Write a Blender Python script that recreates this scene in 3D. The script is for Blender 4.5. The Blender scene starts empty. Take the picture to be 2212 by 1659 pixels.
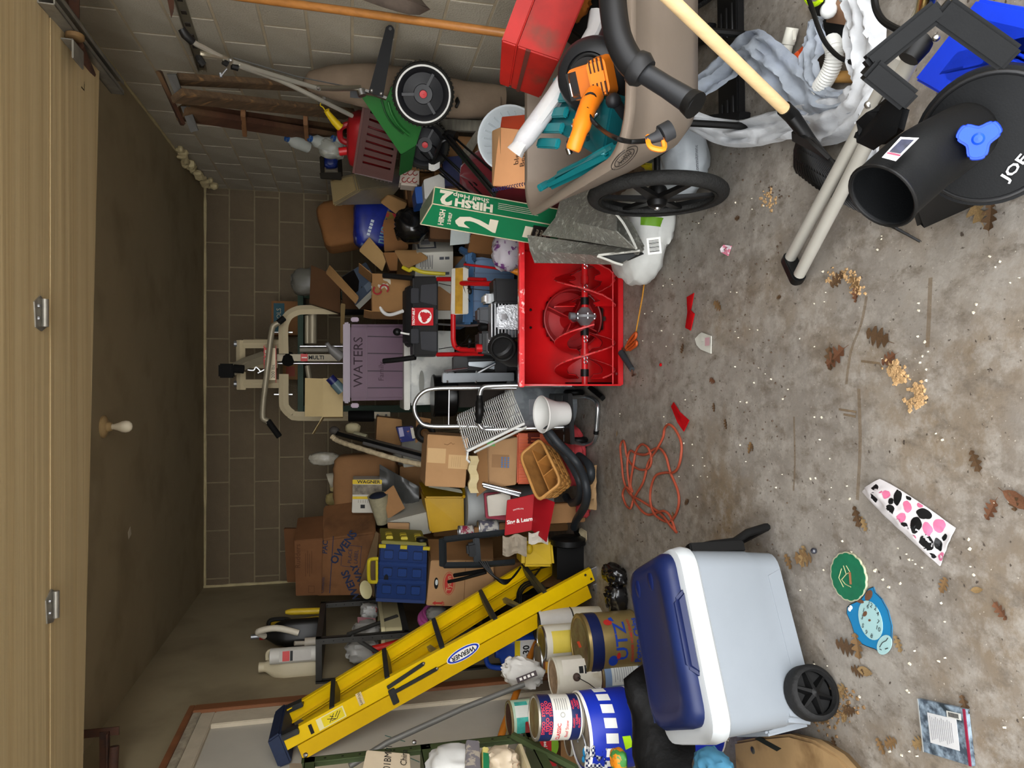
import bpy,bmesh,math,random
from mathutils import Vector as V,Matrix as Mx,noise
R=math.radians;PI=math.pi;sin=math.sin;cos=math.cos
rnd=random.Random(7)
sc=bpy.context.scene
C=sc.collection
# camera, sky, exposure
F=1534.0;TH=R(12.75);CZ=1.3
FWD=V((0,cos(TH),-sin(TH)));UP=V((0,sin(TH),cos(TH)));RT=V((1,0,0));EYE=V((0,0,CZ))
cd=bpy.data.cameras.new('camera');cam=bpy.data.objects.new('camera',cd);C.objects.link(cam)
cd.sensor_fit='HORIZONTAL';cd.sensor_width=36;cd.lens=36*F/2212;cd.clip_start=.02
m=Mx.Identity(4)
for i,a in enumerate((-UP,RT,-FWD,EYE)):
 for j in range(3):m[j][i]=a[j]
cam.matrix_world=m
sc.camera=cam
w=bpy.data.worlds.new('overcast_sky');sc.world=w;w.use_nodes=True
nt=w.node_tree;nt.nodes.clear()
wo=nt.nodes.new('ShaderNodeOutputWorld');bg=nt.nodes.new('ShaderNodeBackground')
tc=nt.nodes.new('ShaderNodeTexCoord');sx=nt.nodes.new('ShaderNodeSeparateXYZ');cr=nt.nodes.new('ShaderNodeValToRGB')
nt.links.new(tc.outputs['Generated'],sx.inputs[0]);nt.links.new(sx.outputs[2],cr.inputs[0])
cr.color_ramp.elements[0].position=0;cr.color_ramp.elements[0].color=(1.25,1.26,1.27,1)
cr.color_ramp.elements[1].position=.8;cr.color_ramp.elements[1].color=(.55,.56,.58,1)
nt.links.new(cr.outputs[0],bg.inputs[0]);bg.inputs[1].default_value=3.0
nt.links.new(bg.outputs[0],wo.inputs[0])
vs=sc.view_settings;vs.view_transform='Standard';vs.look='None';vs.gamma=1;vs.use_curve_mapping=False
vs.exposure=1.35
sc.cycles.max_bounces=10;sc.cycles.diffuse_bounces=7;sc.cycles.transparent_max_bounces=12
sc.cycles.use_denoising=True
# where a point of the photograph lies
def ray(x,y):return FWD+RT*((829.5-y)/F)-UP*((x-1106)/F)
def P(x,y,Y):d=ray(x,y);return EYE+d*(Y/d.y)
def G(x,y,z=0.0):d=ray(x,y);return EYE+d*((z-CZ)/d.z)
def W(x,y,X):d=ray(x,y);return EYE+d*(X/d.x)
# materials
def lin(h):
 h=h.lstrip('#')
 if len(h)==3:h=''.join(c*2 for c in h)
 o=[]
 for i in(0,2,4):
  c=int(h[i:i+2],16)/255
  o.append(c/12.92 if c<.04045 else((c+.055)/1.055)**2.4)
 return tuple(o)+(1,)
MATS={}
def mt(col,rough=.55,metal=0,var=.12,scale=6,col2=None,mix=(.45,.65),bump=0,bscale=60,trans=0,alpha=1,spec=.3,emit=0,stretch=None,coat=0,sheen=0,col3=None,mix3=(.6,.7),scale3=2.5):
 key=(col,rough,metal,var,scale,col2,mix,bump,bscale,trans,alpha,spec,emit,stretch,coat,sheen,col3,mix3,scale3)
 if key in MATS:return MATS[key]
 mm=bpy.data.materials.new('mat_%03d'%len(MATS));MATS[key]=mm;mm.use_nodes=True
 nt=mm.node_tree;N=nt.nodes;L=nt.links;b=N['Principled BSDF']
 b.inputs['Roughness'].default_value=rough;b.inputs['Metallic'].default_value=metal
 b.inputs['Specular IOR Level'].default_value=spec
 if trans:b.inputs['Transmission Weight'].default_value=trans;b.inputs['IOR'].default_value=1.25
 if alpha<1:b.inputs['Alpha'].default_value=alpha
 if coat:b.inputs['Coat Weight'].default_value=coat
 if sheen:b.inputs['Sheen Weight'].default_value=sheen
 c=lin(col)
 tc=N.new('ShaderNodeTexCoord');src=tc.outputs['Object']
 if stretch:
  mp=N.new('ShaderNodeMapping');mp.inputs['Scale'].default_value=stretch
  L.new(src,mp.inputs[0]);src=mp.outputs[0]
 nz=N.new('ShaderNodeTexNoise');nz.inputs['Scale'].default_value=scale;nz.inputs['Detail'].default_value=6
 nz.inputs['Roughness'].default_value=.62
 L.new(src,nz.inputs[0])
 rp=N.new('ShaderNodeValToRGB');L.new(nz.outputs[0],rp.inputs[0])
 e=rp.color_ramp.elements
 if col2:
  e[0].position,e[1].position=mix;e[0].color=c;e[1].color=lin(col2)
 else:
  e[0].position,e[1].position=.3,.7
  e[0].color=tuple(k*(1-var)for k in c[:3])+(1,);e[1].color=tuple(min(1,k*(1+var))for k in c[:3])+(1,)
 out=rp.outputs[0]
 if col3:
  n3=N.new('ShaderNodeTexNoise');n3 .inputs['Scale'].default_value=scale3;n3 .inputs['Detail'].default_value=8
  L.new(src,n3 .inputs[0]);r3=N.new('ShaderNodeValToRGB');L.new(n3 .outputs[0],r3 .inputs[0])
  r3 .color_ramp.elements[0].position,r3 .color_ramp.elements[1].position=mix3
  mx=N.new('ShaderNodeMix');mx.data_type='RGBA'
  L.new(r3 .outputs[0],mx.inputs[0]);L.new(out,mx.inputs[6]);mx.inputs[7].default_value=lin(col3);out=mx.outputs[2]
 L.new(out,b.inputs['Base Color'])
 if emit:b.inputs['Emission Strength'].default_value=emit;L.new(out,b.inputs['Emission Color'])
 if bump:
  n2=N.new('ShaderNodeTexNoise');n2 .inputs['Scale'].default_value=bscale;n2 .inputs['Detail'].default_value=5
  L.new(src,n2 .inputs[0]);bp=N.new('ShaderNodeBump');bp.inputs['Strength'].default_value=bump;bp.inputs['Distance'].default_value=.01
  L.new(n2 .outputs[0],bp.inputs['Height']);L.new(bp.outputs[0],b.inputs['Normal'])
 return mm
 # mesh building
WL={}
def fr(o,xd,zd):
 z=V(zd).normalized();x=V(xd);x=(x-z*x.dot(z)).normalized();y=z.cross(x);o=V(o)
 return Mx(((x.x,y.x,z.x,o.x),(x.y,y.y,z.y,o.y),(x.z,y.z,z.z,o.z),(0,0,0,1)))
def frx(o,xd,zd):
 x=V(xd).normalized();z=V(zd);return fr(o,x,z-x*z.dot(x))
def at(o,rz=0,rx=0,ry=0):return Mx.Translation(V(o))@Mx.Rotation(R(rz),4,'Z')@Mx.Rotation(R(rx),4,'X')@Mx.Rotation(R(ry),4,'Y')
def smoothpath(pts,n=6,closed=False):
 pts=[V(p)for p in pts];out=[];k=len(pts)
 for i in range(k if closed else k-1):
  g=(lambda j:pts[j%k])if closed else(lambda j:pts[max(0,min(k-1,j))])
  a,b,c,d=g(i-1),g(i),g(i+1),g(i+2)
  for s in range(n):
   t=s/n
   out.append(.5*((2*b)+(c-a)*t+(2*a-5*b+4*c-d)*t*t+(3*b-a-3*c+d)*t**3))
 if not closed:out.append(pts[-1])
 return out
class MB:
 def __init__(s,M=None):s.v=[];s.f=[];s.M=M if M is not None else Mx.Identity(4)
 def add(s,vs,fs,M=None):
  T=s.M@M if M is not None else s.M;n=len(s.v)
  s.v+=[T@V(p)for p in vs];s.f+=[tuple(i+n for i in f)for f in fs];return s
 def box(s,c,d,M=None):
  x,y,z=d[0]/2,d[1]/2,d[2]/2
  return s.add([(c[0]+i*x,c[1]+j*y,c[2]+k*z)for i in(-1,1)for j in(-1,1)for k in(-1,1)],[(0,1,3,2),(4,6,7,5),(0,4,5,1),(2,3,7,6),(0,2,6,4),(1,5,7,3)],M)
 def b2(s,a,b,M=None):return s.box([(p+q)/2 for p,q in zip(a,b)],[abs(q-p)for p,q in zip(a,b)],M)
 def hexa(s,p):return s.add(p,[(0,3,2,1),(4,5,6,7),(0,1,5,4),(1,2,6,5),(2,3,7,6),(3,0,4,7)])
 def prism(s,poly,z0,z1,M=None,taper=1):
  n=len(poly);cx=sum(p[0]for p in poly)/n;cy=sum(p[1]for p in poly)/n
  vs=[(p[0],p[1],z0)for p in poly]+[(cx+(p[0]-cx)*taper,cy+(p[1]-cy)*taper,z1)for p in poly]
  return s.add(vs,[tuple(range(n-1,-1,-1)),tuple(range(n,2*n))]+[(i,(i+1)%n,n+(i+1)%n,n+i)for i in range(n)],M)
 def tube(s,pts,r,seg=8,closed=False,flat=1,up=None):
  pts=[V(p)for p in pts];n=len(pts);rr=r if isinstance(r,(list,tuple))else[r]*n
  vs=[];pn=None
  for i,p in enumerate(pts):
   a=pts[(i-1)%n]if(i or closed)else p;b=pts[(i+1)%n]if(i<n-1 or closed)else p
   t=(b-a)
   t=t.normalized()if t.length>1e-9 else V((0,0,1))
   if pn is None:
    u=V(up)if up is not None else(V((0,0,1))if abs(t.z)<.9 else V((1,0,0)))
    pn=(u-t*u.dot(t)).normalized()
   else:pn=(pn-t*pn.dot(t)).normalized()
   q=t.cross(pn)
   for k in range(seg):
    an=2*PI*k/seg;vs.append(p+pn*(cos(an)*rr[i]*flat)+q*(sin(an)*rr[i]))
  fs=[]
  for i in range(n if closed else n-1):
   j=(i+1)%n
   for k in range(seg):fs.append((i*seg+k,i*seg+(k+1)%seg,j*seg+(k+1)%seg,j*seg+k))
  if not closed:fs+=[tuple(range(seg-1,-1,-1)),tuple(range((n-1)*seg,n*seg))]
  return s.add(vs,fs)
 def rod(s,a,b,r,seg=10,r2=None):return s.tube([a,b],[r,r if r2 is None else r2],seg)
 def lathe(s,prof,seg=24,M=None,a0=0,a1=360,close=True):
  vs=[];full=a1-a0>=360;k=seg if full else seg+1
  for(r,z)in prof:
   for i in range(k):
    an=R(a0+(a1-a0)*i/seg);vs.append((r*cos(an),r*sin(an),z))
  fs=[]
  for j in range(len(prof)-1):
   for i in range(seg):
    i2=(i+1)%k;fs.append((j*k+i,j*k+i2,(j+1)*k+i2,(j+1)*k+i))
  if close and full:
   if prof[0][0]>1e-6:fs.append(tuple(range(k-1,-1,-1)))
   if prof[-1][0]>1e-6:fs.append(tuple((len(prof)-1)*k+i for i in range(k)))
  return s.add(vs,fs,M)
 def torus(s,Rr,r,seg=28,sub=10,M=None,a0=0,a1=360):
  pts=[(Rr*cos(R(a0+(a1-a0)*i/seg)),Rr*sin(R(a0+(a1-a0)*i/seg)),0)for i in range(seg if a1-a0>=360 else seg+1)]
  t=MB();t.tube(pts,r,sub,closed=a1-a0>=360,up=(0,0,1));return s.add(t.v,t.f,M)
 def ball(s,c,r,seg=12,M=None):
  r=r if isinstance(r,(list,tuple))else(r,r,r);h=seg//2
  pr=[(sin(PI*i/h),-cos(PI*i/h))for i in range(h+1)]
  t=MB();t.lathe([(max(p,1e-5),z)for p,z in pr],seg,close=False)
  return s.add([(c[0]+p.x*r[0],c[1]+p.y*r[1],c[2]+p.z*r[2])for p in t.v],t.f,M)
 def grid(s,g,th=0,M=None,dirn=None):
  nr=len(g);nc=len(g[0]);vs=[V(p)for row in g for p in row]
  fs=[(i*nc+j,i*nc+j+1,(i+1)*nc+j+1,(i+1)*nc+j)for i in range(nr-1)for j in range(nc-1)]
  if th:
   d=V(dirn)if dirn is not None else None;nn=[]
   for i in range(nr):
    for j in range(nc):
     if d:nn.append(d);continue
     a=vs[min(i+1,nr-1)*nc+j]-vs[max(i-1,0)*nc+j];b=vs[i*nc+min(j+1,nc-1)]-vs[i*nc+max(j-1,0)]
     q=a.cross(b);nn.append(q.normalized()if q.length>1e-12 else V((0,0,1)))
   n=len(vs);vs+=[p+q*th for p,q in zip(vs,nn)]
   fs+=[tuple(k+n for k in reversed(f))for f in fs[:]]
   bd=[i for i in range(nc)]+[i*nc+nc-1 for i in range(1,nr)]+[(nr-1)*nc+j for j in range(nc-2,-1,-1)]+[i*nc for i in range(nr-2,0,-1)]
   for a,b in zip(bd,bd[1:]+bd[:1]):fs.append((a,b,b+n,a+n))
  return s.add(vs,fs,M)
 def mesh(s,name,off):
  me=bpy.data.meshes.new(name);me.from_pydata([p-off for p in s.v],[],s.f);return me
 def build(s,name,mat,parent=None,smooth=40,bevel=0,bseg=2,sub=0):
  xs=[p.x for p in s.v];ys=[p.y for p in s.v];zs=[p.z for p in s.v]
  off=V(((min(xs)+max(xs))/2,(min(ys)+max(ys))/2,min(zs)))
  me=s.mesh(name,off)
  bm=bmesh.new();bm.from_mesh(me)
  bmesh.ops.recalc_face_normals(bm,faces=bm.faces)
  if bevel:
   ed=[e for e in bm.edges if len(e.link_faces)==2 and e.calc_face_angle(0)>R(35)]
   bmesh.ops.bevel(bm,geom=ed,offset=bevel,segments=bseg,affect='EDGES',clamp_overlap=True)
  bm.to_mesh(me);bm.free()
  if smooth:
   me.shade_smooth();me.set_sharp_from_angle(angle=R(smooth))
  if mat:me.materials.append(mat)
  o=bpy.data.objects.new(name,me);C.objects.link(o)
  if parent is not None:o.parent=parent;o.location=off-WL[parent.name]
  else:o.location=off
  WL[o.name]=off
  if sub:
   md=o.modifiers.new('sub','SUBSURF');md.levels=md.render_levels=sub
  return o
def tag(o,label,cat,group=None,kind=None):
 o['label']=label;o['category']=cat
 if group:o['group']=group
 if kind:o['kind']=kind
 return o
def T(name,loc,label,cat,group=None):
 o=bpy.data.objects.new(name,None);C.objects.link(o);o.location=loc;o.empty_display_size=.1;WL[o.name]=V(loc)
 return tag(o,label,cat,group)
def lab(o,label):o['label']=label;return o
def struct(o):o['kind']='structure';return o
def text(s,M,size,mat,parent,name='lettering',bend=0,bold=0,shear=0,sx=1,align='CENTER',arc=0):
 cu=bpy.data.curves.new('t','FONT');cu.body=s;cu.size=size;cu.align_x=align;cu.align_y='CENTER';cu.resolution_u=2
 cu.offset=bold*size;cu.shear=shear
 to=bpy.data.objects.new('t',cu);C.objects.link(to)
 me=bpy.data.meshes.new_from_object(to)
 C.objects.unlink(to);bpy.data.objects.remove(to);bpy.data.curves.remove(cu)
 if bend:
  bm=bmesh.new();bm.from_mesh(me)
  for _ in range(3):
   bmesh.ops.triangulate(bm,faces=bm.faces)
   le=[e for e in bm.edges if e.calc_length()>bend*.12]
   if not le:break
   bmesh.ops.subdivide_edges(bm,edges=le,cuts=1)
  bm.to_mesh(me);bm.free()
 mb=MB();vs=[]
 for v in me.vertices:
  x,y=v.co.x*sx,v.co.y
  if bend:p=V((bend*sin(x/bend),y,bend*cos(x/bend)-bend+.0008))
  elif arc:p=V(((arc+y)*sin(x/arc),(arc+y)*cos(x/arc)-arc,.0008))
  else:p=V((x,y,.0008))
  vs.append(M@p)
 fs=[tuple(p.vertices)for p in me.polygons];bpy.data.meshes.remove(me)
 if not vs:return None
 mb.v=vs;mb.f=fs
 return mb.build(name,mat,parent,smooth=0)
def decal(M,w,h,mat,parent,name='label',bend=0,lift=.0006):
 n=12 if bend else 1;g=[]
 for j in(-.5,.5):
  row=[]
  for i in range(n+1):
   x=(i/n-.5)*w
   row.append((bend*sin(x/bend),j*h,bend*cos(x/bend)-bend+lift)if bend else(x,j*h,lift))
  g.append(row)
 return MB(M).grid(g).build(name,mat,parent)
def poly(M,pts,mat,parent,name='mark',z=.0008,th=.0006):
 return MB(M).prism(pts,z-th,z).build(name,mat,parent,smooth=0)
def ell(a,b,n=28,cx=0,cy=0):return[(cx+a*cos(2*PI*i/n),cy+b*sin(2*PI*i/n))for i in range(n)]
def rrect(w,h,r,n=4,cx=0,cy=0):
 o=[]
 for(sx_,sy_,a)in((1,1,0),(-1,1,90),(-1,-1,180),(1,-1,270)):
  for i in range(n+1):
   t=R(a+90*i/n);o.append((cx+sx_*(w/2-r)+r*cos(t),cy+sy_*(h/2-r)+r*sin(t)))
 return o
def nz(p,s=1.0,o=0.0):return noise.noise(V((p[0]*s+o,p[1]*s+o*1.7,p[2]*s-o)))
def ridge(p,s,o):return 1-abs(noise.noise(V((p[0]*s+o,p[1]*s+o*1.7,p[2]*s-o))))*2
def crumple(name,M,dims,mat,parent=None,seed=0,amp=.18,fr_=3.0,seg=32,power=2.6,taper=0,floor=None,ridgy=.6):
 mb=MB();h=seg//2;vs=[]
 for i in range(h+1):
  for j in range(seg):
   a=PI*i/h-PI/2;b=2*PI*j/seg
   f=lambda c:math.copysign(abs(c)**(2/power),c)
   p=V((f(cos(a))*f(cos(b)),f(cos(a))*f(sin(b)),f(sin(a))))
   k=1+amp*((1-ridgy)*nz(p,fr_,seed*3.1)+ridgy*(ridge(p,fr_,seed*5.3)-.6)+.45*(ridge(p,fr_*2.3,seed*2.2)-.6))
   q=V((p.x*k*(1-taper*(p.z*.5+.5))*dims[0]/2,p.y*k*(1-taper*(p.z*.5+.5))*dims[1]/2,p.z*k*dims[2]/2+dims[2]/2))
   q=M@q
   if floor is not None and q.z<floor:q.z=floor
   vs.append(q)
 fs=[(i*seg+j,i*seg+(j+1)%seg,(i+1)*seg+(j+1)%seg,(i+1)*seg+j)for i in range(h)for j in range(seg)]
 mb.v=vs;mb.f=fs
 return mb.build(name,mat,parent,smooth=60)
def carton(name,M,w,d,h,mat,label,cat='box',flaps=(),open_=False,inner=None,bev=.004,tape=None,group=None,th=.005):
 if not open_:
  o=MB(M).box((0,0,h/2),(w,d,h)).build(name,mat,None,bevel=bev)
  root=o
 else:
  b=MB(M)
  b.box((0,0,th/2),(w,d,th));b.box((0,-d/2+th/2,h/2+th/2),(w,th,h-th));b.box((0,d/2-th/2,h/2+th/2),(w,th,h-th))
  b.box((-w/2+th/2,0,h/2+th/2),(th,d-2*th,h-th));b.box((w/2-th/2,0,h/2+th/2),(th,d-2*th,h-th))
  root=b.build(name,mat,None)
 tag(root,label,cat,group)
 for(side,ang,ln)in flaps:
  L_=w if side in 'fb' else d
  Mf={'f':at((0,-d/2,h),0),'b':at((0,d/2,h),180),'l':at((-w/2,0,h),-90),'r':at((w/2,0,h),90)}[side]
  Mf=M@Mf@Mx.Rotation(R(ang),4,'X')
  MB(Mf).b2((-L_/2+.003,0,0),(L_/2-.003,.004,ln)).build('flap',mat,root)
 return root
def can(name,base,r,h,body,lid,label,cat='can',tilt=None,seg=32,rim=None,group=None,lidin=.006):
 M=tilt if tilt is not None else Mx.Translation(V(base))
 o=MB(M).lathe([(r*.985,0),(r,.006),(r,h-.006),(r*.985,h)],seg).build(name,body,None)
 tag(o,label,cat,group)
 MB(M).lathe([(r*.86,h-lidin),(r*.9,h-lidin),(r*.93,h+.003),(r*.97,h+.004),(r*1.01,h),(r*1.01,h-.005),(r*.99,h-.007)],seg,close=False).build('rim',rim or lid,o)
 MB(M).lathe([(.0001,h+.0012),(r*.45,h+.0012),(r*.5,h+.0026),(r*.86,h+.0012)],seg,close=False).build('lid',lid,o)
 MB(M).torus(r,.003,seg,6,Mx.Translation((0,0,.004))).build('bottom_rim',rim or lid,o)
 return o
CARD=mt('#a07c56',.8,var=.1,scale=5,bump=.06,bscale=120)
CARD2=mt('#8a6540',.85,var=.12,scale=4,bump=.06,bscale=100)
CARD3=mt('#b08a60',.8,var=.1,scale=7,bump=.05,bscale=120)
BLACKP=mt('#0b0b0b',.45,var=.2,scale=30,spec=.22)
BLACKM=mt('#101011',.35,metal=.0,var=.1)
WHITEP=mt('#dcdcd8',.45,var=.05)
STEEL=mt('#b9bbbd',.28,metal=1,var=.06)
DULLST=mt('#9a9ca0',.42,metal=.9,var=.1)
RED=mt('#b01418',.35,var=.12,coat=.1)
INK=mt('#141414',.6)
# the room
XL,XR,YB,YF,H=-1.72,1.66,6.42,.75,2.515
def floor_material():
 mm=bpy.data.materials.new('concrete_floor');mm.use_nodes=True;nt=mm.node_tree;N=nt.nodes;L=nt.links;b=N['Principled BSDF']
 tc=N.new('ShaderNodeTexCoord')
 def no(scale,det=8,rough=.6,off=(0,0,0),st=(1,1,1)):
  mp=N.new('ShaderNodeMapping');mp.inputs['Location'].default_value=off;mp.inputs['Scale'].default_value=st;L.new(tc.outputs['Object'],mp.inputs[0])
  n=N.new('ShaderNodeTexNoise');n.inputs['Scale'].default_value=scale;n.inputs['Detail'].default_value=det;n.inputs['Roughness'].default_value=rough
  L.new(mp.outputs[0],n.inputs[0]);return n.outputs[0]
 def ramp(src,p0,p1,c0=(0,0,0,1),c1=(1,1,1,1)):
  r=N.new('ShaderNodeValToRGB');L.new(src,r.inputs[0]);e=r.color_ramp.elements;e[0].position=p0;e[1].position=p1;e[0].color=c0;e[1].color=c1;return r.outputs[0]
 def mix(f,a,bb):
  x=N.new('ShaderNodeMix');x.data_type='RGBA'
  L.new(f,x.inputs[0])
  if isinstance(a,tuple):x.inputs[6].default_value=a
  else:L.new(a,x.inputs[6])
  if isinstance(bb,tuple):x.inputs[7].default_value=bb
  else:L.new(bb,x.inputs[7])
  return x.outputs[2]
 c=ramp(no(3.2),.3,.72,lin('#69625a'),lin('#8b857c'))
 c=mix(ramp(no(1.3,5,.6,(3,1,0)),.5,.68),c,lin('#74634c'))
 c=mix(ramp(no(7,8,.7,(9,4,0)),.58,.74),c,lin('#a39d94'))
 c=mix(ramp(no(2.1,6,.65,(5,8,0),(1,1,1)),.64,.74),c,lin('#544737'))
 c=mix(ramp(no(14,9,.75,(4,9,0)),.46,.66),c,lin('#918b82'))
 c=mix(ramp(no(19,9,.75,(14,2,0),(1,.6,1)),.5,.68),c,lin('#5f564b'))
 c=mix(ramp(no(60,3,.5,(1,2,0)),.66,.72),c,lin('#40372f'))
 c=mix(ramp(no(150,2,.5,(7,2,0)),.715,.75),c,lin('#b8b0a2'))
 sep=N.new('ShaderNodeSeparateXYZ');L.new(tc.outputs['Object'],sep.inputs[0])
 L.new(c,b.inputs['Base Color'])
 rr=ramp(no(4,6,.6,(2,2,0)),.35,.7,(.45,.45,.45,1),(.8,.8,.8,1));L.new(rr,b.inputs['Roughness'])
 bp=N.new('ShaderNodeBump');bp.inputs['Strength'].default_value=.25;bp.inputs['Distance'].default_value=.006
 L.new(no(45,8,.7),bp.inputs['Height']);L.new(bp.outputs[0],b.inputs['Normal'])
 return mm
g=[]
fl=MB().b2((XL-.1,YF-.1,-.1),(XR+.1,YB+.1,0)).build('floor',floor_material(),None,smooth=0);struct(fl)
dv=MB().b2((-9,-9,-.12),(9,YF-.1,-.005)).build('bounce_driveway',mt('#b0aaa0',.8,var=.2,scale=2),None,smooth=0);struct(dv)  # unseen ground outside, added and kept pale to bounce daylight indoors
PLAS=mt('#94876c',.75,var=.08,scale=2.2,col3='#7c6f57',mix3=(.5,.75),bump=.05,bscale=25)
cl=MB().b2((XL-.1,YF-.1,H),(XR+.1,YB+.1,H+.1)).build('ceiling',mt('#9c8e72',.75,var=.07,scale=1.6,col3='#7f7157',mix3=(.5,.8),bump=.05,bscale=25),None,smooth=0);struct(cl)
wl=MB().b2((XL-.1,YF,0),(XL,YB,H)).build('wall_left',PLAS,None,smooth=0);struct(wl)
MORT=mt('#a0927a',.9,var=.15,scale=8,bump=.3,bscale=90)
wb=MB().b2((XL-.1,YB,0),(XR+.1,YB+.1,H)).build('wall_back',mt('#7f725a',.9,var=.15,scale=8,bump=.3,bscale=90),None,smooth=0);struct(wb)
wr=MB().b2((XR,YF,0),(XR+.1,YB,H)).build('wall_right',MORT,None,smooth=0);struct(wr)
wf=MB().b2((XL-.1,YF-.1,0),(-1.6,YF,H)).b2((1.55,YF-.1,0),(XR+.1,YF,H)).b2((-1.6,YF-.1,2.25),(1.55,YF,H)).build('wall_front',PLAS,None,smooth=0);struct(wf)
BLK=mt('#5f5342',.92,var=.2,scale=3,col2='#6c5e4a',mix=(.35,.7),bump=.45,bscale=110)
BLK2=mt('#948c7c',.92,var=.18,scale=2,col2='#a8a090',mix=(.35,.7),bump=.45,bscale=110)
def blocks(wall,axis,rows,lo,hi,joint,mat):
 sizes={}
 for r in rows:
  z1=H-.2032*r;z0=max(z1-.2032,0)
  off=joint+(.2032 if r%2 else 0)
  k=math.floor((lo-off)/.4064)
  while off+k*.4064<hi-.03:
   a=max(lo,off+k*.4064);b=min(hi,off+(k+1)*.4064);k+=1
   if b-a<.05:continue
   key=(round(b-a,3),round(z1-z0,3),axis)
   if key not in sizes:
    w_,h_=b-a-.012,z1-z0-.012
    bm=bmesh.new();bmesh.ops.create_cube(bm,size=1)
    for v in bm.verts:v.co=V((v.co.x*w_,v.co.y*.02,v.co.z*h_))if axis=='x' else V((v.co.x*.02,v.co.y*w_,v.co.z*h_))
    bmesh.ops.bevel(bm,geom=list(bm.edges),offset=.003,segments=1,affect='EDGES')
    me=bpy.data.meshes.new('concrete_block');bm.to_mesh(me);bm.free();me.materials.append(mat);sizes[key]=me
   o=bpy.data.objects.new('concrete_block',sizes[key]);C.objects.link(o);o.parent=wall
   c=V(((a+b)/2,YB+.0065,(z0+z1)/2))if axis=='x' else V((XR+.0065,(a+b)/2,(z0+z1)/2))
   o.location=c-WL[wall.name]
blocks(wb,'x',range(0,11),XL,XR,.79,BLK)
blocks(wr,'y',range(0,12),1.3,YB,.2,BLK2)
FOAM=mt('#b9ab84',.8,var=.15,scale=12,bump=.3)
def bead(name,pts,r,seed,mat=FOAM):
 pts=smoothpath(pts,8);n=len(pts)
 return MB().tube(pts,[r*(1+.7*nz(p,14,seed))for p in pts],7).build(name,mat)
o=bead('trim_1',[(XL+.02,YB-.005,H-.01),(-.8,YB-.005,H-.012),(0,YB-.004,H-.01),(.9,YB-.005,H-.012),(XR,YB-.005,H-.012)],.012,2);struct(o)
o=bead('trim_2',[(XL+.008,YB-.004,H),(XL+.01,YB-.005,2),(XL+.008,YB-.004,1.3),(XL+.008,YB-.004,.8)],.013,5);struct(o)
o=MB().tube([(XR-.012,YB-.02,H-.02),(XR-.016,5.9,H-.012)],.008,6)
fo=bead('trim_3',[(XR-.01,5.95,H-.005),(XR-.008,5,H-.006),(XR-.01,4.2,H-.004),(XR-.008,3.4,H-.006)],.008,9);struct(fo)
b=MB()
for i in range(26):
 y=5.35+i*.038+rnd.uniform(-.01,.01);b.ball((XR-.015-rnd.uniform(0,.03),y,H-.02-rnd.uniform(0,.05)-(i>19)*rnd.uniform(0,.05)),(rnd.uniform(.018,.04),rnd.uniform(.02,.04),rnd.uniform(.018,.04)),8)
tag(b.build('expanding_foam',FOAM),'yellowed blob of expanding foam squeezed out in the ceiling corner','foam',kind='stuff')
WOODR=mt('#7c4f32',.6,var=.25,scale=6,stretch=(1,1,.15))
CASE=mt('#b8ad98',.6,var=.1,scale=10,col3='#8c7f68',mix3=(.62,.72))
d1=MB().b2((XL+.001,2.25,.02),(XL+.012,3.76,1.98)).build('door_1',mt('#b3aea2',.5,var=.06,scale=3),None);struct(d1)
MB().b2((XL,3.90,0),(XL+.05,3.97,2.09)).b2((XL,2.1,2.09),(XL+.05,3.97,2.12)).build('frame',WOODR,d1,bevel=.003)
MB().b2((XL,3.76,0),(XL+.035,3.90,1.98)).build('casing',CASE,d1,bevel=.004)
MB().b2((XL,2.1,1.98),(XL+.035,3.90,2.05)).build('casing',CASE,d1,bevel=.004)
MB().b2((XL,2.1,2.05),(XL+.04,3.90,2.09)).build('lintel',mt('#8d8474',.8,col2='#aca28c',scale=14),d1,bevel=.003)
GREENMARK=mt('#3c5f58',.8)
for(a,bb)in(((1.0,3.35),(1.12,3.2)),((1.14,3.38),(1.0,3.22)),((1.16,3.3),(.99,3.29)),((1.12,3.1),(1.07,2.9)),((1.07,2.9),(1.06,3.02)),((.95,2.95),(1.1,2.93)),((1.1,2.93),(1.02,2.8)),((1.05,3.42),(1.14,3.5))):
 MB().rod((XL+.0125,a[1],a[0]),(XL+.0125,bb[1],bb[0]),.0022,5).build('scribble',GREENMARK,d1)
TAN=mt('#bba780',.6,var=.14,scale=4,stretch=(.12,6,1),col3='#a38d66',mix3=(.45,.75),bump=.25,bscale=5)
zd=2.285
dr=T('door_2',(0,2,zd),None,None);del dr['label'];del dr['category'];dr['kind']='structure'
seams=[.85,1.32,1.72,2.15,2.66,3.12]
for a,bb in zip(seams,seams[1:]):
 sk=.03 if bb==3.12 else.0
 p=MB()
 n=24;g=[]
 x0,x1=-1.60,1.28
 p.hexa([(x0,a+.005,zd),(x1,a+.005,zd),(x1,bb-.003+sk,zd),(x0,bb-.003-.16*(bb==3.12),zd),(x0,a+.005,zd+.045),(x1,a+.005,zd+.045),(x1,bb-.003+sk,zd+.045),(x0,bb-.003-.16*(bb==3.12),zd+.045)])
 p.build('panel',TAN,dr,bevel=.004)
RUST=mt('#4a2f22',.8,var=.3,scale=20,col2='#3a2a24');GALV=mt('#8f8c84',.45,metal=.7,var=.25,scale=14)
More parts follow.
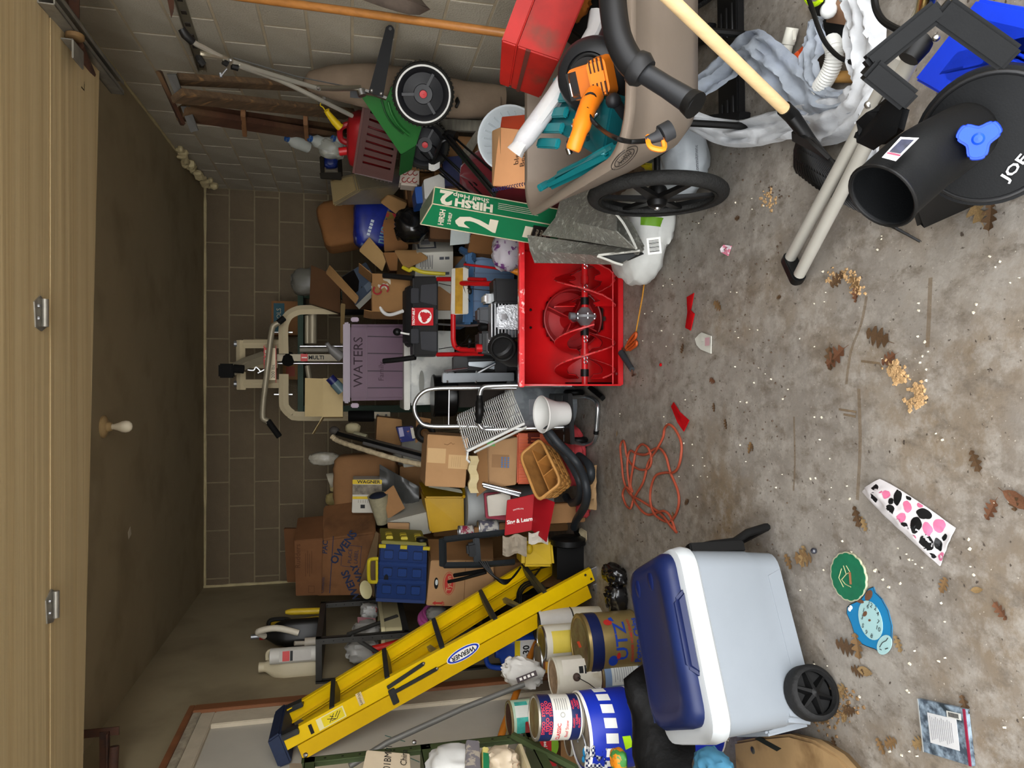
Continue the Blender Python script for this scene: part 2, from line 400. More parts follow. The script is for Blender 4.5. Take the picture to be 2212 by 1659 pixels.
for(px,py)in((88,675),(112,1308)):
 c=G(px,py,zd-.004)
 hb=MB().prism([(p[0]+c.x,p[1]+c.y)for p in((-.05,-.035),(.03,-.045),(.055,0),(.03,.05),(-.045,.045),(-.06,.01))],zd-.004,zd).build('hinge',GALV,dr)
 MB().rod((c.x-.045,c.y+.012,zd-.012),(c.x+.045,c.y+.012,zd-.012),.011,10).build('pin',GALV,hb)
 for q in(-.02,.02):MB().ball((c.x+q,c.y-.02,zd-.005),.007,8).build('bolt',DULLST,hb)
tr=T('track',(1.42,2.6,2.2),'galvanised steel roller track under the ceiling above the grey block wall','track')
a,b_=G(118,-10,2.235),G(268,190,2.27)
def cchan(a,b_,wd,hgt,t=.004):
 ax=(b_-a).normalized();M=frx(a,ax,(0,0,1));ln=(b_-a).length
 return MB(M).b2((0,-wd/2,hgt-t),(ln,wd/2,hgt)).b2((0,-wd/2,0),(ln,-wd/2+t,hgt)).b2((0,wd/2-t,0),(ln,wd/2,hgt)).b2((0,-wd/2,0),(ln,-wd/2+wd*.3,t)).b2((0,wd/2-wd*.3,0),(ln,wd/2,t))
cchan(a,b_,.06,.05).build('channel',GALV,tr)
c=G(162,92,2.25)
MB().lathe([(.024,0),(.03,.004),(.03,.018),(.024,.022)],20,fr(c+V((.01,0,.0)),(0,1,0),(1,0,0))).build('roller',mt('#6b5233',.7),tr)
MB().b2(c+V((-.075,-.05,-.012)),c+V((-.01,.05,-.006))).b2(c+V((-.012,-.05,-.012)),c+V((-.008,.05,.03))).build('bracket',GALV,tr,bevel=.003)
b=MB()
q=G(172,175,2.3);q2=G(262,190,2.42)
MB().rod(c+V((.02,.06,.01)),G(196,160,2.3),.018,10).build('spring',RUST,tr)
hg=T('hanger_bracket',(q.x,q.y,2.3),'rusty angle-iron hanger bracket holding the roller track by the block wall','bracket')
MB().b2((q.x-.035,q.y,2.285),(q.x,q.y+.006,H)).b2((q.x-.035,q.y-.03,2.285),(q.x-.03,q.y+.006,H)).build('hanger',RUST,hg)
MB().b2((q.x-.01,q.y-.005,2.30),(XR+.0,q.y+.001,2.34)).b2((q.x-.01,q.y-.03,2.335),(XR,q.y,2.34)).build('crossbar',RUST,hg)
tr2=T('track',(-1.55,2.6,2.2),'galvanised steel roller track under the ceiling above the side door','track')
a,b_=G(285,1690,2.235),G(330,1603,2.27)
cchan(a,b_,.06,.05).build('channel',GALV,tr2)
q=G(232,1590,2.33)
hg2=T('hanger_bracket',(q.x,q.y,2.3),'dark rusty hanger bracket near the plastered wall holding a track end','bracket')
MB().b2((q.x,q.y,2.285),(q.x+.035,q.y+.006,H)).build('hanger',RUST,hg2)
MB().b2((XL,q.y-.005,2.32),(q.x+.02,q.y+.001,2.36)).b2((XL,q.y-.03,2.32),(q.x+.02,q.y,2.326)).build('crossbar',RUST,hg2)
MB().rod(G(247,1612,2.3),G(243,1680,2.3),.02,10).build('spring',RUST,hg2)
c=G(222,922,H);c.z=H
lp=T('ceiling_lamp',c,'porcelain lamp holder with a plain white bulb on the tan ceiling','lamp')
MB(Mx.Translation(c)@Mx.Rotation(PI,4,'X')).lathe([(.056,0),(.056,.008),(.047,.016),(.026,.022),(.024,.034),(.02,.036),(.02,.042)],28).build('lamp_holder',mt('#b49a70',.4,var=.15),lp)
MB(Mx.Translation(c-V((0,0,.04)))@Mx.Rotation(PI,4,'X')).lathe([(.013,0),(.014,.012),(.02,.03),(.029,.05),(.031,.066),(.027,.082),(.016,.093),(.0001,.097)],24).build('bulb',mt('#e6ddc6',.25,var=.02),lp)
c=G(280,1152,H)
MB().prism([(c.x+p[0],c.y+p[1])for p in((-.03,-.02),(.01,-.03),(.035,.01),(-.01,.03))],H-.001,H+.0).build('chip',mt('#c9c0ac',.8),cl)
# pixel-cornered solids with real depth
def pq(q):return[P(*c)for c in q]
def qb(name,q,dv,mat,parent=None,bevel=.003,mb=None):
 a=pq(q);d=V(dv)if isinstance(dv,(tuple,list,V))else V((0,dv,0))
 m_=mb or MB()
 m_.hexa(a+[p+d for p in a])
 return m_.build(name,mat,parent,bevel=bevel)if mb is None else m_
def qf(q,flip=False):
 a=pq(q);c=(a[0]+a[1]+a[2]+a[3])/4
 x=(a[1]-a[0]+a[2]-a[3]);y=(a[3]-a[0]+a[2]-a[1])
 z=x.cross(y)
 if z.dot(EYE-c)<0:z=-z
 return fr(c+z.normalized()*.0015,x,z),x.length/2,y.length/2
 # snow blower
REDS=mt('#b01014',.34,var=.1,scale=7,coat=.1,col3='#8f0f12',mix3=(.62,.75))
REDF=mt('#b41216',.32,var=.06,scale=5,coat=.15)
sb=T('snow_blower',(.34,3.6,0),'red two-stage snow blower with black console, standing on the concrete floor','snow blower')
xa,xb,yf=-.005,.675,3.27
prof=[(3.27,.012),(3.36,.012),(3.44,.03),(3.505,.08),(3.535,.15),(3.54,.22),(3.53,.32),(3.49,.42),(3.42,.485),(3.33,.512),(3.285,.515)]
pp=smoothpath([(0,a,b_)for a,b_ in prof],5)
nx=60;hx_,hz_,hr=.335,.185,.152
vsx=[];fsx=[]
for p in pp:
 for i in range(nx+1):vsx.append(V((xa+(xb-xa)*i/nx,p.y,p.z)))
for j in range(len(pp)-1):
 for i in range(nx):
  c=(vsx[j*(nx+1)+i]+vsx[(j+1)*(nx+1)+i+1])/2
  if c.y>3.42 and(c.x-hx_)**2+(c.z-hz_)**2<hr*hr:continue
  fsx.append((j*(nx+1)+i,j*(nx+1)+i+1,(j+1)*(nx+1)+i+1,(j+1)*(nx+1)+i))
hb=MB();hb.v=vsx;hb.f=fsx
hb=hb.build('auger_housing',REDS,sb)
sol=hb.modifiers.new('t','SOLIDIFY');sol.thickness=.004;sol.offset=0
side=[(a,b_)for a,b_ in prof]+[(3.275,.505),(3.25,.40),(3.235,.2),(3.25,.02)]
for x in(xa,xb):
 M=Mx(((0,0,1,x),(1,0,0,0),(0,1,0,0),(0,0,0,1)))
 MB(M).prism(side,-.004,.004).build('side_plate',REDF,sb,bevel=.0015)
MB().b2((xa-.01,3.262,.500),(xb+.01,3.30,.526)).build('top_lip',mt('#c8282c',.25,var=.2,scale=18,coat=.5,col3='#e8c8c4',mix3=(.6,.7),scale3=30),sb,bevel=.004)
MB().b2((xa,3.262,.004),(xb,3.275,.03)).build('scraper_bar',RED,sb,bevel=.003)
MB().b2((xa,3.265,.055),(xb,3.272,.059)).build('seam',mt('#d8484a',.3),sb)
My=Mx.Translation((hx_,3.50,hz_))@Mx.Rotation(-PI/2,4,'X')
REDD=mt('#a01014',.5,var=.1,scale=7)
drum=MB(My).lathe([(hr-.004,0),(hr-.004,.09),(.03,.095),(.0001,.095)],36,close=False).build('impeller_drum',REDD,sb)
MB(My).torus(hr,.006,40,8).build('drum_rim',mt('#7d1214',.4),sb)
imp=MB(My)
for k in range(4):
 a=R(90*k+25)
 imp.box((.08,0,.045),(.13,.006,.07),Mx.Rotation(a,4,'Z'))
imp.lathe([(.0001,.0),(.02,.0),(.034,.05),(.05,.075),(.11,.085)],24,close=False)
imp.build('impeller',REDD,sb)
ay,az=3.365,.168
MB().rod((xa,ay,az),(xb,ay,az),.016,14).build('auger_shaft',RED,sb)
for(x0,x1,hand,ph)in((.03,.285,1,.3),(.385,.65,-1,1.2)):
 for st in(0,PI):
  g=[];n=44
  for i in range(n+1):
   t=i/n;a=hand*t*2*PI*.95+ph+st;x=x0+(x1-x0)*t
   ro=.149+.004*sin(i*2.1)*(hand<0)
   wdt=.062 if(i%22)>3 else.1
   g.append([V((x,ay+cos(a)*r,az+sin(a)*r))for r in(ro-wdt,ro-wdt*.5,ro)])
  fl_=MB().grid(g,.005).build('auger_flight',REDF,sb,smooth=50)
  MB().tube([q[2]for q in g],.0032,5).build('lit_or_worn_edge',mt('#d0484a',.4,var=.3,scale=60,col2='#8a3a34',mix=(.5,.6)),fl_);MB().tube([q[0]for q in g],.0025,5).build('inner_edge',mt('#6a0c10',.5),fl_)  # outer tube paints the flight's lit edge lighter, with some wear mixed in
 for k in range(3):
  x=x0+(x1-x0)*(.1+.4*k);MB().rod((x-.018,ay,az),(x+.018,ay,az),.021,14).build('collar',BLACKP if k!=1 else RED,sb)
 for x in(x0+.08,x1-.07):MB(fr((x,ay-.017,az),(1,0,0),(0,-1,0))).torus(.009,.0025,12,6).torus(.009,.0025,12,6,Mx.Translation((.018,0,0))).build('shear_pin',STEEL,sb)
gb=MB(fr((hx_,ay,az),(0,1,0),(1,0,0)))
gb.lathe([(.02,-.045),(.032,-.03),(.052,-.008),(.058,-.006),(.058,.006),(.052,.008),(.032,.03),(.02,.045)],20)
gb.build('gearbox',mt('#77787a',.5,metal=.3,var=.1),sb,bevel=0)
MB().rod((hx_,ay+.03,az+.01),(hx_,3.6,az+.015),.016,12).rod((hx_,ay-.02,az+.058),(hx_,ay-.02,az+.085),.018,12).build('gear_shaft',mt('#6a6b6d',.5,metal=.3),sb)
for k in range(6):
 a=R(60*k);MB().rod((hx_-.014,ay+.05*cos(a),az+.05*sin(a)),(hx_+.014,ay+.05*cos(a),az+.05*sin(a)),.006,8).build('bolt',STEEL,sb)
for x in(.285,.375):MB().ball((x,3.483,.415),.007,8).build('bolt',BLACKP,sb)
for x in(.05,.60):MB().ball((x,3.262,.04),.008,8).build('bolt',mt('#5a1012',.5),sb)
eng=MB().b2((.25,3.66,.34),(.45,3.9,.50)).build('engine_block',mt('#55575a',.4,metal=.8,var=.2,scale=20),sb,bevel=.01)
for k in range(8):MB().b2((.245,3.64,.455+.018*k),(.42,3.72,.462+.018*k)).build('fin',mt('#a9abad',.35,metal=.9),eng)
qb('exhaust_guard',[(1124,655,3.62),(1124,603,3.62),(1066,600,3.62),(1068,655,3.62)],.13,mt('#1d1d1e',.45,metal=.3),sb,bevel=.012)
qb('muffler',[(1069,655,3.70),(1069,634,3.70),(1046,634,3.70),(1046,655,3.70)],.1,mt('#c9cbcc',.2,metal=1),sb,bevel=.01)
qb('carburettor_cover',[(1060,700,3.72),(1060,662,3.72),(1032,664,3.72),(1032,695,3.72)],.1,mt('#3c3e42',.5),sb,bevel=.012)
qb('tag_plate',[(1096,690,3.60),(1096,678,3.60),(1081,678,3.60),(1081,690,3.60)],.02,STEEL,sb)
qb('cylinder_head',[(1122,712,3.62),(1122,657,3.62),(1074,660,3.64),(1072,710,3.64)],.1,mt('#8f9092',.3,metal=.9,var=.3,scale=40,bump=.5,bscale=80),sb,bevel=.008)
tk=qb('fuel_tank',[(1085,766,3.72),(1085,716,3.72),(1036,714,3.74),(1036,762,3.74)],.16,BLACKP,sb,bevel=.015)
lf,lw,lh=qf([(1070,760,3.715),(1070,718,3.715),(1050,720,3.725),(1050,762,3.725)])
decal(lf,lw*.95,lh*.9,mt('#1a1214',.4),tk)
text('SNOW',lf@Mx.Translation((-.02,.004,.001)),.022,mt('#e8e4e0',.4),tk,bold=.02)
text('KING',lf@Mx.Translation((-.02,-.012,.001)),.014,mt('#c02026',.4),tk)
a=P(1042,752,3.76);MB().rod(a,a+V((0,-.0,.035)),.022,16).build('fuel_cap',RED,sb,bevel=.003)
a=P(1050,706,3.72);MB().rod(a,a+V((-.005,-.01,.04)),.02,14).build('choke_knob',BLACKP,sb,bevel=.004)
ch=MB()
ch.tube(smoothpath([P(1135,770,3.56),P(1108,765,3.56),P(1090,755,3.54),P(1078,742,3.5)],4),[.062]*4+[.068]*4+[.07]*4+[.06],16)
ch.build('chute',mt('#1a1a1b',.5),sb)
a=P(1086,752,3.47);MB(fr(a,(1,0,0),P(1078,740,3.2)-a)).torus(.06,.008,20,8).build('chute_rim',BLACKP,sb)
tb=.0135
def tubp(name,pts,r,mat,parent,n=6,seg=10):return MB().tube(smoothpath(pts,n),r,seg).build(name,mat,parent)
MB().tube([P(1068,613,3.78),P(1000,612,3.98)]+smoothpath([P(995,612,4.0),P(983,618,4.02),P(979,632,4.03)],4)+smoothpath([P(979,732,4.03),P(983,748,4.02),P(996,755,4.0)],4)+[P(1040,758,3.86)],tb*1.1,12).build('handle_loop',RED,sb)
tubp('handle_tube',[P(945,603,4.22),P(1000,603,4.02),P(1048,605,3.86)],tb,RED,sb,3)
tubp('handle_tube',[P(945,766,4.22),P(1000,765,4.02),P(1042,764,3.86)],tb,RED,sb,3)
gr=mt('#0f0f10',.5)
tubp('grip',[P(893,601,4.30),P(860,598,4.36),P(829,595,4.42)],.0165,gr,sb,3,12)
tubp('grip',[P(897,772,4.30),P(860,777,4.36),P(829,780,4.42)],.0165,gr,sb,3,12)
q=[(947,769,4.20),(947,600,4.20),(884,600,4.28),(882,768,4.28)]
pn=qb('console',[(947,770,4.20),(947,596,4.20),(892,596,4.27),(892,770,4.27)],(0,.10,.01),mt('#161617',.5,var=.1),sb,bevel=.012)
qb('console_hood',[(893,752,4.262),(893,612,4.262),(878,622,4.30),(878,742,4.30)],(0,.09,.02),mt('#1a1a1b',.5),pn,bevel=.012)
GREYP=mt('#333438',.45,var=.06)
for qq in([(944,660,4.19),(944,612,4.19),(910,615,4.236),(908,652,4.236)],[(905,655,4.236),(905,622,4.236),(888,622,4.262),(888,655,4.262)],[(944,760,4.19),(944,716,4.19),(908,716,4.236),(910,755,4.236)],[(905,742,4.236),(905,710,4.236),(888,710,4.262),(888,742,4.262)],[(946,700,4.19),(946,668,4.19),(941,668,4.2),(941,700,4.2)]):
 qb('raised_panel',qq,.02,GREYP,pn,bevel=.004)
lf,lw,lh=qf([(936,703,4.19),(936,665,4.19),(888,665,4.252),(888,703,4.252)])
bd=qb('badge',[(936,703,4.192),(936,665,4.192),(889,665,4.254),(889,703,4.254)],.01,mt('#b8242c',.35,var=.05),pn,bevel=0)
Wt=mt('#e6e2dc',.45,var=.03)
MB(lf).lathe([(.030,.0002),(.042,.0006),(.042,.0012),(.030,.0012)],28,Mx.Translation((0,-.018,0)),close=False).build('emblem',Wt,bd)
for k in range(6):
 a=R(60*k);poly(lf@Mx.Translation((0,-.018,0))@Mx.Rotation(a,4,'Z'),[(.020,-.012),(.034,-.016),(.036,.004),(.026,.006)],mt('#b8242c',.35,var=.05)if k%2 else Wt,bd,'emblem',z=.002)
text('TROY-BILT',lf@Mx.Translation((0,.052,.001)),.021,Wt,bd,bold=.03,shear=.2)
tubp('chute_crank',[P(815,630,4.45),P(816,650,4.44),P(826,672,4.40),P(842,680,4.36),P(870,672,4.28)],.0105,mt('#d8d8d6',.35,metal=.2),sb,6)
tubp('crank_grip',[P(813,632,4.45),P(818,629,4.45),P(822,628,4.45)],.014,gr,sb,2)
MB().ball(P(858,717,4.32),(.024,.024,.026),14).build('shift_knob',BLACKP,sb)
tubp('shift_lever',[P(860,717,4.32),P(872,720,4.30),P(884,722,4.28)],.006,WHITEP,sb,2)
tubp('control_rod',[P(948,700,4.2),P(1010,704,4.0),P(1046,700,3.78)],.006,DULLST,sb,2)
for q in([P(948,612,4.2),P(1000,622,4.02),P(1062,628,3.7)],[P(948,754,4.2),P(985,748,4.0),P(1035,738,3.8)],[P(1000,615,3.98),P(1008,640,3.98),P(1015,652,3.98)],[P(985,752,4),P(1005,735,4),P(1013,724,4)]):
 tubp('cable',q,.0022,BLACKP,sb,3,5)
for(y,sg)in((619,1),(750,-1)):
 a=P(1013,y,3.93);MB().rod(a,a+V((-.03*sg,-.03,0)),.008,8).ball(a+V((-.03*sg,-.035,0)),(.02,.01,.012),8).build('wing_knob',BLACKP,sb)
for x in(-.02,.52):
 M=fr((x+.06,3.86,.2),(0,1,0),(1,0,0))
 wh=MB(M).lathe([(.11,-.05),(.18,-.055),(.2,-.04),(.2,.04),(.18,.055),(.11,.05)],30).build('wheel',mt('#191919',.8,bump=.4,bscale=30),sb)
 MB(M).lathe([(.0001,-.03),(.1,-.03),(.115,-.052)],24,close=False).build('hub',mt('#d0cdc4',.5),wh)
MB().b2((.14,3.625,.12),(.5,4.0,.34)).build('chassis',BLACKP,sb,bevel=.01)
qb('skid_plate',[(1340,829,3.4),(1340,826,3.36),(1230,826,3.36),(1230,829,3.4)],.08,BLACKP,sb)
# garden cart with its load
TAUP=mt('#7c7064',.5,var=.06,scale=9)
ct=T('garden_cart',(.95,2.0,0),'taupe plastic garden cart with black spoked wheels, loaded with tools','cart')
def ring(cx,cy,w_,d,r,z,n=7,skew=0):return[V((p[0]+skew*(p[1]-cy),p[1],z))for p in rrect(w_,d,r,n,cx,cy)]
def loft(mb,rings,cap0=True,cap1=False):
 k=len(rings[0]);vs=[p for r_ in rings for p in r_]
 fs=[(j*k+i,j*k+(i+1)%k,(j+1)*k+(i+1)%k,(j+1)*k+i)for j in range(len(rings)-1)for i in range(k)]
 if cap0:fs.append(tuple(range(k-1,-1,-1)))
 if cap1:fs.append(tuple((len(rings)-1)*k+i for i in range(k)))
 return mb.add(vs,fs)
sk=.08
rs=[ring(.98,2.10,.46,.52,.09,.345,skew=sk),ring(.97,2.06,.58,.66,.11,.42,skew=sk),ring(.955,2.0,.71,.86,.12,.6,skew=sk),ring(.95,1.98,.76,.93,.13,.672,skew=sk),ring(.95,1.98,.80,.97,.14,.676,skew=sk),ring(.95,1.98,.81,.98,.14,.69,skew=sk),ring(.95,1.98,.79,.96,.13,.697,skew=sk),ring(.95,1.98,.75,.92,.12,.692,skew=sk),ring(.955,2.0,.69,.84,.12,.6,skew=sk),ring(.97,2.06,.56,.64,.11,.43,skew=sk),ring(.98,2.10,.44,.5,.09,.36,skew=sk)]
tub=loft(MB(),rs,True,True).build('tub',TAUP,ct,smooth=60)
from mathutils.bvhtree import BVHTree
tbv=BVHTree.FromPolygons([p+WL[tub.name]for p in[v.co for v in tub.data.vertices]],[tuple(p.vertices)for p in tub.data.polygons])
def hit(x,y):
 h=tbv.ray_cast(EYE,ray(x,y).normalized());return h[0]-ray(x,y).normalized()*.002 if h[0]else None
def oval(a,b_,n=30,cx=1349,cy=341,t=-.72):return[(cx+a*cos(2*PI*k/n)*cos(t)-b_*sin(2*PI*k/n)*sin(t),cy+a*cos(2*PI*k/n)*sin(t)+b_*sin(2*PI*k/n)*cos(t))for k in range(n)]
EMB=mt('#2c2723',.6)
for(a,b_)in((36,13),(27,9)):
 pts=[hit(*p)for p in oval(a,b_)]
 if all(pts):MB().tube(pts,.0012,5,closed=True).build('oval_mark',EMB,ct)
for k in range(7):
 c0=(1349+(k-3)*5.6*cos(-.72),341+(k-3)*5.6*sin(-.72))
 pts=[hit(c0[0]+dx,c0[1]+dy)for dx,dy in((-2.5,-3),(2.5,0),(-1,2),(2.5,4))]
 if all(pts):MB().tube(pts,.0011,4).build('script_stroke',EMB,ct)
wheel_c=V((.665,2.33,.248))
for x in(wheel_c.x,1.42):
 M=fr((x,wheel_c.y,wheel_c.z),(0,1,0),(1,0,0))
 whl=MB(M).torus(.222,.024,44,12).build('wheel',mt('#1d1d1c',.75,var=.3,scale=40,bump=.5,bscale=120),ct)
 MB(M).lathe([(.196,-.018),(.206,-.02),(.206,.02),(.196,.018),(.19,0)],40,close=False).build('rim',BLACKP,whl)
 MB(M).lathe([(.0001,-.045),(.016,-.045),(.03,-.038),(.036,-.02),(.036,.02),(.03,.03),(.0001,.032)],20,close=False).build('hub',BLACKP,whl)
 for k in range(6):
  a=R(60*k+12);MB(M@Mx.Rotation(a,4,'Z')).hexa([V(p)for p in((.03,-.022,-.02),(.2,-.013,-.008),(.2,.013,-.008),(.03,.022,-.02),(.03,-.022,-.004),(.2,-.013,.004),(.2,.013,.004),(.03,.022,-.004))]).build('spoke',BLACKP,whl,bevel=.002)
 MB(M).lathe([(.0001,-.052),(.01,-.05),(.012,-.045)],12,close=False).build('axle_nut',STEEL,whl)
MB().rod((wheel_c.x,2.33,.248),(1.42,2.33,.248),.012,10).build('axle',BLACKP,ct)
for x in(.8,1.12):MB().b2((x,2.2,.24),(x+.03,2.4,.35)).build('axle_bracket',BLACKP,ct)
for x in(.84,1.14):MB().tube(smoothpath([(x,2.12,.37),(x,2.1,.2),(x,2.1,.012),(x,2.2,.012)],5),.012,8).build('leg',BLACKP,ct)
lb=T('leaf_blower',(.85,1.9,.55),'orange and black electric leaf blower lying on the loaded garden cart','leaf blower')
BLK3=mt('#1b1c1e',.4,var=.08,scale=9,spec=.3);ORG=mt('#e07818',.4,var=.06)
cb=P(1277,165,1.86);zb=(EYE-cb).normalized()+V((-.1,0,.45))
Mb=fr(cb,(1,.1,.0),zb)
MB(Mb).lathe([(.0001,-.10),(.06,-.10),(.094,-.07),(.103,-.03),(.1,.0),(.086,.02),(.064,.026),(.06,.012)],36,close=False).build('fan_housing',BLK3,lb)
MB(Mb).lathe([(.052,.0),(.05,.03),(.0001,.03)],28,close=False).torus(.056,.006,30,8,Mx.Translation((0,0,.018))).build('guard_ring',mt('#111',.5),lb)
mo=MB(Mb).prism(rrect(.092,.1,.02,4,-.012,-.002),.01,.075,taper=.86).build('motor_cover',mt('#b86014',.4,var=.08),lb,bevel=.004)
sh=MB(Mb).prism(rrect(.108,.062,.018,4,-.012,-.05),.03,.095,taper=.82).build('motor_shell',ORG,lb,bevel=.006)
for sg in(-1,1):
 for k in range(4):MB(Mb).box((-.012+sg*.03,-.035-.011*k,.0945),(.034,.004,.004)).build('vent_slot',mt('#3a1d08',.7),sh)
MB(Mb).box((-.015,.028,.073),(.07,.03,.004)).build('name_plate',mt('#181818',.4),mo)
decal(Mb@Mx.Translation((-.022,.036,.0757)),.034,.003,WHITEP,mo,'print_line')
h0=P(1270,232,1.76);h1=P(1252,285,1.73);h2=P(1237,325,1.74)
MB().tube(smoothpath([P(1285,205,1.79),h0,h1,h2],5),[.026]*5+[.024]*5+[.02]*5+[.017],14).build('handle',ORG,lb)
MB().tube([P(1275,215,1.76),P(1268,240,1.735)],[.012,.01],10).torus(.014,.004,16,6,fr(P(1275,214,1.755),(1,0,0),(EYE-cb))).build('cord_socket',BLACKP,lb)
MB().tube(smoothpath([P(1266,236,1.735),P(1278,258,1.72),P(1300,280,1.69),P(1330,298,1.44),P(1362,306,1.47),P(1398,304,1.44)],6),.0055,8).build('power_cord',BLACKP,lb)
MB().tube([P(1396,304,1.44),P(1418,296,1.43),P(1428,290,1.425)],[.009,.012,.016],12).rod(P(1428,291,1.425),P(1450,279,1.42),.021,16).build('plug',mt('#2a2b2d',.5),lb)
hk=P(1412,312,1.43)
MB().tube(smoothpath([P(1400,294,1.44),P(1401,310,1.43),P(1410,320,1.425),P(1434,322,1.42),P(1432,300,1.425)],4),.006,6).build('cord_hook',ORG,lb)
MB().tube(smoothpath([P(1318,108,1.86),P(1325,80,1.9),P(1345,45,1.95),P(1362,15,2.0)],5),[.042]*8+[.05]*6+[.056,.056],20).build('outlet_tube',BLK3,lb)
MB().tube([P(1345,250,1.78),P(1325,218,1.75)],[.017,.017],14).ball(P(1325,218,1.75),.021,12).build('rear_grip',mt('#1e1f21',.45),lb)
st=T('vacuum_tube',(1.0,1.4,.6),'long bent black blower tube with a flared joint hanging over the cart rim','tube')
MB().tube(smoothpath([P(1322,-40,1.42),P(1325,20,1.41),P(1335,80,1.40),P(1355,125,1.39),P(1378,150,1.38)],6),.029,18).build('bent_tube',mt('#121213',.45,var=.1,spec=.25),st)
MB().tube([P(1370,142,1.385),P(1382,150,1.38),P(1394,160,1.375)],[.034,.037,.03],18).build('flared_joint',mt('#161617',.45,spec=.25),st)
MB().tube([P(1390,157,1.377),P(1440,188,1.35),P(1500,226,1.32)],[.0215,.0215,.025],16).build('straight_tube',BLK3,st)
MB().tube([P(1488,218,1.326),P(1502,228,1.316)],[.026,.029],16).build('nozzle_lip',BLACKP,st)
RTB=mt('#8c140c',.6,var=.25,scale=7,col3='#5d2e20',mix3=(.52,.7),scale3=9)
A,B_,C_,D_=P(1083,89,2.05),P(1078,181,2.28),P(1166,213,2.28),P(1208,131,2.05)
ex=P(1125,-25,1.96)-A;ex=ex*2.6
tbx=T('toolbox',(1.15,2.1,.69),'red scuffed steel toolbox standing tilted on the garden cart','toolbox')
lidf=.26
def lp_(a,b_,t):return a+(b_-a)*t
def tbseg(t0,t1,gr_,name,mat):
 q=[lp_(A,D_,t0),lp_(B_,C_,t0),lp_(B_,C_,t1),lp_(A,D_,t1)]
 cc=sum(q,V())/4
 q=[cc+(p-cc)*gr_ for p in q]
 return MB().hexa(q+[p+ex for p in q]).build(name,mat,tbx,bevel=.004)
tbseg(0,lidf,1.02,'lid',mt('#94150e',.55,var=.15,scale=9,col3='#7e281c',mix3=(.6,.75)))
bdy=tbseg(lidf+.01,1,1.0,'body',RTB)
q=[lp_(A,D_,.42),lp_(B_,C_,.42),lp_(B_,C_,.5),lp_(A,D_,.5)]
nrm=(A-D_).cross(B_-A).normalized();nrm=nrm if nrm.dot(EYE-A)>0 else-nrm
MB().hexa([p+nrm*.004 for p in q]+[p-nrm*.004 for p in q]).build('groove',mt('#4a2018',.7),bdy)
o=qb('black_case',[(1290,110,2.25),(1300,-30,2.1),(1235,-30,2.1),(1225,60,2.25)],(.1,.25,0),mt('#111',.6),bevel=.01);tag(o,'black case lying behind the red toolbox on the garden cart','case')
tag(crumple('cloth',Mx.Translation(P(1272,-3,2.12)),(.14,.1,.1),mt('#c07028',.8),None,4,.25),'crumpled orange cloth stuffed beside the red toolbox','cloth')
CLR=mt('#d8d6d4',.25,var=.1,trans=.35,alpha=.85)
o=T('plastic_sleeve',(.9,2.1,.7),'clear crinkled plastic sleeve with a tube inside, lying across the cart','sleeve')
MB().tube([P(1120,318,2.12),P(1135,298,2.1),P(1200,210,2.06),P(1260,120,2.02),P(1288,70,2.0)],[.024,.03,.031,.031,.03],14).build('roll',mt('#a9a7a8',.5,var=.15,scale=14),o)
MB().tube([P(1112,330,2.125),P(1122,315,2.115),P(1200,206,2.05),P(1285,72,1.995),P(1300,30,1.98)],[.036,.029,.0325,.034,.046],10,flat=.8).build('film',CLR,o)
TEAL=mt('#0e5258',.38,var=.1,scale=10);TEAL2=mt('#0f6a70',.35,var=.08)
tcx=T('tool_case',(.9,2.0,.5),'open teal plastic tool case full of sockets and bits, inside the garden cart','tool case')
tq=[(1322,300,1.72),(1338,170,1.70),(1205,160,2.12),(1163,262,2.16)]
base=qb('tray',[(1300,345,1.78),(1322,215,1.74),(1200,165,2.12),(1163,262,2.16)],(.02,.03,-.07),TEAL,tcx,bevel=.006)
M,wq,hq=qf([(1300,345,1.78),(1322,215,1.74),(1200,165,2.12),(1163,262,2.16)])
for k in range(5):MB(M).box((-.09+.045*k,.1,.008),(.03,.14,.016)).build('clip',TEAL2,base,bevel=.004)
SHINY=mt('#a8aaae',.22,metal=1,var=.3,scale=60);
for k in range(26):
 p=(rnd.uniform(-.12,.1),rnd.uniform(-.16,-.06),.008);rr_=rnd.uniform(.005,.011)
 MB(M).lathe([(rr_*.7,0),(rr_,.002),(rr_,.02),(rr_*.6,.022),(rr_*.6,.008)],10,Mx.Translation(p)@Mx.Rotation(rnd.uniform(-1,1),4,'X')@Mx.Rotation(rnd.uniform(-1,1),4,'Y'),close=False).build('socket',SHINY if k%5 else mt('#b8a030',.4),base)
lidq=[(1318,338,1.66),(1295,320,1.72),(1187,372,2.08),(1183,410,2.04)]
ld=T('tool_case',P(1250,365,1.85),'closed slim teal plastic case propped against the cart rim','tool case')
qb('shell',[(1322,350,1.64),(1300,318,1.68),(1172,395,2.12),(1183,414,2.08)],(.03,.02,-.05),TEAL2,ld,bevel=.012)
qb('ridge',[(1305,338,1.66),(1300,325,1.68),(1196,375,2.06),(1192,392,2.04)],(.02,.0,-.03),TEAL2,ld,bevel=.01)
qb('latch',[(1172,412,2.09),(1165,398,2.12),(1156,402,2.14),(1163,417,2.11)],(.02,.01,-.03),TEAL2,ld,bevel=.005)
nb=T('notebook',P(1120,350,2.62),'orange spiral flip book with handwritten words, propped behind the cart','notebook')
q=[(1158,408,2.55),(1172,285,2.55),(1080,275,2.75),(1066,400,2.75)]
pg=qb('page',q,(0,.015,.0),mt('#dca070',.7,var=.06),nb,bevel=.001)
M,wq,hq=qf(q)
qb('cover',[(1120,280,2.66),(1160,245,2.6),(1085,252,2.78),(1082,274,2.76)],(0,.012,0),mt('#a83c22',.4,var=.08),nb,bevel=.001)
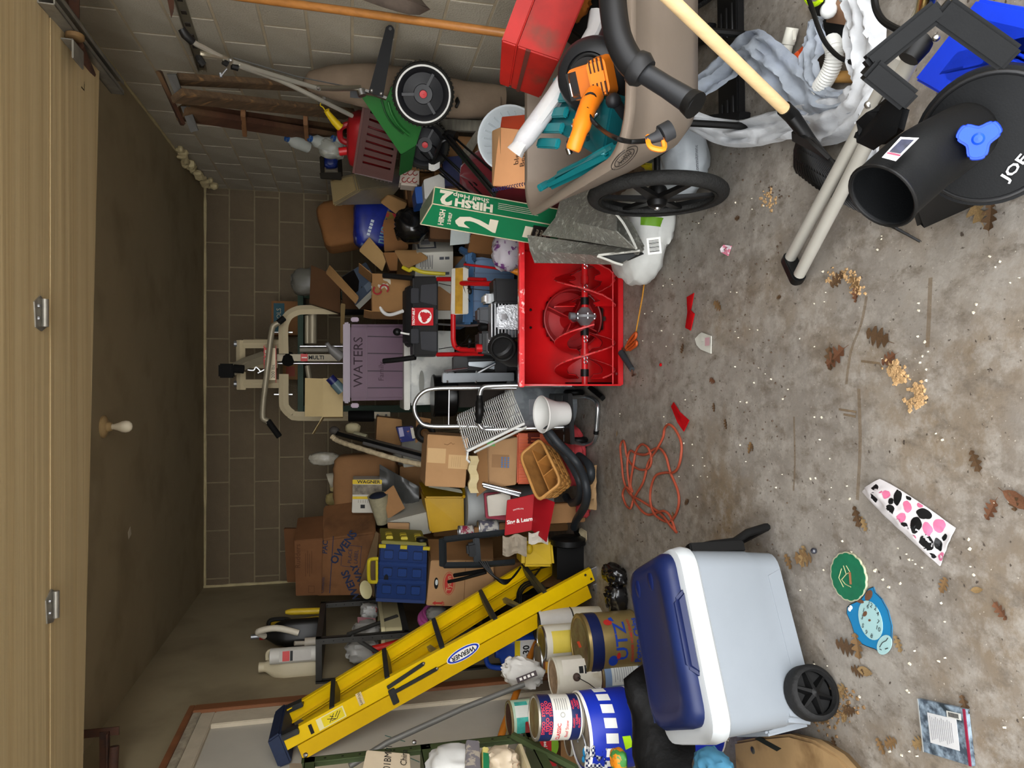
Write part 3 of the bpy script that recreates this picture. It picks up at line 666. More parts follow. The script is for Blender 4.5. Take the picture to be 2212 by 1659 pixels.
qb('side_board',[(1082,332,2.73),(1082,274,2.74),(1064,282,2.8),(1064,400,2.8)],(0,.012,0),CARD,nb,bevel=.001)
HAND=mt('#3a2a20',.8)
text('blends',M@Mx.Translation((.02,.0,.001)),.036,HAND,pg)
text('Beginning',M@Mx.Translation((.025,-.034,.001)),.034,HAND,pg)
text('sounds',M@Mx.Translation((.035,-.064,.001)),.03,HAND,pg)
text('Ending',M@Mx.Translation((.02,-.094,.001)),.032,HAND,pg)
SPR=mt('#20204a',.4)
for k in range(18):
 p=M@V((-wq*.5+.003,-hq*.5+hq*(k+.5)/18,0));MB(fr(p,(1,0,0),M.to_3x3()@V((0,1,0)))).torus(.006,.0014,10,5).build('spiral_ring',SPR,nb)
 # front right: rake, poles, blower chute, bin, bags
WOODL=mt('#cdb083',.55,var=.12,scale=8,stretch=(6,6,1),col3='#a88a64',mix3=(.6,.8))
def ribbon(name,pts,widths,mat,parent=None,seed=0,amp=.02,n=9,nc=17,th=.0015,folds=5,side=None):
 path=smoothpath(pts,n);m_=len(path);g=[]
 wl_=widths if isinstance(widths,(list,tuple))else[widths]*len(pts)
 for i,p in enumerate(path):
  t=(path[min(i+1,m_-1)]-path[max(i-1,0)]).normalized()
  sd=t.cross(V((0,0,1)))if side is None else V(side)
  sd=(sd-t*sd.dot(t)).normalized();up=sd.cross(t)
  if up.z<0:up=-up
  f=i/(m_-1)*(len(wl_)-1);k=min(int(f),len(wl_)-2);wd=wl_[k]+(wl_[k+1]-wl_[k])*(f-k)
  row=[]
  for j in range(nc):
   u=j/(nc-1)-.5
   z=amp*(.35*cos(u*folds*PI+2*nz(p,3,seed))+.9*(ridge((u*3.2,f*.8+3,seed),1.3,seed)-.5)+.35*(ridge((u*4,f*2.5,seed),1.7,seed)-.5)+.8*(1-4*u*u))
   q=p+sd*(u*wd)+up*z
   q.z=max(q.z,.003+.004*(j%2));row.append(q)
  g.append(row)
 return MB().grid(g,th).build(name,mat,parent,smooth=70)
rk=T('leaf_rake',(.6,1.65,0),'black fan rake with a pale wooden handle resting against the garden cart','rake')
ap=V((.70,1.65,.175));he=P(1450,0,1.42);hd=(he-ap)
MB().tube([ap+hd*.02,ap+hd*2.2],.0155,14).build('handle',WOODL,rk)
t1,t2=G(1742,378),G(1990,522)
mid=(t1+t2)/2
MB().tube([ap+hd*.08,ap,ap+(mid-ap)*.25,ap+(mid-ap)*.62],[.02,.02,.016,.012],12).build('socket',BLACKP,rk)
nT=24
for k in range(nT):
 f=k/(nT-1);tip=t1+(t2-t1)*f
 s0=ap+(mid-ap)*.22+(t2-t1).normalized()*(f-.5)*.07
 s1=s0+(tip-s0)*.80+V((0,0,.035+.02*sin(f*PI)))
 dr_=(tip-s0).normalized();e=tip;e.z=.003
 MB().tube([s0,(s0+s1)/2+V((0,0,.006)),s1,s1+dr_*.035+V((0,0,-.004)),e+dr_*.0],[.0048,.0044,.0038,.0036,.003],5).build('tine',BLACKP,rk)
for fr_ in(.3,.62):
 pts=[]
 for k in range(9):
  f=k/8;tip=t1+(t2-t1)*f;s0=ap+(mid-ap)*.22+(t2-t1).normalized()*(f-.5)*.07
  pts.append(s0+(tip-s0)*fr_*.86+V((0,0,(.035+.02*sin(f*PI))*fr_+.004)))
 MB().tube(pts,.009,6,flat=.4).build('cross_brace',BLACKP,rk)
g=[]
for fr_ in(.0,.1,.2):
 g.append([ap+(mid-ap)*.2+(t2-t1).normalized()*(f-.5)*.075+((t1+(t2-t1)*f)-(ap+(mid-ap)*.2))*fr_+V((0,0,.012))for f in(0,.25,.5,.75,1)])
MB().grid(g,.008).build('fan_plate',BLACKP,rk)
ALU=mt('#b4b1a8',.45,metal=.35,var=.06)
pl=T('extension_poles',G(1715,590),'pair of grey aluminium poles joined by a black end bracket, lying over the rake','poles')
fa,fb=G(1702,566,.03),G(1727,592,.03)
ea,eb=P(1948,118,1.20),P(1985,95,1.20)
MB().rod(fa,ea,.0165,14).build('pole',ALU,pl);MB().rod(fb,P(1975,112,1.17),.0165,14).build('pole',ALU,pl)
M=fr((fa+fb)/2,fb-fa,(fa-ea))
MB(M).prism(rrect(.1,.04,.016),-.012,.02).build('end_bracket',BLACKP,pl,bevel=.003)
for q in(-.036,.036):MB(M).torus(.008,.003,14,6,Mx.Translation((q,0,.02))).build('eyelet',BLACKP,pl)
MB().ball(P(1876,226,1.318),.009,10).rod(P(1876,226,1.318),P(1888,236,1.315),.0035,8).build('clamp_bolt',STEEL,pl)
MB().rod(P(1886,248,1.3),P(1918,196,1.24),.0035,8).build('lever',STEEL,pl)
MB().tube([P(1962,128,1.165),P(1985,96,1.155),P(1998,84,1.15)],[.02,.024,.02],12).build('top_clamp',BLACKP,pl)
MB().ball(P(2022,82,1.12),.007,10).build('rivet',STEEL,pl)
SJ=mt('#0c0d0e',.55,var=.12,scale=40,bump=.08,bscale=300,spec=.12)
sj=T('snow_chute',(.42,1.2,0),'black plastic snow thrower chute with a blue star knob, nearest thing on the floor','chute')
Yd=1.0
cb=P(2135,300,Yd);zd_=(EYE-cb).normalized()
Md=fr(cb,RT,zd_+V((-.12,0,.1)))
MB(Md).lathe([(.112,-.13),(.118,-.07),(.115,-.018),(.104,-.016),(.100,-.004),(.05,.004),(.0001,.006)],44,close=False).build('drum_cover',SJ,sj)
MB(Md).torus(.104,.005,48,8,Mx.Translation((0,0,-.012))).build('cover_rim',mt('#101011',.4),sj)
o0,o1,o2,o3=P(2040,318,.985),P(1990,350,.98),P(1940,392,.985),P(1905,424,.985)
path=smoothpath([P(2085,290,1.0),o0,o1,o2,o3],5)
rr_=[.052+.006*min(1,i/12)for i in range(len(path))]
MB().tube(path,rr_,28)
vs_=MB();k=28
tb_=MB().tube(path,rr_,k);n_=len(path)
fs_=[f for f in tb_.f if len(f)==4]
tb_.f=fs_
o=tb_.build('discharge_tube',SJ,sj);sm=o.modifiers.new('t','SOLIDIFY');sm.thickness=.004;sm.offset=-1
ax=(path[-1]-path[-2]).normalized()
MB(fr(path[-1],UP,ax)).torus(.0575,.003,36,8).build('tube_lip',BLACKP,sj)
MB(fr(path[-1]-ax*.12,UP,ax)).lathe([(.0001,0),(.05,0)],28,close=False).build('tube_baffle',mt('#0b0b0b',.8),sj)
qb('gear_housing',[(1958,300,.99),(1985,200,.96),(1905,192,1.0),(1872,262,1.05)],(0,.1,-.03),SJ,sj,bevel=.02)
qb('clamp_block',[(2075,352,.93),(2105,268,.93),(2062,262,.95),(2035,305,.95)],(0,.05,-.02),SJ,sj,bevel=.014)
def bar(name,a,b_,wd,ht,mat,parent):
 ax_=b_-a;M_=frx(a,ax_,EYE-(a+b_)/2);return MB(M_).b2((0,-wd/2,-ht/2),(ax_.length,wd/2,ht/2)).build(name,mat,parent,bevel=.006)
c0,c1,c2,c3=P(1874,145,.99),P(2030,18,.93),P(2185,128,.90),P(1965,218,.98)
bar('frame_bar',c0,c1,.034,.03,SJ,sj);bar('frame_bar',c1,c2,.042,.034,SJ,sj);bar('frame_bar',c0,c3,.036,.05,SJ,sj)
BLU=mt('#1240c8',.35,var=.05)
kb=P(2113,300,.90);Mk=fr(kb,UP+RT*.4,EYE-kb)
star=[]
for i in range(30):
 a=2*PI*i/30;r=min(.031,.027+.0085*cos(3*a))
 star.append((r*cos(a)*1.05,r*sin(a)*1.05))
kn=MB(Mk).prism(star,-.028,.006,taper=.92).build('knob',BLU,sj,bevel=.003)
MB(Mk).lathe([(.0001,.011),(.006,.010),(.009,.0065)],16,close=False).build('knob_cap',BLU,kn)
MB().hexa([G(1985,500,0),G(2188,412,0),G(2150,330,0),G(1960,420,0),P(1950,410,1.05),P(2110,330,1.0),P(2140,280,1.06),P(1990,340,1.12)]).build('foot',SJ,sj,bevel=.012)
lf=Md@Mx.Translation((0,0,-.003))
WM=mt('#f2f2f0',.5,var=.01)
text('JOE',Md@Mx.Translation((-.054,-.036,.0045))@Mx.Rotation(R(-42),4,'Z'),.021,WM,sj,bold=.02,sx=1.35)
lp0=[P(1905,340,.935),P(1935,348,.925),P(1985,298,.925),P(1945,296,.93)]
n1=EYE-lp0[0]
MB().hexa([p+n1 .normalized()*.004 for p in lp0]+[p for p in lp0]).build('label_border',WM,sj)
lp1=[lp_(lp_(lp0[0],lp0[1],a),lp_(lp0[3],lp0[2],a),b_)for a,b_ in((.1,.3),(.85,.3),(.85,.92),(.15,.9))]
MB().hexa([p+n1 .normalized()*.0055 for p in lp1]+[p for p in lp1]).build('label',mt('#2a2c3c',.35,var=.5,scale=80),sj)
lp2=[lp_(lp_(lp0[0],lp0[1],a),lp_(lp0[3],lp0[2],a),b_)for a,b_ in((.05,.2),(.95,.2),(.95,.27),(.05,.27))]
MB().hexa([p+n1 .normalized()*.0055 for p in lp2]+[p for p in lp2]).build('label_stripe',mt('#c83048',.4),sj)
BIN=mt('#0a2fb8',.4,var=.1,scale=6)
bn=T('recycling_bin',(.75,1.3,0),'bright blue plastic bin lying under the black snow chute','bin')
tq_=[G(1985,172,.10),G(2120,0,.10),G(2420,60,.10),G(2260,330,.10)]
bq_=[p+V((0,0,-.098))for p in tq_]
MB().hexa(bq_+tq_).build('side',BIN,bn,bevel=.015)
rm=[lp_(p,sum(tq_,V())/4,-.02)for p in tq_]
MB().hexa([p+V((0,0,-.012))for p in rm]+[p+V((0,0,.012))for p in rm]).build('rim',mt('#1038c8',.38),bn,bevel=.006)
MB().hexa([lp_(p,sum(tq_,V())/4,.25)+V((0,0,.005))for p in tq_]+[lp_(p,sum(tq_,V())/4,.28)+V((0,0,.012))for p in tq_]).build('raised_panel',BIN,bn,bevel=.006)
BST=mt('#111112',.4,metal=.2,var=.15,scale=60,bump=.05,bscale=400)
sf=T('steel_frame',G(1580,150),'black ribbed steel frame pieces lying on the floor under the garden cart','frame')
a0,a1=G(1568,-60,.035),G(1572,262,.035)
ax=(a1-a0);M=fr(a0,ax,(0,0,1));Lr=ax.length
MB(M).b2((0,-.065,-.03),(Lr,.065,0)).build('ribbed_rail',BST,sf,bevel=.004)
for k in range(3):
 for xx in(.18,.5):MB(M).prism(rrect(.11,.012,.005,3,xx*Lr/.62 if 0 else xx,-.036+.036*k),0,.005,taper=.9).build('rib',mt('#1c1c1d',.35,metal=.3),sf)
a0,a1=G(1470,272,.05),G(1608,262,.03)
MB(fr(a0,a1-a0,(0,0,1))).b2((0,-.03,-.04),((a1-a0).length,.03,0)).build('side_rail',BST,sf,bevel=.003)
MB().ball(G(1572,261,.036),(.012,.012,.004),12).build('bolt',STEEL,sf)
a0,a1=G(1475,88,.04),G(1535,68,.03)
MB(fr(a0,a1-a0,(0,0,1))).b2((0,-.03,-.03),((a1-a0).length,.03,0)).build('cross_rail',BST,sf,bevel=.003)
FILM=mt('#8f969f',.35,var=.1,scale=12,bump=.3,bscale=35,alpha=.97,col3='#8a92a0',mix3=(.5,.7),scale3=9)
FILM2=mt('#aeb0b2',.35,var=.08,scale=12,bump=.3,bscale=35)
fm=T('plastic_film',G(1620,200),'long twisted strip of grey plastic film on the floor around the rake handle','plastic film')
ribbon('strip',[G(1462,226,.16),G(1540,170,.09),G(1600,120,.07),G(1632,110,.08),G(1680,150,.07),G(1730,200,.05),G(1790,235,.04),G(1860,225,.04)],[.08,.11,.12,.12,.13,.13,.1,.08],FILM,fm,3,.022)
ribbon('strip',[G(1458,232,.17),G(1510,268,.12),G(1580,288,.06),G(1650,280,.04),G(1720,262,.04),G(1790,262,.04),G(1850,225,.05),G(1872,150,.06),G(1860,60,.07),G(1850,-20,.08)],[.06,.075,.085,.1,.1,.13,.12,.1,.1,.1],FILM2,fm,8,.022)
ribbon('strip',[G(1870,240,.05),G(1885,320,.05),G(1880,360,.03)],[.06,.06,.04],FILM2,fm,12,.02)
ribbon('strip',[G(1770,205,.04),G(1752,150,.05),G(1762,90,.05),G(1770,45,.04)],[.05,.09,.07,.04],FILM,fm,15,.02)
PVC=mt('#d0cec2',.4,var=.08,scale=20);ORV=mt('#c84a1c',.4,var=.1)
pv=T('pipe_fitting',G(1705,90),'white plastic pipe fitting with a clip standing on the floor behind the film','fitting')
MB().tube([G(1696,122,.03),G(1702,98,.03),G(1702,96,.03),G(1712,60,.03)],[.017,.016,.019,.019],14).build('pipe',PVC,pv)
MB().tube([G(1715,66,.045),G(1716,88,.05)],.005,6).build('clip',PVC,pv)
MB().tube([G(1695,125,.03),G(1692,140,.03)],[.018,.016],14).build('gasket',mt('#333',.6),pv)
vl=T('pipe_valve',G(1730,150),'orange plastic pipe valve with a black stub beside the white hose','valve')
MB().tube([G(1717,178,.03),G(1722,150,.03),G(1735,120,.03),G(1752,105,.03)],[.021,.019,.022,.022],14).build('body',ORV,vl)
MB().ball(G(1730,128,.035),.026,12).build('bulge',ORV,vl)
MB().torus(.021,.004,18,6,fr(G(1722,146,.03),(0,0,1),G(1717,170,.03)-G(1735,120,.03))).build('seal',mt('#222',.5),vl)
MB().tube([G(1752,105,.03),G(1785,92,.03)],.016,12).build('stub',mt('#3a3632',.35),vl)
hs=[G(1757,206,.03),G(1778,180,.045),G(1797,145,.055),G(1803,110,.06),G(1796,90,.05)]
hp=smoothpath(hs,14)
tag(MB().tube(hp,[.021+.0032*(i%2)for i in range(len(hp))],14).build('hose',mt('#c9c9c4',.4)),'white corrugated hose piece curving over the grey film','hose')
tag(MB().rod(G(1805,166,.018),G(1905,166,.018),.0155,12).build('dowel',mt('#a07840',.55,var=.15,scale=10)),'short varnished wooden handle lying beside the white hose','handle')
bl=T('light_bulb',G(1790,20,.05),'white plastic bulb with neon yellow prongs beside a black cable','bulb')
MB().ball(G(1790,22,.06),(.022,.022,.022),14).rod(G(1790,20,.06),G(1798,-10,.06),.015,12).build('bulb',mt('#d8dad8',.3),bl)
MB().tube(smoothpath([G(1742,-2,.07),G(1752,9,.07),G(1764,8,.07),G(1774,0,.07)],4),.007,8).build('prong',mt('#b8e010',.4),bl)
tag(MB().tube(smoothpath([G(1742,-15,.10),G(1755,20,.10),G(1768,60,.10),G(1785,95,.09),G(1815,125,.08),G(1850,138,.07)],5),.006,8).build('cable',BLACKP),'black cable looping over the hose and grey film','cable')
tag(MB().tube(smoothpath([G(1888,-10,.12),G(1893,20,.12),G(1908,45,.12),G(1935,62,.12),G(1960,70,.12)],5),.008,8).build('cable',BLACKP),'thick black cable behind the snow chute frame','cable')
o=MB().hexa([G(1782,50,.02),G(1785,42,.02),G(1835,48,.02),G(1835,58,.02),G(1800,8,.05),G(1812,-5,.05),G(1850,-5,.05),G(1845,20,.05)]).build('wood_offcut',mt('#8c6b52',.6,var=.2),None,bevel=.003);tag(o,'small brown wooden offcut beside the white bulb','offcut')
o=MB().grid([[G(1745,15,.012),G(1790,110,.01)],[G(1830,-20,.012),G(1850,60,.012)]],.006).build('rubber_mat',mt('#121213',.6));tag(o,'black rubber sheet under the bulb and hose','mat')
tag(MB().tube([P(1985,40,1.2),P(1998,18,1.16),P(2006,-20,1.12)],[.016,.018,.018],14).build('metal_collar',mt('#c9b070',.2,metal=1)),'shiny metal tube collar behind the black chute frame','collar')
# yellow stepladder leaning on the side wall
YEL=mt('#d9b400',.38,var=.06,scale=8,coat=.15);YELD=mt('#c9a200',.4,var=.06)
DST=mt('#3c3d3c',.42,metal=.6,var=.2,scale=20)
ld=T('stepladder',(-1.2,3.9,0),'folded yellow fibreglass stepladder with dark steps leaning against the side wall','ladder')
Ln,Tn=V((-1.075,3.67,.005)),V((-1.655,3.32,1.60))
Lf,Tf=V((-1.04,4.22,.005)),V((-1.655,3.60,1.60))
ax=((Tn+Tf)-(Ln+Lf)).normalized();yw=V((0,1,0));xn=yw.cross(ax).normalized()
if xn.x<0:xn=-xn
def channel(name,a,b_,inn,x0,x1,mat):
 d=(b_-a);s_=V((0,inn,0));mb=MB()
 def slab(p0,p1,q0,q1):
  mb.hexa([a+xn*p0+s_*q0,a+xn*p1+s_*q0,a+xn*p1+s_*q1,a+xn*p0+s_*q1,b_+xn*p0+s_*q0,b_+xn*p1+s_*q0,b_+xn*p1+s_*q1,b_+xn*p0+s_*q1])
 slab(x0,x1,0,.005);slab(x0,x0+.005,.005,.03);slab(x1-.005,x1,.005,.03)
 return mb.build(name,mat,ld)
for(L_,T_,inn,nm)in((Ln,Tn,1,'near'),(Lf,Tf,-1,'far')):
 channel('front_rail',L_,T_,inn,.006,.078,YEL)
 e=(T_-L_);channel('rear_rail',L_-e*-.03,T_-e*.04,inn,-.070,.0,YELD)
def on(t,f,x):a=Ln+(Tn-Ln)*t;b_=Lf+(Tf-Lf)*t;return a+(b_-a)*f+xn*x
for t in(.17,.345,.52,.69,.85):
 a,b_=on(t,.01,.045),on(t,.99,.045)
 M=frx(a,b_-a,ax)
 L_=(b_-a).length
 MB(M).b2((0,-.038,-.012),(L_,.036,.012)).build('step',DST,ld,bevel=.003)
 for k in range(4):MB(M).b2((.02,-.03+.018*k,.012),(L_-.02,-.024+.018*k,.014)).build('tread_ridge',mt('#6a6a66',.35,metal=.7),ld)
for t in(.2,.5,.8):
 a,b_=on(t,.02,-.05),on(t,.98,-.05);MB(fr(a,b_-a,ax)).b2((0,-.012,-.012),((b_-a).length,.012,.012)).build('rear_brace',DULLST,ld)
for f in(.03,.97):
 for t in(.1,):MB().tube([on(.17,f,.03),on(.08,.5+(f-.5)*.92,-.01)],.008,6,flat=.4).build('knee_brace',DST,ld)
MB().tube([on(.17,.3,.03),on(.07,.03,.03)],.009,6,flat=.4).build('knee_brace',DST,ld);MB().tube([on(.17,.7,.03),on(.07,.97,.03)],.009,6,flat=.4).build('knee_brace',DST,ld)
cp=MB().hexa([on(.985,-.05,-.05),on(.985,1.05,-.05),on(.985,1.05,.1),on(.985,-.05,.1),on(1.02,-.03,-.045),on(1.02,1.03,-.045),on(1.02,1.03,.09),on(1.02,-.03,.09)]).build('top_cap',mt('#1c2740',.6,var=.2,scale=20),ld,bevel=.008)
for f in(.03,.97):MB(fr(on(.965,f,.055),yw,xn)).b2((-.025,-.04,0),(.025,.04,.026)).build('cap_bracket',DST,ld,bevel=.003)
for(L_,sg)in((Ln,-1),(Lf,-1)):
 M=fr(L_+V((0,-.0035,0))+xn*.04,xn,(0,-1,0))
 MB(M).b2((-.036,-.075,-.002),(.036,.0,.004)).build('foot_plate',STEEL,ld,bevel=.002)
 MB(M).b2((-.108,-.05,-.002),(-.05,.02,.004)).build('foot_plate',STEEL,ld,bevel=.002)
dn_=(Tn-Ln).normalized();wn_=dn_.cross(xn).normalized();wn_=wn_ if wn_.y<0 else-wn_
M=fr(Ln+xn*.006+wn_*.002,dn_,wn_);yx=(M.to_3x3()@V((0,1,0))).dot(xn)
sg=1 if yx>0 else-1
for(u,x)in((.02,.02),(.045,.055),(.03,-.04)):MB(M).lathe([(.0001,.009),(.005,.008),(.007,.004)],12,Mx.Translation((u,x*sg,0)),close=False).build('rivet',DST,ld)
def nearlab(name,u,x,w_,h_,mat,z=.001):return decal(M@Mx.Translation((u,x*sg,z)),w_,h_,mat,ld,name)
Lr=(Tn-Ln).length
B_=mt('#1838a8',.45,var=.03)
lg=poly(M@Mx.Translation((.47*Lr,.0*sg,.0)),ell(.092,.032),Wt,ld,'brand_plate',z=.0012)
poly(M@Mx.Translation((.47*Lr,0,0)),ell(.087,.029),B_,lg,'brand_ring',z=.0018);poly(M@Mx.Translation((.47*Lr,0,0)),ell(.076,.021),Wt,lg,'brand_field',z=.0024)
text('WERNER',M@Mx.Translation((.47*Lr,0,.002))@Mx.Rotation(0,4,'Z'),.032,INK,lg,bold=.03,shear=.15)
nearlab('warning_label',.86*Lr,.035,.13,.055,mt('#d8cf9c',.5,var=.05));nearlab('warning_field',.855*Lr,.035,.1,.045,mt('#d6c020',.5),.0016)
nearlab('warning_bar',.915*Lr,.035,.016,.045,INK,.0018)
def stroke(Mm,pts,r,mat,parent,name='pictogram'):MB(Mm).tube([(p[0],p[1],.0022)for p in pts],r,4,flat=.3).build(name,mat,parent)
for pts in([(-.03,-.012),(-.005,.014),(.02,.012)],[(-.02,-.016),(.0,.004)],[(.0,-.015),(.03,.016)],[(.006,.0),(.02,-.012)],[(.0,.012),(.035,-.005)]):stroke(M@Mx.Translation((.85*Lr,.035*sg,0)),pts,.0016,INK,ld)
nearlab('masking_tape',.775*Lr,.05,.028,.06,mt('#c9b488',.7));text('Waters',M@Mx.Translation((.775*Lr,.05*sg,.0012))@Mx.Rotation(PI/2,4,'Z'),.02,INK,ld)
for(a,b_)in(((.70*Lr,.035),(.585*Lr,.055)),((.695*Lr,.0),(.555*Lr,.0))):
 a3,b3=M@V((a[0],a[1]*sg,.006)),M@V((b_[0],b_[1]*sg,.006))
 MB(frx(a3,b3-a3,M.to_3x3()@V((0,0,1)))).b2((0,-.01,0),((b3-a3).length,.01,.004)).build('spreader_bar',DST,ld,bevel=.002)
 MB().ball(b3,.008,8).build('rivet',STEEL,ld)
MB(M).b2((.69*Lr-.013,-.02,0),(.69*Lr+.02,.055,.012)).build('spreader_hinge',DST,ld,bevel=.003)
# wheeled cooler
co=T('cooler',(-.76,1.95,0),'grey and white wheeled cooler with a blue lid on the concrete floor','cooler')
e=V((.896,.445,0));Mc=fr((-.775,1.945,0),e,(0,0,1))
GRY=mt('#80868c',.45,var=.04,scale=4,col3='#7d8288',mix3=(.66,.8),scale3=9);LIDB=mt('#101b42',.42,var=.1,scale=14,spec=.3,col3='#17254f',mix3=(.5,.7));RIMW=mt('#b4b8ba',.42,var=.04,col3='#b4b4ae',mix3=(.6,.8))
def rr_ring(w_,d,r,z,n=5,dx=0,dy=0):return[V((p[0]+dx,p[1]+dy,z))for p in rrect(w_,d,r,n)]
bd=loft(MB(Mc),[rr_ring(.455,.275,.05,.045),rr_ring(.47,.29,.055,.05),rr_ring(.482,.302,.055,.13),rr_ring(.486,.306,.055,.135),rr_ring(.505,.325,.06,.318)],True,True).build('body',GRY,co,smooth=35)
for(x0,x1,z0,z1)in((-.13,.18,.05,.1),):
 MB(Mc).hexa([V(p)for p in((x0,-.146,z0),(x1,-.146,z0),(x1-.02,-.150,z1),(x0+.03,-.150,z1),(x0,-.13,z0),(x1,-.13,z0),(x1,-.13,z1),(x0,-.13,z1))]).build('front_panel',mt('#7f858b',.45,var=.04),bd,bevel=.003)
MB(Mc).hexa([V(p)for p in((-.262,-.1,.19),(-.262,.1,.19),(-.248,.1,.05),(-.248,-.1,.05),(-.24,-.1,.19),(-.24,.1,.19),(-.22,.1,.05),(-.22,-.1,.05))]).build('end_panel',GRY,bd,bevel=.008)
loft(MB(Mc),[rr_ring(.505,.325,.06,.318),rr_ring(.522,.342,.065,.326),rr_ring(.53,.35,.065,.35),rr_ring(.52,.34,.065,.375),rr_ring(.49,.31,.06,.378)],True,True).build('rim',RIMW,co,smooth=35)
lidr=loft(MB(Mc),[rr_ring(.47,.30,.05,.372,dx=.015,dy=.01),rr_ring(.476,.306,.06,.395,dx=.015,dy=.01),rr_ring(.45,.28,.06,.415,dx=.015,dy=.012),rr_ring(.40,.225,.05,.419,dx=.015,dy=.02),rr_ring(.38,.2,.05,.414,dx=.015,dy=.02)],True,True).build('lid',LIDB,co,smooth=45)
MB(Mc).hexa([V(p)for p in((-.1,-.165,.373),(.14,-.165,.373),(.11,-.15,.402),(-.07,-.15,.402),(-.1,-.14,.373),(.14,-.14,.373),(.11,-.13,.41),(-.07,-.13,.41))]).build('lid_lip',LIDB,lidr,bevel=.008)
for(x,y)in((.19,-.02),(.19,.09)):MB(Mc).ball((x,y,.411),(.036,.021,.008),16).build('cup_recess',mt('#0f1a44',.3),lidr)
MB(Mc).b2((-.2,.13,.4),(.0,.134,.418)).build('lid_groove',mt('#0e1838',.5),lidr)
TYR=mt('#101010',.7,bump=.3,bscale=80,spec=.3)
for sgn in(-1,1):
 Mw=Mc@fr((-.165,sgn*.175,.072),(1,0,0),(0,sgn,0))
 w_=MB(Mw).lathe([(.045,-.028),(.066,-.028),(.072,-.018),(.072,.018),(.066,.026),(.058,.028),(.054,.012)],34,close=False).build('wheel',TYR,co)
 MB(Mw).lathe([(.0001,.0),(.056,.0)],30,close=False).build('wheel_disc',mt('#0a0a0a',.6),w_)
 for k in range(6):MB(Mw@Mx.Rotation(R(60*k+10),4,'Z')).hexa([V(p)for p in((.006,-.012,0),(.055,-.006,0),(.055,.006,0),(.006,.012,0),(.006,-.005,.022),(.055,-.003,.014),(.055,.003,.014),(.006,.005,.022))]).build('spoke',BLACKP,w_)
 MB(Mw).lathe([(.012,.0),(.012,.022),(.0001,.026)],14,close=False).build('hub_cap',BLACKP,w_)
 MB(Mc).hexa([V(p)for p in((-.245,sgn*.12,.05),(-.09,sgn*.12,.05),(-.09,sgn*.149,.07),(-.245,sgn*.149,.07),(-.235,sgn*.12,.155),(-.11,sgn*.12,.155),(-.12,sgn*.152,.15),(-.225,sgn*.152,.15))]).build('wheel_arch',GRY,bd,bevel=.012)
hp=[(.258,.10,.30),(.27,.10,.23),(.275,.10,.15),(.30,.10,.10),(.315,.1,.03),(.315,-.1,.03),(.30,-.1,.10),(.275,-.1,.15),(.27,-.1,.23),(.258,-.1,.30)]
MB(Mc).tube([V(p)for p in hp],.0125,8).build('handle',BLACKP,co)
for y in(-.1,.1):MB(Mc).b2((.24,y-.018,.13),(.275,y+.018,.31)).build('handle_slide',BLACKP,co,bevel=.004)
for(x,z,a)in((.02,.24,.2),(.05,.25,-.3),(-.07,.17,.1)):MB(Mc).box((x,-.1585+(.318-z)*.045,z),(.03,.0006,.0015),Mx.Translation((0,0,0))).build('scuff',mt('#55585c',.7),bd)
# cans in the corner
def canp(name,x,y,Y,r,z0,h,body,lid,label,**k):
 c=P(x,y,Y);return can(name,(c.x,c.y,z0),r,h,body,lid,label,**k),V((c.x,c.y,z0))
GOLD=mt('#8a7748',.35,metal=.6,var=.25,scale=9,col3='#5d5638',mix3=(.5,.7));RUSTY=mt('#6a5335',.6,metal=.3,var=.3,scale=14,col2='#7d7450',mix=(.4,.6),col3='#4a2f20',mix3=(.6,.7))
NAVY=mt('#16204a',.35,var=.1);TINW=mt('#c9c4b4',.55,var=.08,col3='#9c8a68',mix3=(.6,.75),scale3=6)
def camrot(c):return math.atan2(c.x,-(c.y))
def face(c,r,h,da=0,lift=.0008):
 d=V((EYE.x-c.x,EYE.y-c.y,0)).normalized();d=Mx.Rotation(da,3,'Z')@d
 return fr(V(c)+d*(r+lift)+V((0,0,h)),V((0,0,1)).cross(d),d)
o,c=canp('chip_tin',1300,1388,3.15,.137,0,.265,mt('#a08a58',.32,metal=.55,var=.15,scale=7,col3='#75673f',mix3=(.55,.75)),RUSTY,'large gold and blue crisp tin with a rusted lid',cat='tin',rim=GOLD)
MB(Mx.Translation(c)).lathe([(.138,.19),(.1385,.195),(.1385,.238),(.138,.245)],36,close=False).build('blue_band',NAVY,o)
f=face(c,.137,0,0)
UB=mt('#1c3c9c',.4,var=.02);UR=mt('#b82c28',.45,var=.02)
text('UTZ',f@Mx.Translation((-.0,.105,.001)),.078,UB,o,bend=.138,bold=.015,sx=1.15);text('HANOVER HOME BRAND',f@Mx.Translation((.0,.058,0)),.0175,UR,o,bend=.138,bold=.02)
text('Potato Chips',f@Mx.Translation((-.0,.028,0)),.040,UB,o,bend=.138,bold=.03)
f2=face(c,.1375,.15,-.62);poly(f2,ell(.026,.022),UB,o,'picture');poly(f2@Mx.Translation((.02,-.024,0)),ell(.02,.009),UR,o,'picture')
f3=face(c,.1375,.155,.65);poly(f3,ell(.016,.02),UR,o,'picture');poly(f3@Mx.Translation((.016,-.02,0)),[(-.012,-.012),(.012,-.004),(.006,.012),(-.008,.01)],UB,o,'picture')
poly(Mx.Translation(c+V((0,0,.2668))),[(.0,-.035),(.016,0),(.0,.035),(-.016,0)],mt('#e0482c',.6),o,'sticker')
OLIVE=mt('#7d6e2a',.4,metal=.4,var=.3,scale=20)
o,c=canp('paint_can',1190,1388,3.40,.086,.195,.185,TINW,OLIVE,'white paint can with a yellow label and olive lid, behind the gold crisp tin',rim=STEEL,cat='paint can')
decal(face(c,.0865,.1),.11,.1,mt('#cdb84a',.5),o,bend=.0865)
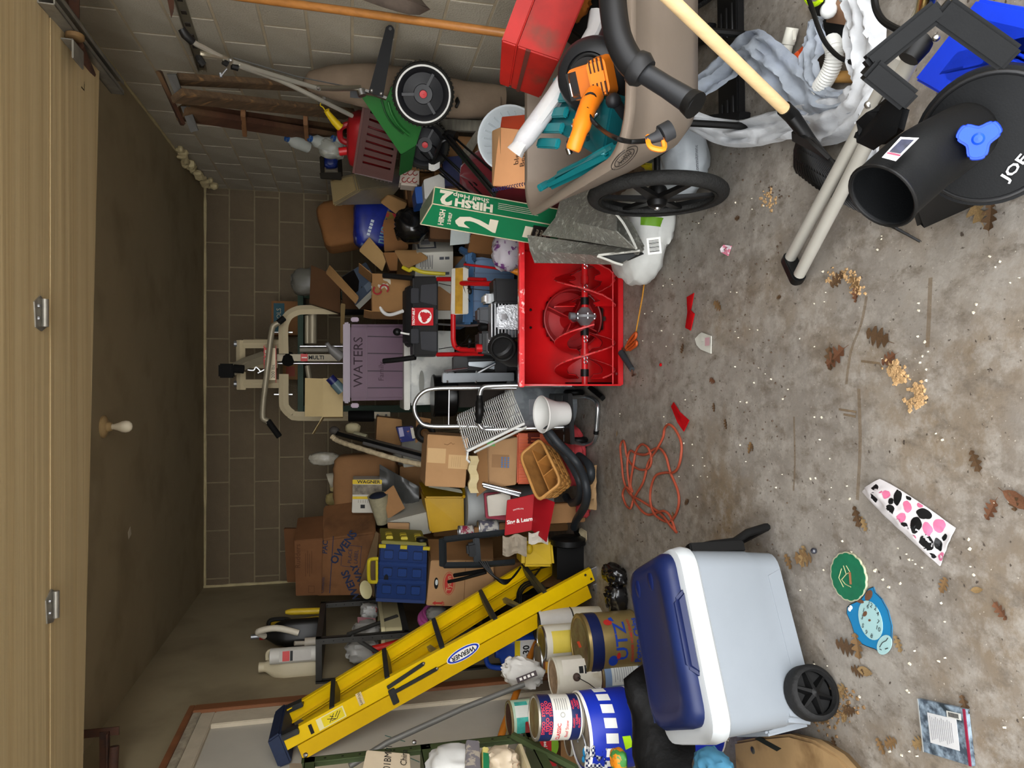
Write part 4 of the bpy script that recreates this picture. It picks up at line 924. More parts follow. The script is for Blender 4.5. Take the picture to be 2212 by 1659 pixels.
o,c=canp('paint_can',1225,1385,3.38,.086,0,.192,TINW,OLIVE,'plain white paint can hidden low behind the gold crisp tin',rim=STEEL,cat='paint can')
o,c=canp('paint_can',1180,1349,3.62,.08,.16,.19,mt('#b9b6b0',.5),mt('#1c1c1c',.5),'paint can with a black dripped rim behind the gold crisp tin',rim=BLACKP,cat='paint can')
tag(MB().lathe([(.075,0),(.08,.158)],20,Mx.Translation((c.x,c.y,0))).build('paint_can',TINW),'grey paint can at the bottom of the stack below the ladder','paint can')
o,c=canp('paint_can',1162,1426,3.45,.082,.2,.185,mt('#6b3a20',.5,var=.15),mt('#8c8672',.4,metal=.5,var=.2),'brown paint can with an orange label and open dull lid',rim=STEEL,cat='paint can')
decal(face(c,.0825,.145),.14,.05,mt('#c08a34',.5),o,bend=.0825)
tag(MB().lathe([(.08,0),(.083,.198)],20,Mx.Translation((c.x,c.y,0))).build('paint_can',TINW),'paint can standing under the brown one by the door','paint can')
o,c0_=canp('paint_can',1290,1460,3.10,.084,0,.192,mt('#6f86a6',.45,var=.1),mt('#6d4a34',.6,var=.3,scale=20),'blue and white labelled can beneath the crusted white can',rim=RUSTY,cat='paint can')
f=face(c0_,.0845,.09);decal(f@Mx.Translation((.0,0,0)),.1,.13,mt('#c9ccc8',.6,var=.1),o,bend=.0845)
for k in range(9):decal(f@Mx.Translation((0,.05-.011*k,.0005)),.07-.02*(k%3==1),.003,mt('#888c90',.7),o,'print_line',bend=.0845)
o,c=canp('paint_can',1225,1460,3.12,.086,.196,.205,TINW,mt('#a58c72',.85,var=.3,scale=30,bump=.6),'dripped white paint can with a crusted beige lid beside the gold tin',rim=TINW,cat='paint can')
f=face(c,.0865,.1);decal(f@Mx.Translation((.02,.0,0)),.1,.16,mt('#cfc9bc',.6,var=.08),o,bend=.0865)
decal(f@Mx.Translation((.02,-.005,.0004)),.03,.02,INK,o,'print_block',bend=.0865);decal(f@Mx.Translation((.02,-.025,.0004)),.035,.008,INK,o,'print_block',bend=.0865)
MB(face(c,.087,.12,-.1)).lathe([(.0001,.012),(.012,.01),(.018,.002),(.018,0)],18,close=False).build('ear',mt('#4a3a34',.5),o)
bc=face(c,.09,.12,-.1);MB(bc).tube([V((0,0,.012)),V((-.03,-.05,.008)),V((-.06,-.09,-.01))],.002,6).build('bail',mt('#3a3a3a',.4,metal=.8),o)
PB_=mt('#122a9a',.4,var=.08,scale=5)
o,cp_=canp('pail',1330,1570,2.42,.132,0,.505,PB_,mt('#8a7f6e',.8,var=.3,scale=8,col3='#4d3a2c',mix3=(.6,.7)),'blue steel pail with white block pattern and a dirty lid',cat='pail',rim=Wt)
for k in range(-5,6):
 f=face(cp_,.1325,.43,k*.36+.1);poly(f,[(-.018,-.022),(.014,-.022),(.018,.022),(-.014,.022)],mt('#d8d8d4',.5),o,'white_block')
MB(Mx.Translation(cp_)).lathe([(.1325,.32),(.133,.325),(.1325,.33)],36,close=False).build('white_line',mt('#d8d8d4',.5),o)
f=Mx.Translation(cp_+V((0,0,.5085)))
MB(f).tube(smoothpath([V((-.03,-.11,.004)),V((.02,-.08,.01)),V((.02,-.0,.008)),V((-.03,-.02,.01))],4),.003,6).build('wire_handle',DULLST,o)
for(x,y,r)in((-.04,-.07,.016),(-.07,-.06,.012)):MB(f).ball((x,y,.002),(r,r*.7,.006),10).build('blue_tape',mt('#2a86b8',.6),o)
MB(f).lathe([(.0001,.008),(.018,.006),(.02,0)],16,Mx.Translation((.06,-.04,0)),close=False).build('bung',mt('#3c2c24',.7),o)
cs=P(1283,1543,2.42);cs.z=.512
Mt=Mx.Translation(cs)@Mx.Rotation(R(4),4,'Y')
o=can('food_tin',cs,.075,.16,mt('#c9c6bc',.5,var=.05),RUSTY,'large stew tin with red and navy label bands, on the blue pail',cat='tin',tilt=Mt,rim=mt('#8a8478',.4,metal=.7))
for(z0,z1)in((.112,.155),(.012,.045)):
 MB(Mt).lathe([(.0755,z0),(.0757,z0+.001),(.0757,z1-.001),(.0755,z1)],32,close=False).build('label_band',NAVY,o)
LR=mt('#c83a44',.45,var=.02)
rot=camrot(EYE-cs)
def tface(h,da=0):
 d=V((EYE.x-cs.x,EYE.y-cs.y,0)).normalized();d=Mx.Rotation(da,3,'Z')@d;l=Mt.to_3x3().inverted()@d;l.z=0;l.normalize()
 return Mt@fr(l*.0763+V((0,0,h)),V((0,0,1)).cross(l),l)
for(h,da,s_)in((.147,-.5,'SYSCO'),(.133,-.35,'SYSCO'),(.12,-.5,'SYSCO'),(.147,.3,'SYSCO'),(.133,.4,'SYSCO'),(.12,.3,'SYSCO')):text(s_,tface(h,da),.0155,LR,o,bend=.076,bold=.03)
for(h,da)in((.038,-.3),(.028,-.15),(.019,-.3),(.038,.5),(.028,.6),(.019,.5)):text('CLASSIC',tface(h,da),.009,LR,o,bend=.076,bold=.03)
text('CLASSIC',tface(.09,-.75),.019,LR,o,bend=.076,bold=.02);text('Beef Stew',tface(.062,-.6),.016,LR,o,bend=.076)
for k in range(6):decal(tface(.10-.008*k,.55),.045,.002,mt('#777',.7),o,'print_line',bend=.076)
MB(tface(.078,.05)).lathe([(.006,.0004),(.009,.0004)],16,close=False).build('seal_mark',mt('#9a9a96',.6),o)
ct_=P(1180,1545,2.95);ct_.z=.49
o=can('food_tin',ct_,.073,.155,mt('#a9bfa8',.5,var=.15,scale=9),mt('#4a2a1e',.8,var=.3,scale=30,bump=.5),'faded turquoise labelled tin with a rusted lid by the door',cat='tin',rim=RUSTY)
decal(face(ct_,.0735,.11),.15,.055,mt('#3fa396',.5,var=.3,scale=20),o,bend=.0735);decal(face(ct_,.0735,.03,-.5),.06,.05,mt('#c9b050',.5),o,bend=.0735);decal(face(ct_,.074,.1,.35),.05,.08,mt('#c9ccc4',.5),o,bend=.074)
decal(face(ct_,.074,.06,-.1),.035,.012,NAVY,o,'print_block',bend=.074)
tag(MB().box((ct_.x-.02,ct_.y,.244),(.1,.14,.488)).build('carton',CARD2,None,bevel=.004),'brown carton behind the blue pail carrying the turquoise tin','box')
cb_=P(1240,1600,2.62);cb_.z=.40
o=can('paint_can',cb_,.052,.085,mt('#3a2420',.5,var=.1),mt('#8c8270',.5,metal=.4,var=.2),'small dark brown paint can with a cream rim behind the stew tin',cat='paint can',rim=TINW)
decal(face(cb_,.0525,.06,.4),.03,.03,mt('#c88a30',.5),o,bend=.0525)
tag(MB().box((cb_.x-.02,cb_.y+.02,.199),(.16,.14,.398)).build('carton',CARD2,None,bevel=.004),'narrow brown carton under the small dark paint can','box')
o=tag(crumple('paper_bag',Mx.Translation(P(1170,1465,3.36))@Mx.Rotation(R(20),4,'Y'),(.14,.12,.2),mt('#c9c6c0',.6,var=.08),None,21,.3),'crumpled white paper bag with dark print tucked behind the cans','bag')
M=fr(P(1138,1462,3.26),(-.3,0,1),EYE-P(1140,1462,3.3));decal(M,.1,.025,mt('#2a1416',.5),o);[decal(M@Mx.Translation((-.03+.02*k,0,.001)),.012,.012,Wt,o,'print_mark')for k in range(4)]
bj=T('jug',P(1130,1400,3.75),'blue plastic jug with a yellow label standing behind the ladder feet','jug')
JB=mt('#163a8c',.4,var=.08)
c=P(1165,1402,3.8);Mj=fr(c,RT,(0,0,1))
loft(MB(Mj),[rr_ring(.19,.12,.04,0),rr_ring(.2,.13,.04,.02),rr_ring(.2,.13,.04,.17),rr_ring(.15,.1,.04,.21),rr_ring(.06,.06,.028,.23),rr_ring(.05,.05,.024,.25)],True,True).build('body',JB,bj,smooth=50)
MB(Mj).tube(smoothpath([V((.05,0,.2)),V((.06,0,.27)),V((.0,0,.3)),V((-.07,0,.28)),V((-.09,0,.18))],5),.014,10).build('handle',JB,bj)
decal(Mj@fr((0,-.066,.1),(1,0,0),(0,-1,0)),.16,.11,mt('#c9c9c4',.5),bj);decal(Mj@fr((0,-.0665,.14),(1,0,0),(0,-1,0)),.16,.03,mt('#d0b818',.5),bj)
text('-30',Mj@fr((.02,-.067,.09),(1,0,0),(0,-1,0)),.05,INK,bj,bold=.03);poly(Mj@fr((-.055,-.067,.1),(1,0,0),(0,-1,0)),ell(.02,.02),UR,bj)
zj=c.z
tag(MB().box((c.x,c.y,zj/2-.001),(.22,.16,zj-.002)).build('carton',CARD2,None,bevel=.004),'brown carton under the blue jug','box')
ORP=mt('#b0681e',.4,var=.12,scale=9,coat=.2)
tag(MB().tube([P(1190,1318,4.0),P(1140,1430,3.6),P(1088,1572,3.25),P(1082,1592,3.22)],.017,12).build('wooden_pole',ORP),'orange varnished wooden pole lying across behind the cans','pole')
tag(MB().tube([P(1132,1478,3.1),P(1000,1530,3.05),P(835,1605,2.95),P(755,1655,2.9)],.0125,12).build('conduit',mt('#6d6c68',.45,metal=.4,var=.1)),'grey metal conduit leaning diagonally in front of the side door','pipe')
tag(crumple('rubbish_bag',Mx.Translation(G(1345,1240)),(.1,.2,.09),mt('#0a0a0b',.25,var=.2,spec=.6),None,31,.3,3.4,floor=.002),'small black plastic rubbish bag on the floor by the ladder feet','bag')
tag(crumple('rubbish_bag',Mx.Translation(G(1352,1290)),(.13,.12,.1),mt('#0b0b0c',.25,var=.2,spec=.6),None,37,.32,3.6,floor=.002),'crumpled black plastic bag touching the gold crisp tin','bag')
TARP=mt('#0a0a0a',.5,var=.4,scale=9,bump=.5,bscale=16,spec=.15)
g=[]
for i in range(15):
 row=[]
 for j in range(13):
  a,b_=i/14,j/12
  x=-1.27+.33*a+.04*b_;y=1.80+.34*a+(.42-.26*a)*b_
  z=.30+.16*sin(PI*min(1,b_*1.1))*(1-.3*a)+.04*nz((x*5,y*5,0),1.3,3)+.05*(ridge((x*4,y*4,1),1.7,2)-.5)
  if a>.9:z-=.12*(a-.9)/.1
  row.append(V((x,y,max(.01,z))))
 g.append(row)
tag(MB().grid(g,-.006).build('tarpaulin',TARP,None,smooth=70),'black tarpaulin heaped between the cooler and the cans','tarp')
bo=T('board',(-1.05,1.6,0),'stained tan wooden board with a dark slot, lying on the floor beside the cooler wheels','board')
TANB=mt('#8f7450',.65,var=.15,scale=7,col3='#5c4326',mix3=(.55,.68),scale3=5)
pg_=[G(x,y,.06)for x,y in((1585,1602),(1640,1592),(1702,1586),(1755,1600),(1805,1632),(1840,1672),(1850,1740),(1700,1760),(1590,1700))]
MB().prism([(p.x,p.y)for p in pg_],.025,.06).build('plate',TANB,bo,bevel=.008)
MB().prism([(p.x,p.y)for p in[lp_(q,sum(pg_,V())/9,.12)for q in pg_]],.0,.025).build('base',mt('#5e4a30',.8),bo)
sa=[G(x,y,.0605)for x,y in((1630,1596),(1640,1591),(1688,1617),(1678,1623))]
MB().prism([(p.x,p.y)for p in sa],.058,.0608).build('slot',mt('#10140f',.8),bo)
MB().ball(G(1626,1621,.062),(.011,.011,.004),14).build('screw',mt('#5a5a58',.3,metal=.8),bo)
tag(crumple('blue_cloth',Mx.Translation(P(1575,1660,1.62)),(.09,.12,.08),mt('#3a6880',.85,var=.1,spec=.1),None,41,.25),'pale blue cloth sticking out between the cooler and the tan board','cloth')
o=MB().hexa([P(1345,1592,2.22),P(1352,1620,2.2),P(1368,1612,2.18),P(1362,1590,2.2)]+[p+V((0,.004,0))for p in(P(1345,1592,2.22),P(1352,1620,2.2),P(1368,1612,2.18),P(1362,1590,2.2))]).build('neon_tag',mt('#a8d818',.5));tag(o,'neon yellow-green tag sticking out above the black tarpaulin','tag')
g=[[P(1265+45*a/10,1612+55*b_/10,2.3+.05*nz((a,b_,0),.4))for b_ in range(11)]for a in range(11)]
ck=MB().grid(g,.004).build('checked_cloth',mt('#d4d4d0',.8));tag(ck,'navy and white checked cloth hanging behind the blue pail','cloth')
cmb=MB()
for a in range(10):
 for b_ in range(10):
  if(a+b_)%2:cmb.add([g[a][b_]+V((0,-.003,0)),g[a+1][b_]+V((0,-.003,0)),g[a+1][b_+1]+V((0,-.003,0)),g[a][b_+1]+V((0,-.003,0))],[(0,1,2,3)])
o=cmb.build('checks',NAVY,ck);o['kind']='stuff'
tag(crumple('toy',Mx.Translation(P(1352,1640,2.15)),(.07,.07,.05),mt('#c87818',.5,col2='#3c7a38',mix=(.5,.52),scale=14),None,43,.2),'orange and green toy beside the blue pail','toy')
q=[(1203,1656,2.75),(1203,1592,2.75),(1150,1588,2.75),(1150,1656,2.75)]
tb_=qb('tinsel_box',q,.12,mt('#b01820',.5,var=.05),bevel=.003);tag(tb_,'red carton printed Tinsel Tree standing upside down under the shelf','box')
M,wq,hq=qf(q);GRN=mt('#7aa828',.5)
poly(M@Mx.Translation((.02,-.028,0)),[(0.045*cos(R(a)),.03*sin(R(a)))for a in range(180,361,20)],GRN,tb_);poly(M@Mx.Translation((.02,.02,0)),[(-.04,0),(.04,0),(.03,.014),(.01,.02),(0,.028),(-.01,.02),(-.03,.014)],GRN,tb_)
Mr=M@Mx.Rotation(PI,4,'Z');text('Tinsel Tree',Mr@Mx.Translation((-.02,.002,0)),.02,Wt,tb_,bold=.02)
tag(MB().box((P(1203,1625,2.81).x,2.82,P(1203,1625,2.81).z/2-.002),(.12,.1,P(1203,1625,2.81).z-.006)).build('carton',CARD2),'plain carton carrying the red tinsel box','box')
OLV=mt('#3e4a2c',.5,metal=.2,var=.15,scale=12)
gs=T('shelf_unit',(-1.5,2.35,0),'olive green bolted steel shelf unit at the edge by the side door','shelf unit')
Yp=2.6;Xp=-.506*Yp
for(x,y)in((Xp,Yp),(Xp,2.05),(-1.70,Yp),(-1.70,2.05)):
 MB().b2((x-.035,y-.003,0),(x,y,1.47)).b2((x-.003,y-.035,0),(x,y,1.47)).build('post',OLV,gs)
for z in(1.46,1.055,.66):
 MB().b2((-1.70,2.05,z-.003),(Xp,Yp,z)).b2((Xp-.003,2.05,z-.035),(Xp,Yp,z)).b2((-1.7,2.05,z-.035),(Xp,2.053,z)).b2((-1.7,Yp-.003,z-.035),(Xp,Yp,z)).build('shelf_board',OLV,gs)
MB().rod(P(1108,1590,2.57),P(1245,1662,2.35),.015,6).build('brace',OLV,gs)
for(x,y)in((660,1631),(1160,1586),(895,1603),(1125,1590)):MB().ball(P(x,y,2.575),.009,8).build('bolt',STEEL,gs)
for k in range(20):MB(fr((Xp+.0004,Yp-.018,.25+k*.06),(0,1,0),(1,0,0))).lathe([(.0001,0),(.005,0)],8,close=False).build('hole',mt('#15180f',.8),gs)
q=[(893,1660,2.3),(887,1626,2.42),(792,1618,2.42),(780,1660,2.3)]
MCc=mt('#b3a48c',.7,var=.08)
o=qb('carton',[(889,1700,2.35),(886,1628,2.5),(792,1620,2.5),(775,1700,2.35)],(-.05,.06,0),MCc);tag(o,'pale carton with export lettering on the green shelf','box')
M,wq,hq=qf([(889,1700,2.35),(886,1628,2.5),(792,1620,2.5),(775,1700,2.35)])
text('01BM01',M@Mx.Translation((.05,.0,.001)),.035,INK,o);text('Made in China',M@Mx.Translation((.0,-.055,.001)),.032,INK,o)
tag(qb('carton',[(652,1690,2.3),(652,1648,2.45),(625,1648,2.45),(625,1690,2.3)],(-.06,.06,0),MCc),'flat pale carton on top of the green shelf unit','box')
tag(crumple('plastic_bag',Mx.Translation((-1.335,2.40,.865)),(.17,.24,.19),mt('#c9c9c6',.5,var=.06),None,51,.22),'white plastic bag stuffed on the lower green shelf','bag')
tag(crumple('star_cloth',Mx.Translation((-1.42,2.48,.93)),(.12,.1,.1),mt('#1c2458',.8,col2='#c8c8cc',mix=(.62,.64),scale=30),None,53,.2),'dark blue cloth with white stars behind the white plastic bag','cloth')
o=qb('patterned_box',[(1040,1690,2.2),(1036,1600,2.42),(1008,1597,2.42),(1005,1690,2.2)],(-.05,.05,0),mt('#a39a8c',.6,col2='#706c70',mix=(.48,.52),scale=18));tag(o,'grey patterned box on the lower green shelf','box')
o=qb('paperback',[(1058,1690,2.2),(1056,1614,2.36),(1043,1612,2.36),(1043,1690,2.2)],(-.05,.05,0),mt('#c8bc70',.6));tag(o,'yellow and green book on the lower green shelf','book')
decal(qf([(1058,1690,2.2),(1056,1614,2.36),(1043,1612,2.36),(1043,1690,2.2)])[0],.1,.02,mt('#1c7048',.5),o)
tag(crumple('plastic_wrap',Mx.Translation(P(1118,1648,2.32)),(.11,.1,.11),mt('#b8a890',.3,col2='#b84a2c',mix=(.6,.75),scale=14,alpha=.75),None,55,.3),'crumpled clear and orange plastic wrap on the lower green shelf','wrap')
o=qb('folder',[(1160,1690,2.15),(1128,1606,2.4),(1118,1606,2.4),(1148,1690,2.15)],(-.05,.05,0),mt('#b8ab88',.7));tag(o,'cream paper folder leaning at the edge of the green shelf','folder')
GST=mt('#3c3b38',.5,metal=.4,var=.15,scale=14)
gu=T('shelf_unit',(-1.58,4.6,0),'dark grey slotted steel shelf unit along the side wall near the back','shelf unit')
for(x,y)in((-1.46,4.25),(-1.46,4.93),(-1.705,4.25),(-1.705,4.93)):
 MB().b2((x-.003,y-.035,0),(x,y,1.5)).b2((x-.035,y-.035,0),(x,y-.032,1.5)).build('post',GST,gu)
 for k in range(12):MB(fr((x-.018,y-.0355,.85+k*.055),(1,0,0),(0,-1,0))).lathe([(.0001,0),(.004,0)],6,close=False).build('hole',mt('#111',.8),gu)
for z in(1.5,1.0,.4):
 MB().b2((-1.705,4.22,z-.035),(-1.46,4.93,z)).build('shelf_board',GST,gu,bevel=.003)
MB().tube([(-1.455,4.235,1.32),(-1.455,4.5,1.02)],.012,6).build('brace',GST,gu);MB().tube([(-1.46,4.225,1.30),(-1.66,4.225,1.03)],.012,6).build('brace',GST,gu)
def jug(name,c,w_,d,h,mat,label,cat='jug',capmat=None,rz=0,handle=1):
 M=at(c,rz);o=loft(MB(M),[rr_ring(w_*.96,d*.96,min(w_,d)*.3,0),rr_ring(w_,d,min(w_,d)*.3,.01),rr_ring(w_,d,min(w_,d)*.3,h*.55),rr_ring(w_*.8,d*.85,min(w_,d)*.3,h*.72),rr_ring(w_*.35,d*.4,min(w_,d)*.15,h*.88),rr_ring(w_*.3,d*.36,min(w_,d)*.13,h*.93)],True,True).build(name,mat,None,smooth=50)
 tag(o,label,cat)
 MB(M).lathe([(w_*.17,h*.91),(w_*.175,h),(.0001,h)],18,close=False).build('cap',capmat or mat,o)
 if handle:MB(M).tube(smoothpath([V((w_*.22,0,h*.86)),V((w_*.5,0,h*.84)),V((w_*.52,0,h*.6)),V((w_*.45,0,h*.5))],5),min(w_,d)*.09,8).build('handle',mat,o)
 return o
WJ=mt('#b5aa8e',.45,var=.06)
c=P(676,1432,4.42);c=V((c.x,4.42,1.502));o=jug('jug',c,.17,.13,.33,WJ,'white bleach jug with a label on top of the grey shelf unit',rz=15)
o2=MB(at((c.x+.08,c.y-.06,1.502))).lathe([(.045,0),(.045,.26),(.0001,.27)],20,close=False).build('bottle',mt('#c0bdb4',.45));tag(o2,'white printed cylindrical bottle in front of the bleach jug','bottle')
f=fr((c.x+.08+.012,c.y-.06-.0452,1.62),(1,0,.0),(0.25,-1,0));decal(f,.06,.18,mt('#a8a49c',.5),o2);decal(f@Mx.Translation((0,.05,.0005)),.055,.04,UR,o2);decal(f@Mx.Translation((0,.02,.0006)),.055,.015,INK,o2)
c=V((-1.585,4.72,1.502));o=jug('sprayer_jug',c,.17,.15,.36,mt('#12110f',.4),'black jug with a white nozzle on top of the grey shelf unit',capmat=mt('#8c1c18',.5),rz=20)
MB().tube(smoothpath([c+V((.0,-.02,.33)),c+V((.05,-.08,.36)),c+V((.07,-.1,.25)),c+V((.03,-.1,.12))],5),.02,10).build('white_grip',mt('#c4bcaa',.45),o)
MB().rod(c+V((.0,-.02,.36)),c+V((.0,-.02,.41)),.016,10).build('nozzle',DULLST,o)
tag(MB().rod((-1.6,4.56,1.502),(-1.6,4.56,1.58),.032,16).rod((-1.6,4.56,1.58),(-1.59,4.54,1.64),.014,10).build('bottle',mt('#b9b0a0',.4)),'short white squeeze bottle beside the black sprayer jug','bottle')
tag(MB().tube([(-1.5,4.86,1.502),(-1.49,4.85,1.68),(-1.49,4.85,1.72)],[.022,.022,.012],12).build('caulk_tube',mt('#b89a20',.45)),'yellow caulk tube standing at the back corner of the grey shelf','tube')
tag(MB().tube([(-1.56,4.88,1.502),(-1.57,4.88,1.78),(-1.57,4.88,1.82)],[.02,.02,.01],12).build('caulk_tube',mt('#c0a428',.45)),'taller yellow caulk tube behind the black sprayer jug','tube')
CRM=mt('#b8ae88',.5,var=.06)
cb2=T('storage_bin',(-1.56,4.55,1.005),'cream plastic bin overflowing with bags on the grey steel shelf','bin')
loft(MB(at((-1.56,4.56,1.003))),[rr_ring(.2,.54,.03,0),rr_ring(.21,.56,.03,.1),rr_ring(.235,.6,.03,.102),rr_ring(.235,.6,.03,.125),rr_ring(.21,.56,.03,.125),rr_ring(.19,.52,.03,.02)],True,True).build('body',CRM,cb2,smooth=30)
c=P(805,1385,4.35);
tag(qb('pink_box',[(812,1358,4.44),(812,1335,4.6),(772,1332,4.6),(774,1358,4.44)],(-.05,.05,0),mt('#b88088',.6)),'pale pink box standing in the cream bin','box')
tag(crumple('plastic_bag',at((-1.52,4.46,1.13)),(.12,.16,.16),mt('#9a9894',.35,var=.1,alpha=.9),None,61,.3),'grey plastic bag bulging out of the cream bin','bag')
tag(crumple('plastic_bag',at((-1.60,4.36,1.13)),(.14,.14,.2),mt('#a8a6a0',.35,var=.1,alpha=.85),None,63,.3),'thin clear bag hanging at the front of the cream bin','bag')
tag(crumple('plastic_bag',at((-1.50,4.78,1.13)),(.1,.14,.11),mt('#a8a8a4',.5,col2='#a82820',mix=(.6,.63),scale=14),None,65,.3),'white and red crumpled packet at the back of the cream bin','bag')
tag(MB().rod((-1.54,4.27,1.02),(-1.56,4.25,1.18),.022,12).build('marker',mt('#b82018',.45)),'red plastic bottle in the clear bag on the grey shelf','bottle')
tag(crumple('packet',at((-1.62,4.38,1.13)),(.12,.1,.1),mt('#8c7a20',.5,col2='#a83020',mix=(.5,.53),scale=20),None,67,.25),'yellow and red packet on the cream bin','packet')
tag(MB().rod((-1.66,4.24,1.003),(-1.66,4.24,1.14),.035,18).build('medicine_bottle',mt('#b07c18',.4)),'amber yellow bottle beside the cream bin','bottle')
tag(MB().rod((-1.60,4.235,1.003),(-1.59,4.23,1.13),.018,12).build('bottle',mt('#c0bab0',.4)),'small white bottle with a red cap in front of the cream bin','bottle')
tag(MB().torus(.075,.016,20,8,fr((-1.5,4.55,.80),(0,1,0),(1,-.6,.1))).torus(.07,.015,20,8,fr((-1.48,4.55,.79),(0,1,0),(1,-.6,.2))).torus(.065,.014,20,8,fr((-1.465,4.55,.78),(0,1,0),(1,-.6,0))).build('pink_coil',mt('#b0508c',.5)),'coiled bundle of pink cord hanging under the grey shelf','cord')
tag(crumple('packet',at((-1.44,4.45,.72)),(.09,.08,.12),mt('#8a8680',.35,alpha=.9),None,71,.3),'small clear packet beside the pink cord','packet')
# back and centre: the heap
def B(name,q,dv,mat,label,cat='box',group=None,bevel=.004):return tag(qb(name,q,dv,mat,None,bevel),label,cat,group)
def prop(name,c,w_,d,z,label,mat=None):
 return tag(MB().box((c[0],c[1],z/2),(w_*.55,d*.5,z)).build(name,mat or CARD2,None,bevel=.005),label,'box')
GYM=mt('#c3b595',.4,var=.05,coat=.1);GYMG=mt('#8f8672',.45,metal=.3);FOAMB=mt('#0c0b0a',.8,spec=.2)
gy=T('home_gym',(-.0,5.75,0),'white tubular multi-gym with press arms and a lat bar against the back wall','exercise machine')
Yg=5.55
def sq(name,pts,r,mat=GYM,parent=gy):return MB().tube(pts,r*1.25,4).build(name,mat,parent,smooth=0,bevel=.004)
def gp(x,y,dy=0):return P(x,y,Yg+dy)
for pts in([(738,669),(660,669),(640,672),(624,681),(615,696),(612,715),(613,764)],[(613,808),(613,868),(617,882),(628,893),(645,899),(752,899)]):
 MB().tube(smoothpath([gp(x,y,-.1)for x,y in pts],3),.034,4).build('press_arm',GYM,gy,smooth=30)
for(a,b_)in(((738,669),(806,668)),((752,899),(808,899))):
 MB().rod(gp(*a,-.1),gp(*b_,-.1),.042,14).build('foam_pad',FOAMB,gy,bevel=.004)
for y in(671,897):
 pl_=qb('grip_plate',[(843,y+7,Yg-.1),(843,y-7,Yg-.1),(806,y-7,Yg-.1),(806,y+7,Yg-.1)],.02,GYM,gy)
 for x in(816,834):MB().ball(P(x,y,Yg-.102),.01,8).build('bolt',DULLST,pl_)
MB().tube(smoothpath([gp(604,697,-.25),gp(593,702,-.25),gp(587,716,-.25),gp(578,790,-.25),gp(567,893,-.25),gp(576,908,-.25),gp(582,914,-.25)],5),.02,12).build('lat_bar',GYMG,gy)
MB().rod(gp(578,908,-.25),gp(604,944,-.25),.022,12).build('lat_grip',FOAMB,gy,bevel=.004);MB().rod(gp(600,698,-.25),gp(615,686,-.25),.022,12).build('lat_grip',FOAMB,gy,bevel=.004)
for(a,b_)in(((520,735),(520,783)),((521,803),(521,842)),((525,743),(604,743)),((540,786),(600,786)),((527,829),(606,829))):MB().tube([gp(*a),gp(*b_)],.034,4).build('top_beam',GYM,gy,smooth=0,bevel=.003)
for y in(743,829):MB().rod(gp(506,y,.0),gp(512,y,.0),.022,10).build('bolt',DULLST,gy);
for y in(718,852):
 MB().tube([gp(592,y),gp(632,y)],.006,6).build('pin',STEEL,gy);MB().tube([gp(604,735 if y<780 else 835),gp(603,y)],.006,6).build('pin',STEEL,gy)
sq('diagonal_arm',[gp(498,801,-.15),gp(530,785,-.15),gp(572,770,-.1)],.036,GYMG)
MB().box(gp(490,801,-.17),(.1,.09,.1)).build('pulley_cap',FOAMB,gy,bevel=.01)
MB().tube([gp(505,796,-.2),gp(527,798,-.2)],.03,8).build('pulley',FOAMB,gy)
MB().tube(smoothpath([gp(535,799,-.2),gp(548,800,-.2),gp(553,793,-.2),gp(562,802,-.2),gp(557,806,-.2),gp(572,798,-.2)],4),.006,6).build('snap_hook',STEEL,gy)
q=[(595,821,Yg-.16),(595,752,Yg-.16),(572,752,Yg-.16),(572,821,Yg-.16)]
lb_=qb('stack_sign',q,.015,mt('#cdbfa0',.5),gy);M,wq,hq=qf(q)
text('STACK',M@Mx.Translation((.06,.026,.001)),.045,UR,lb_,bold=.03);text('200 lbs.',M@Mx.Translation((-.05,-.022,.001)),.034,INK,lb_)
for yy in(.052,-.052):decal(M@Mx.Translation((0,yy*.78,.0005)),.27,.004,UR,lb_,'sign_border')
q=[(735,780,Yg-.05),(735,765,Yg-.05),(598,765,Yg-.05),(598,780,Yg-.05)]
cl_=qb('column',q,.05,mt('#a89c84',.5),gy)
M,wq,hq=qf([(675,780,Yg-.052),(675,765,Yg-.052),(648,765,Yg-.052),(648,780,Yg-.052)])
decal(M@Mx.Translation((0,.015,0)),.055,.05,UR,cl_);text('1',M@Mx.Translation((0,.012,.001)),.05,Wt,cl_,bold=.03);text('MULTI',M@Mx.Translation((0,-.072,.001))@Mx.Rotation(-PI/2,4,'Z'),.04,INK,cl_,bold=.03)
for(a,b_,r,mm_)in(((648,748),(745,748),.008,STEEL),((598,785),(745,785),.008,STEEL),((648,756),(745,756),.02,mt('#6f6a5e',.5)),((675,676),(675,742),.033,GYMG),((664,682),(664,742),.02,GYMG),((664,790),(670,830),.02,GYMG)):
 MB().tube([gp(*a),gp(*b_)],r,10).build('guide_rod',mm_,gy)
MB().b2((gp(735,780).x,Yg-.04,.02),(gp(735,765).x,Yg+.06,1.2)).build('column_foot',FOAMB,gy)
MB().b2((-.35,Yg-.2,.0),(.6,Yg+.1,.06)).build('floor_beam',GYM,gy)
MB().tube([gp(622,768),gp(622,782,-.05)],.045,8).build('clamp',FOAMB,gy)
GRB=mt('#183a24',.5,var=.1)
gs2=T('green_shelf',(.2,6.2,0),'dark green metal shelf behind the white multi-gym on the back wall','shelf')
MB().b2((P(650,893,6.05).x,6.05,P(655,800,6.05).z),(P(650,625,6.05).x,6.40,P(643,800,6.05).z)).build('shelf_top',GRB,gs2,bevel=.004)
for x in(P(650,885,6.05).x,P(650,635,6.05).x):MB().b2((x-.03,6.07,0),(x+.03,6.13,P(656,800,6.05).z)).build('shelf_leg',GRB,gs2)
zt=P(643,800,6.05).z+.002
x0,x1=P(640,724,6.15).x,P(640,652,6.15).x
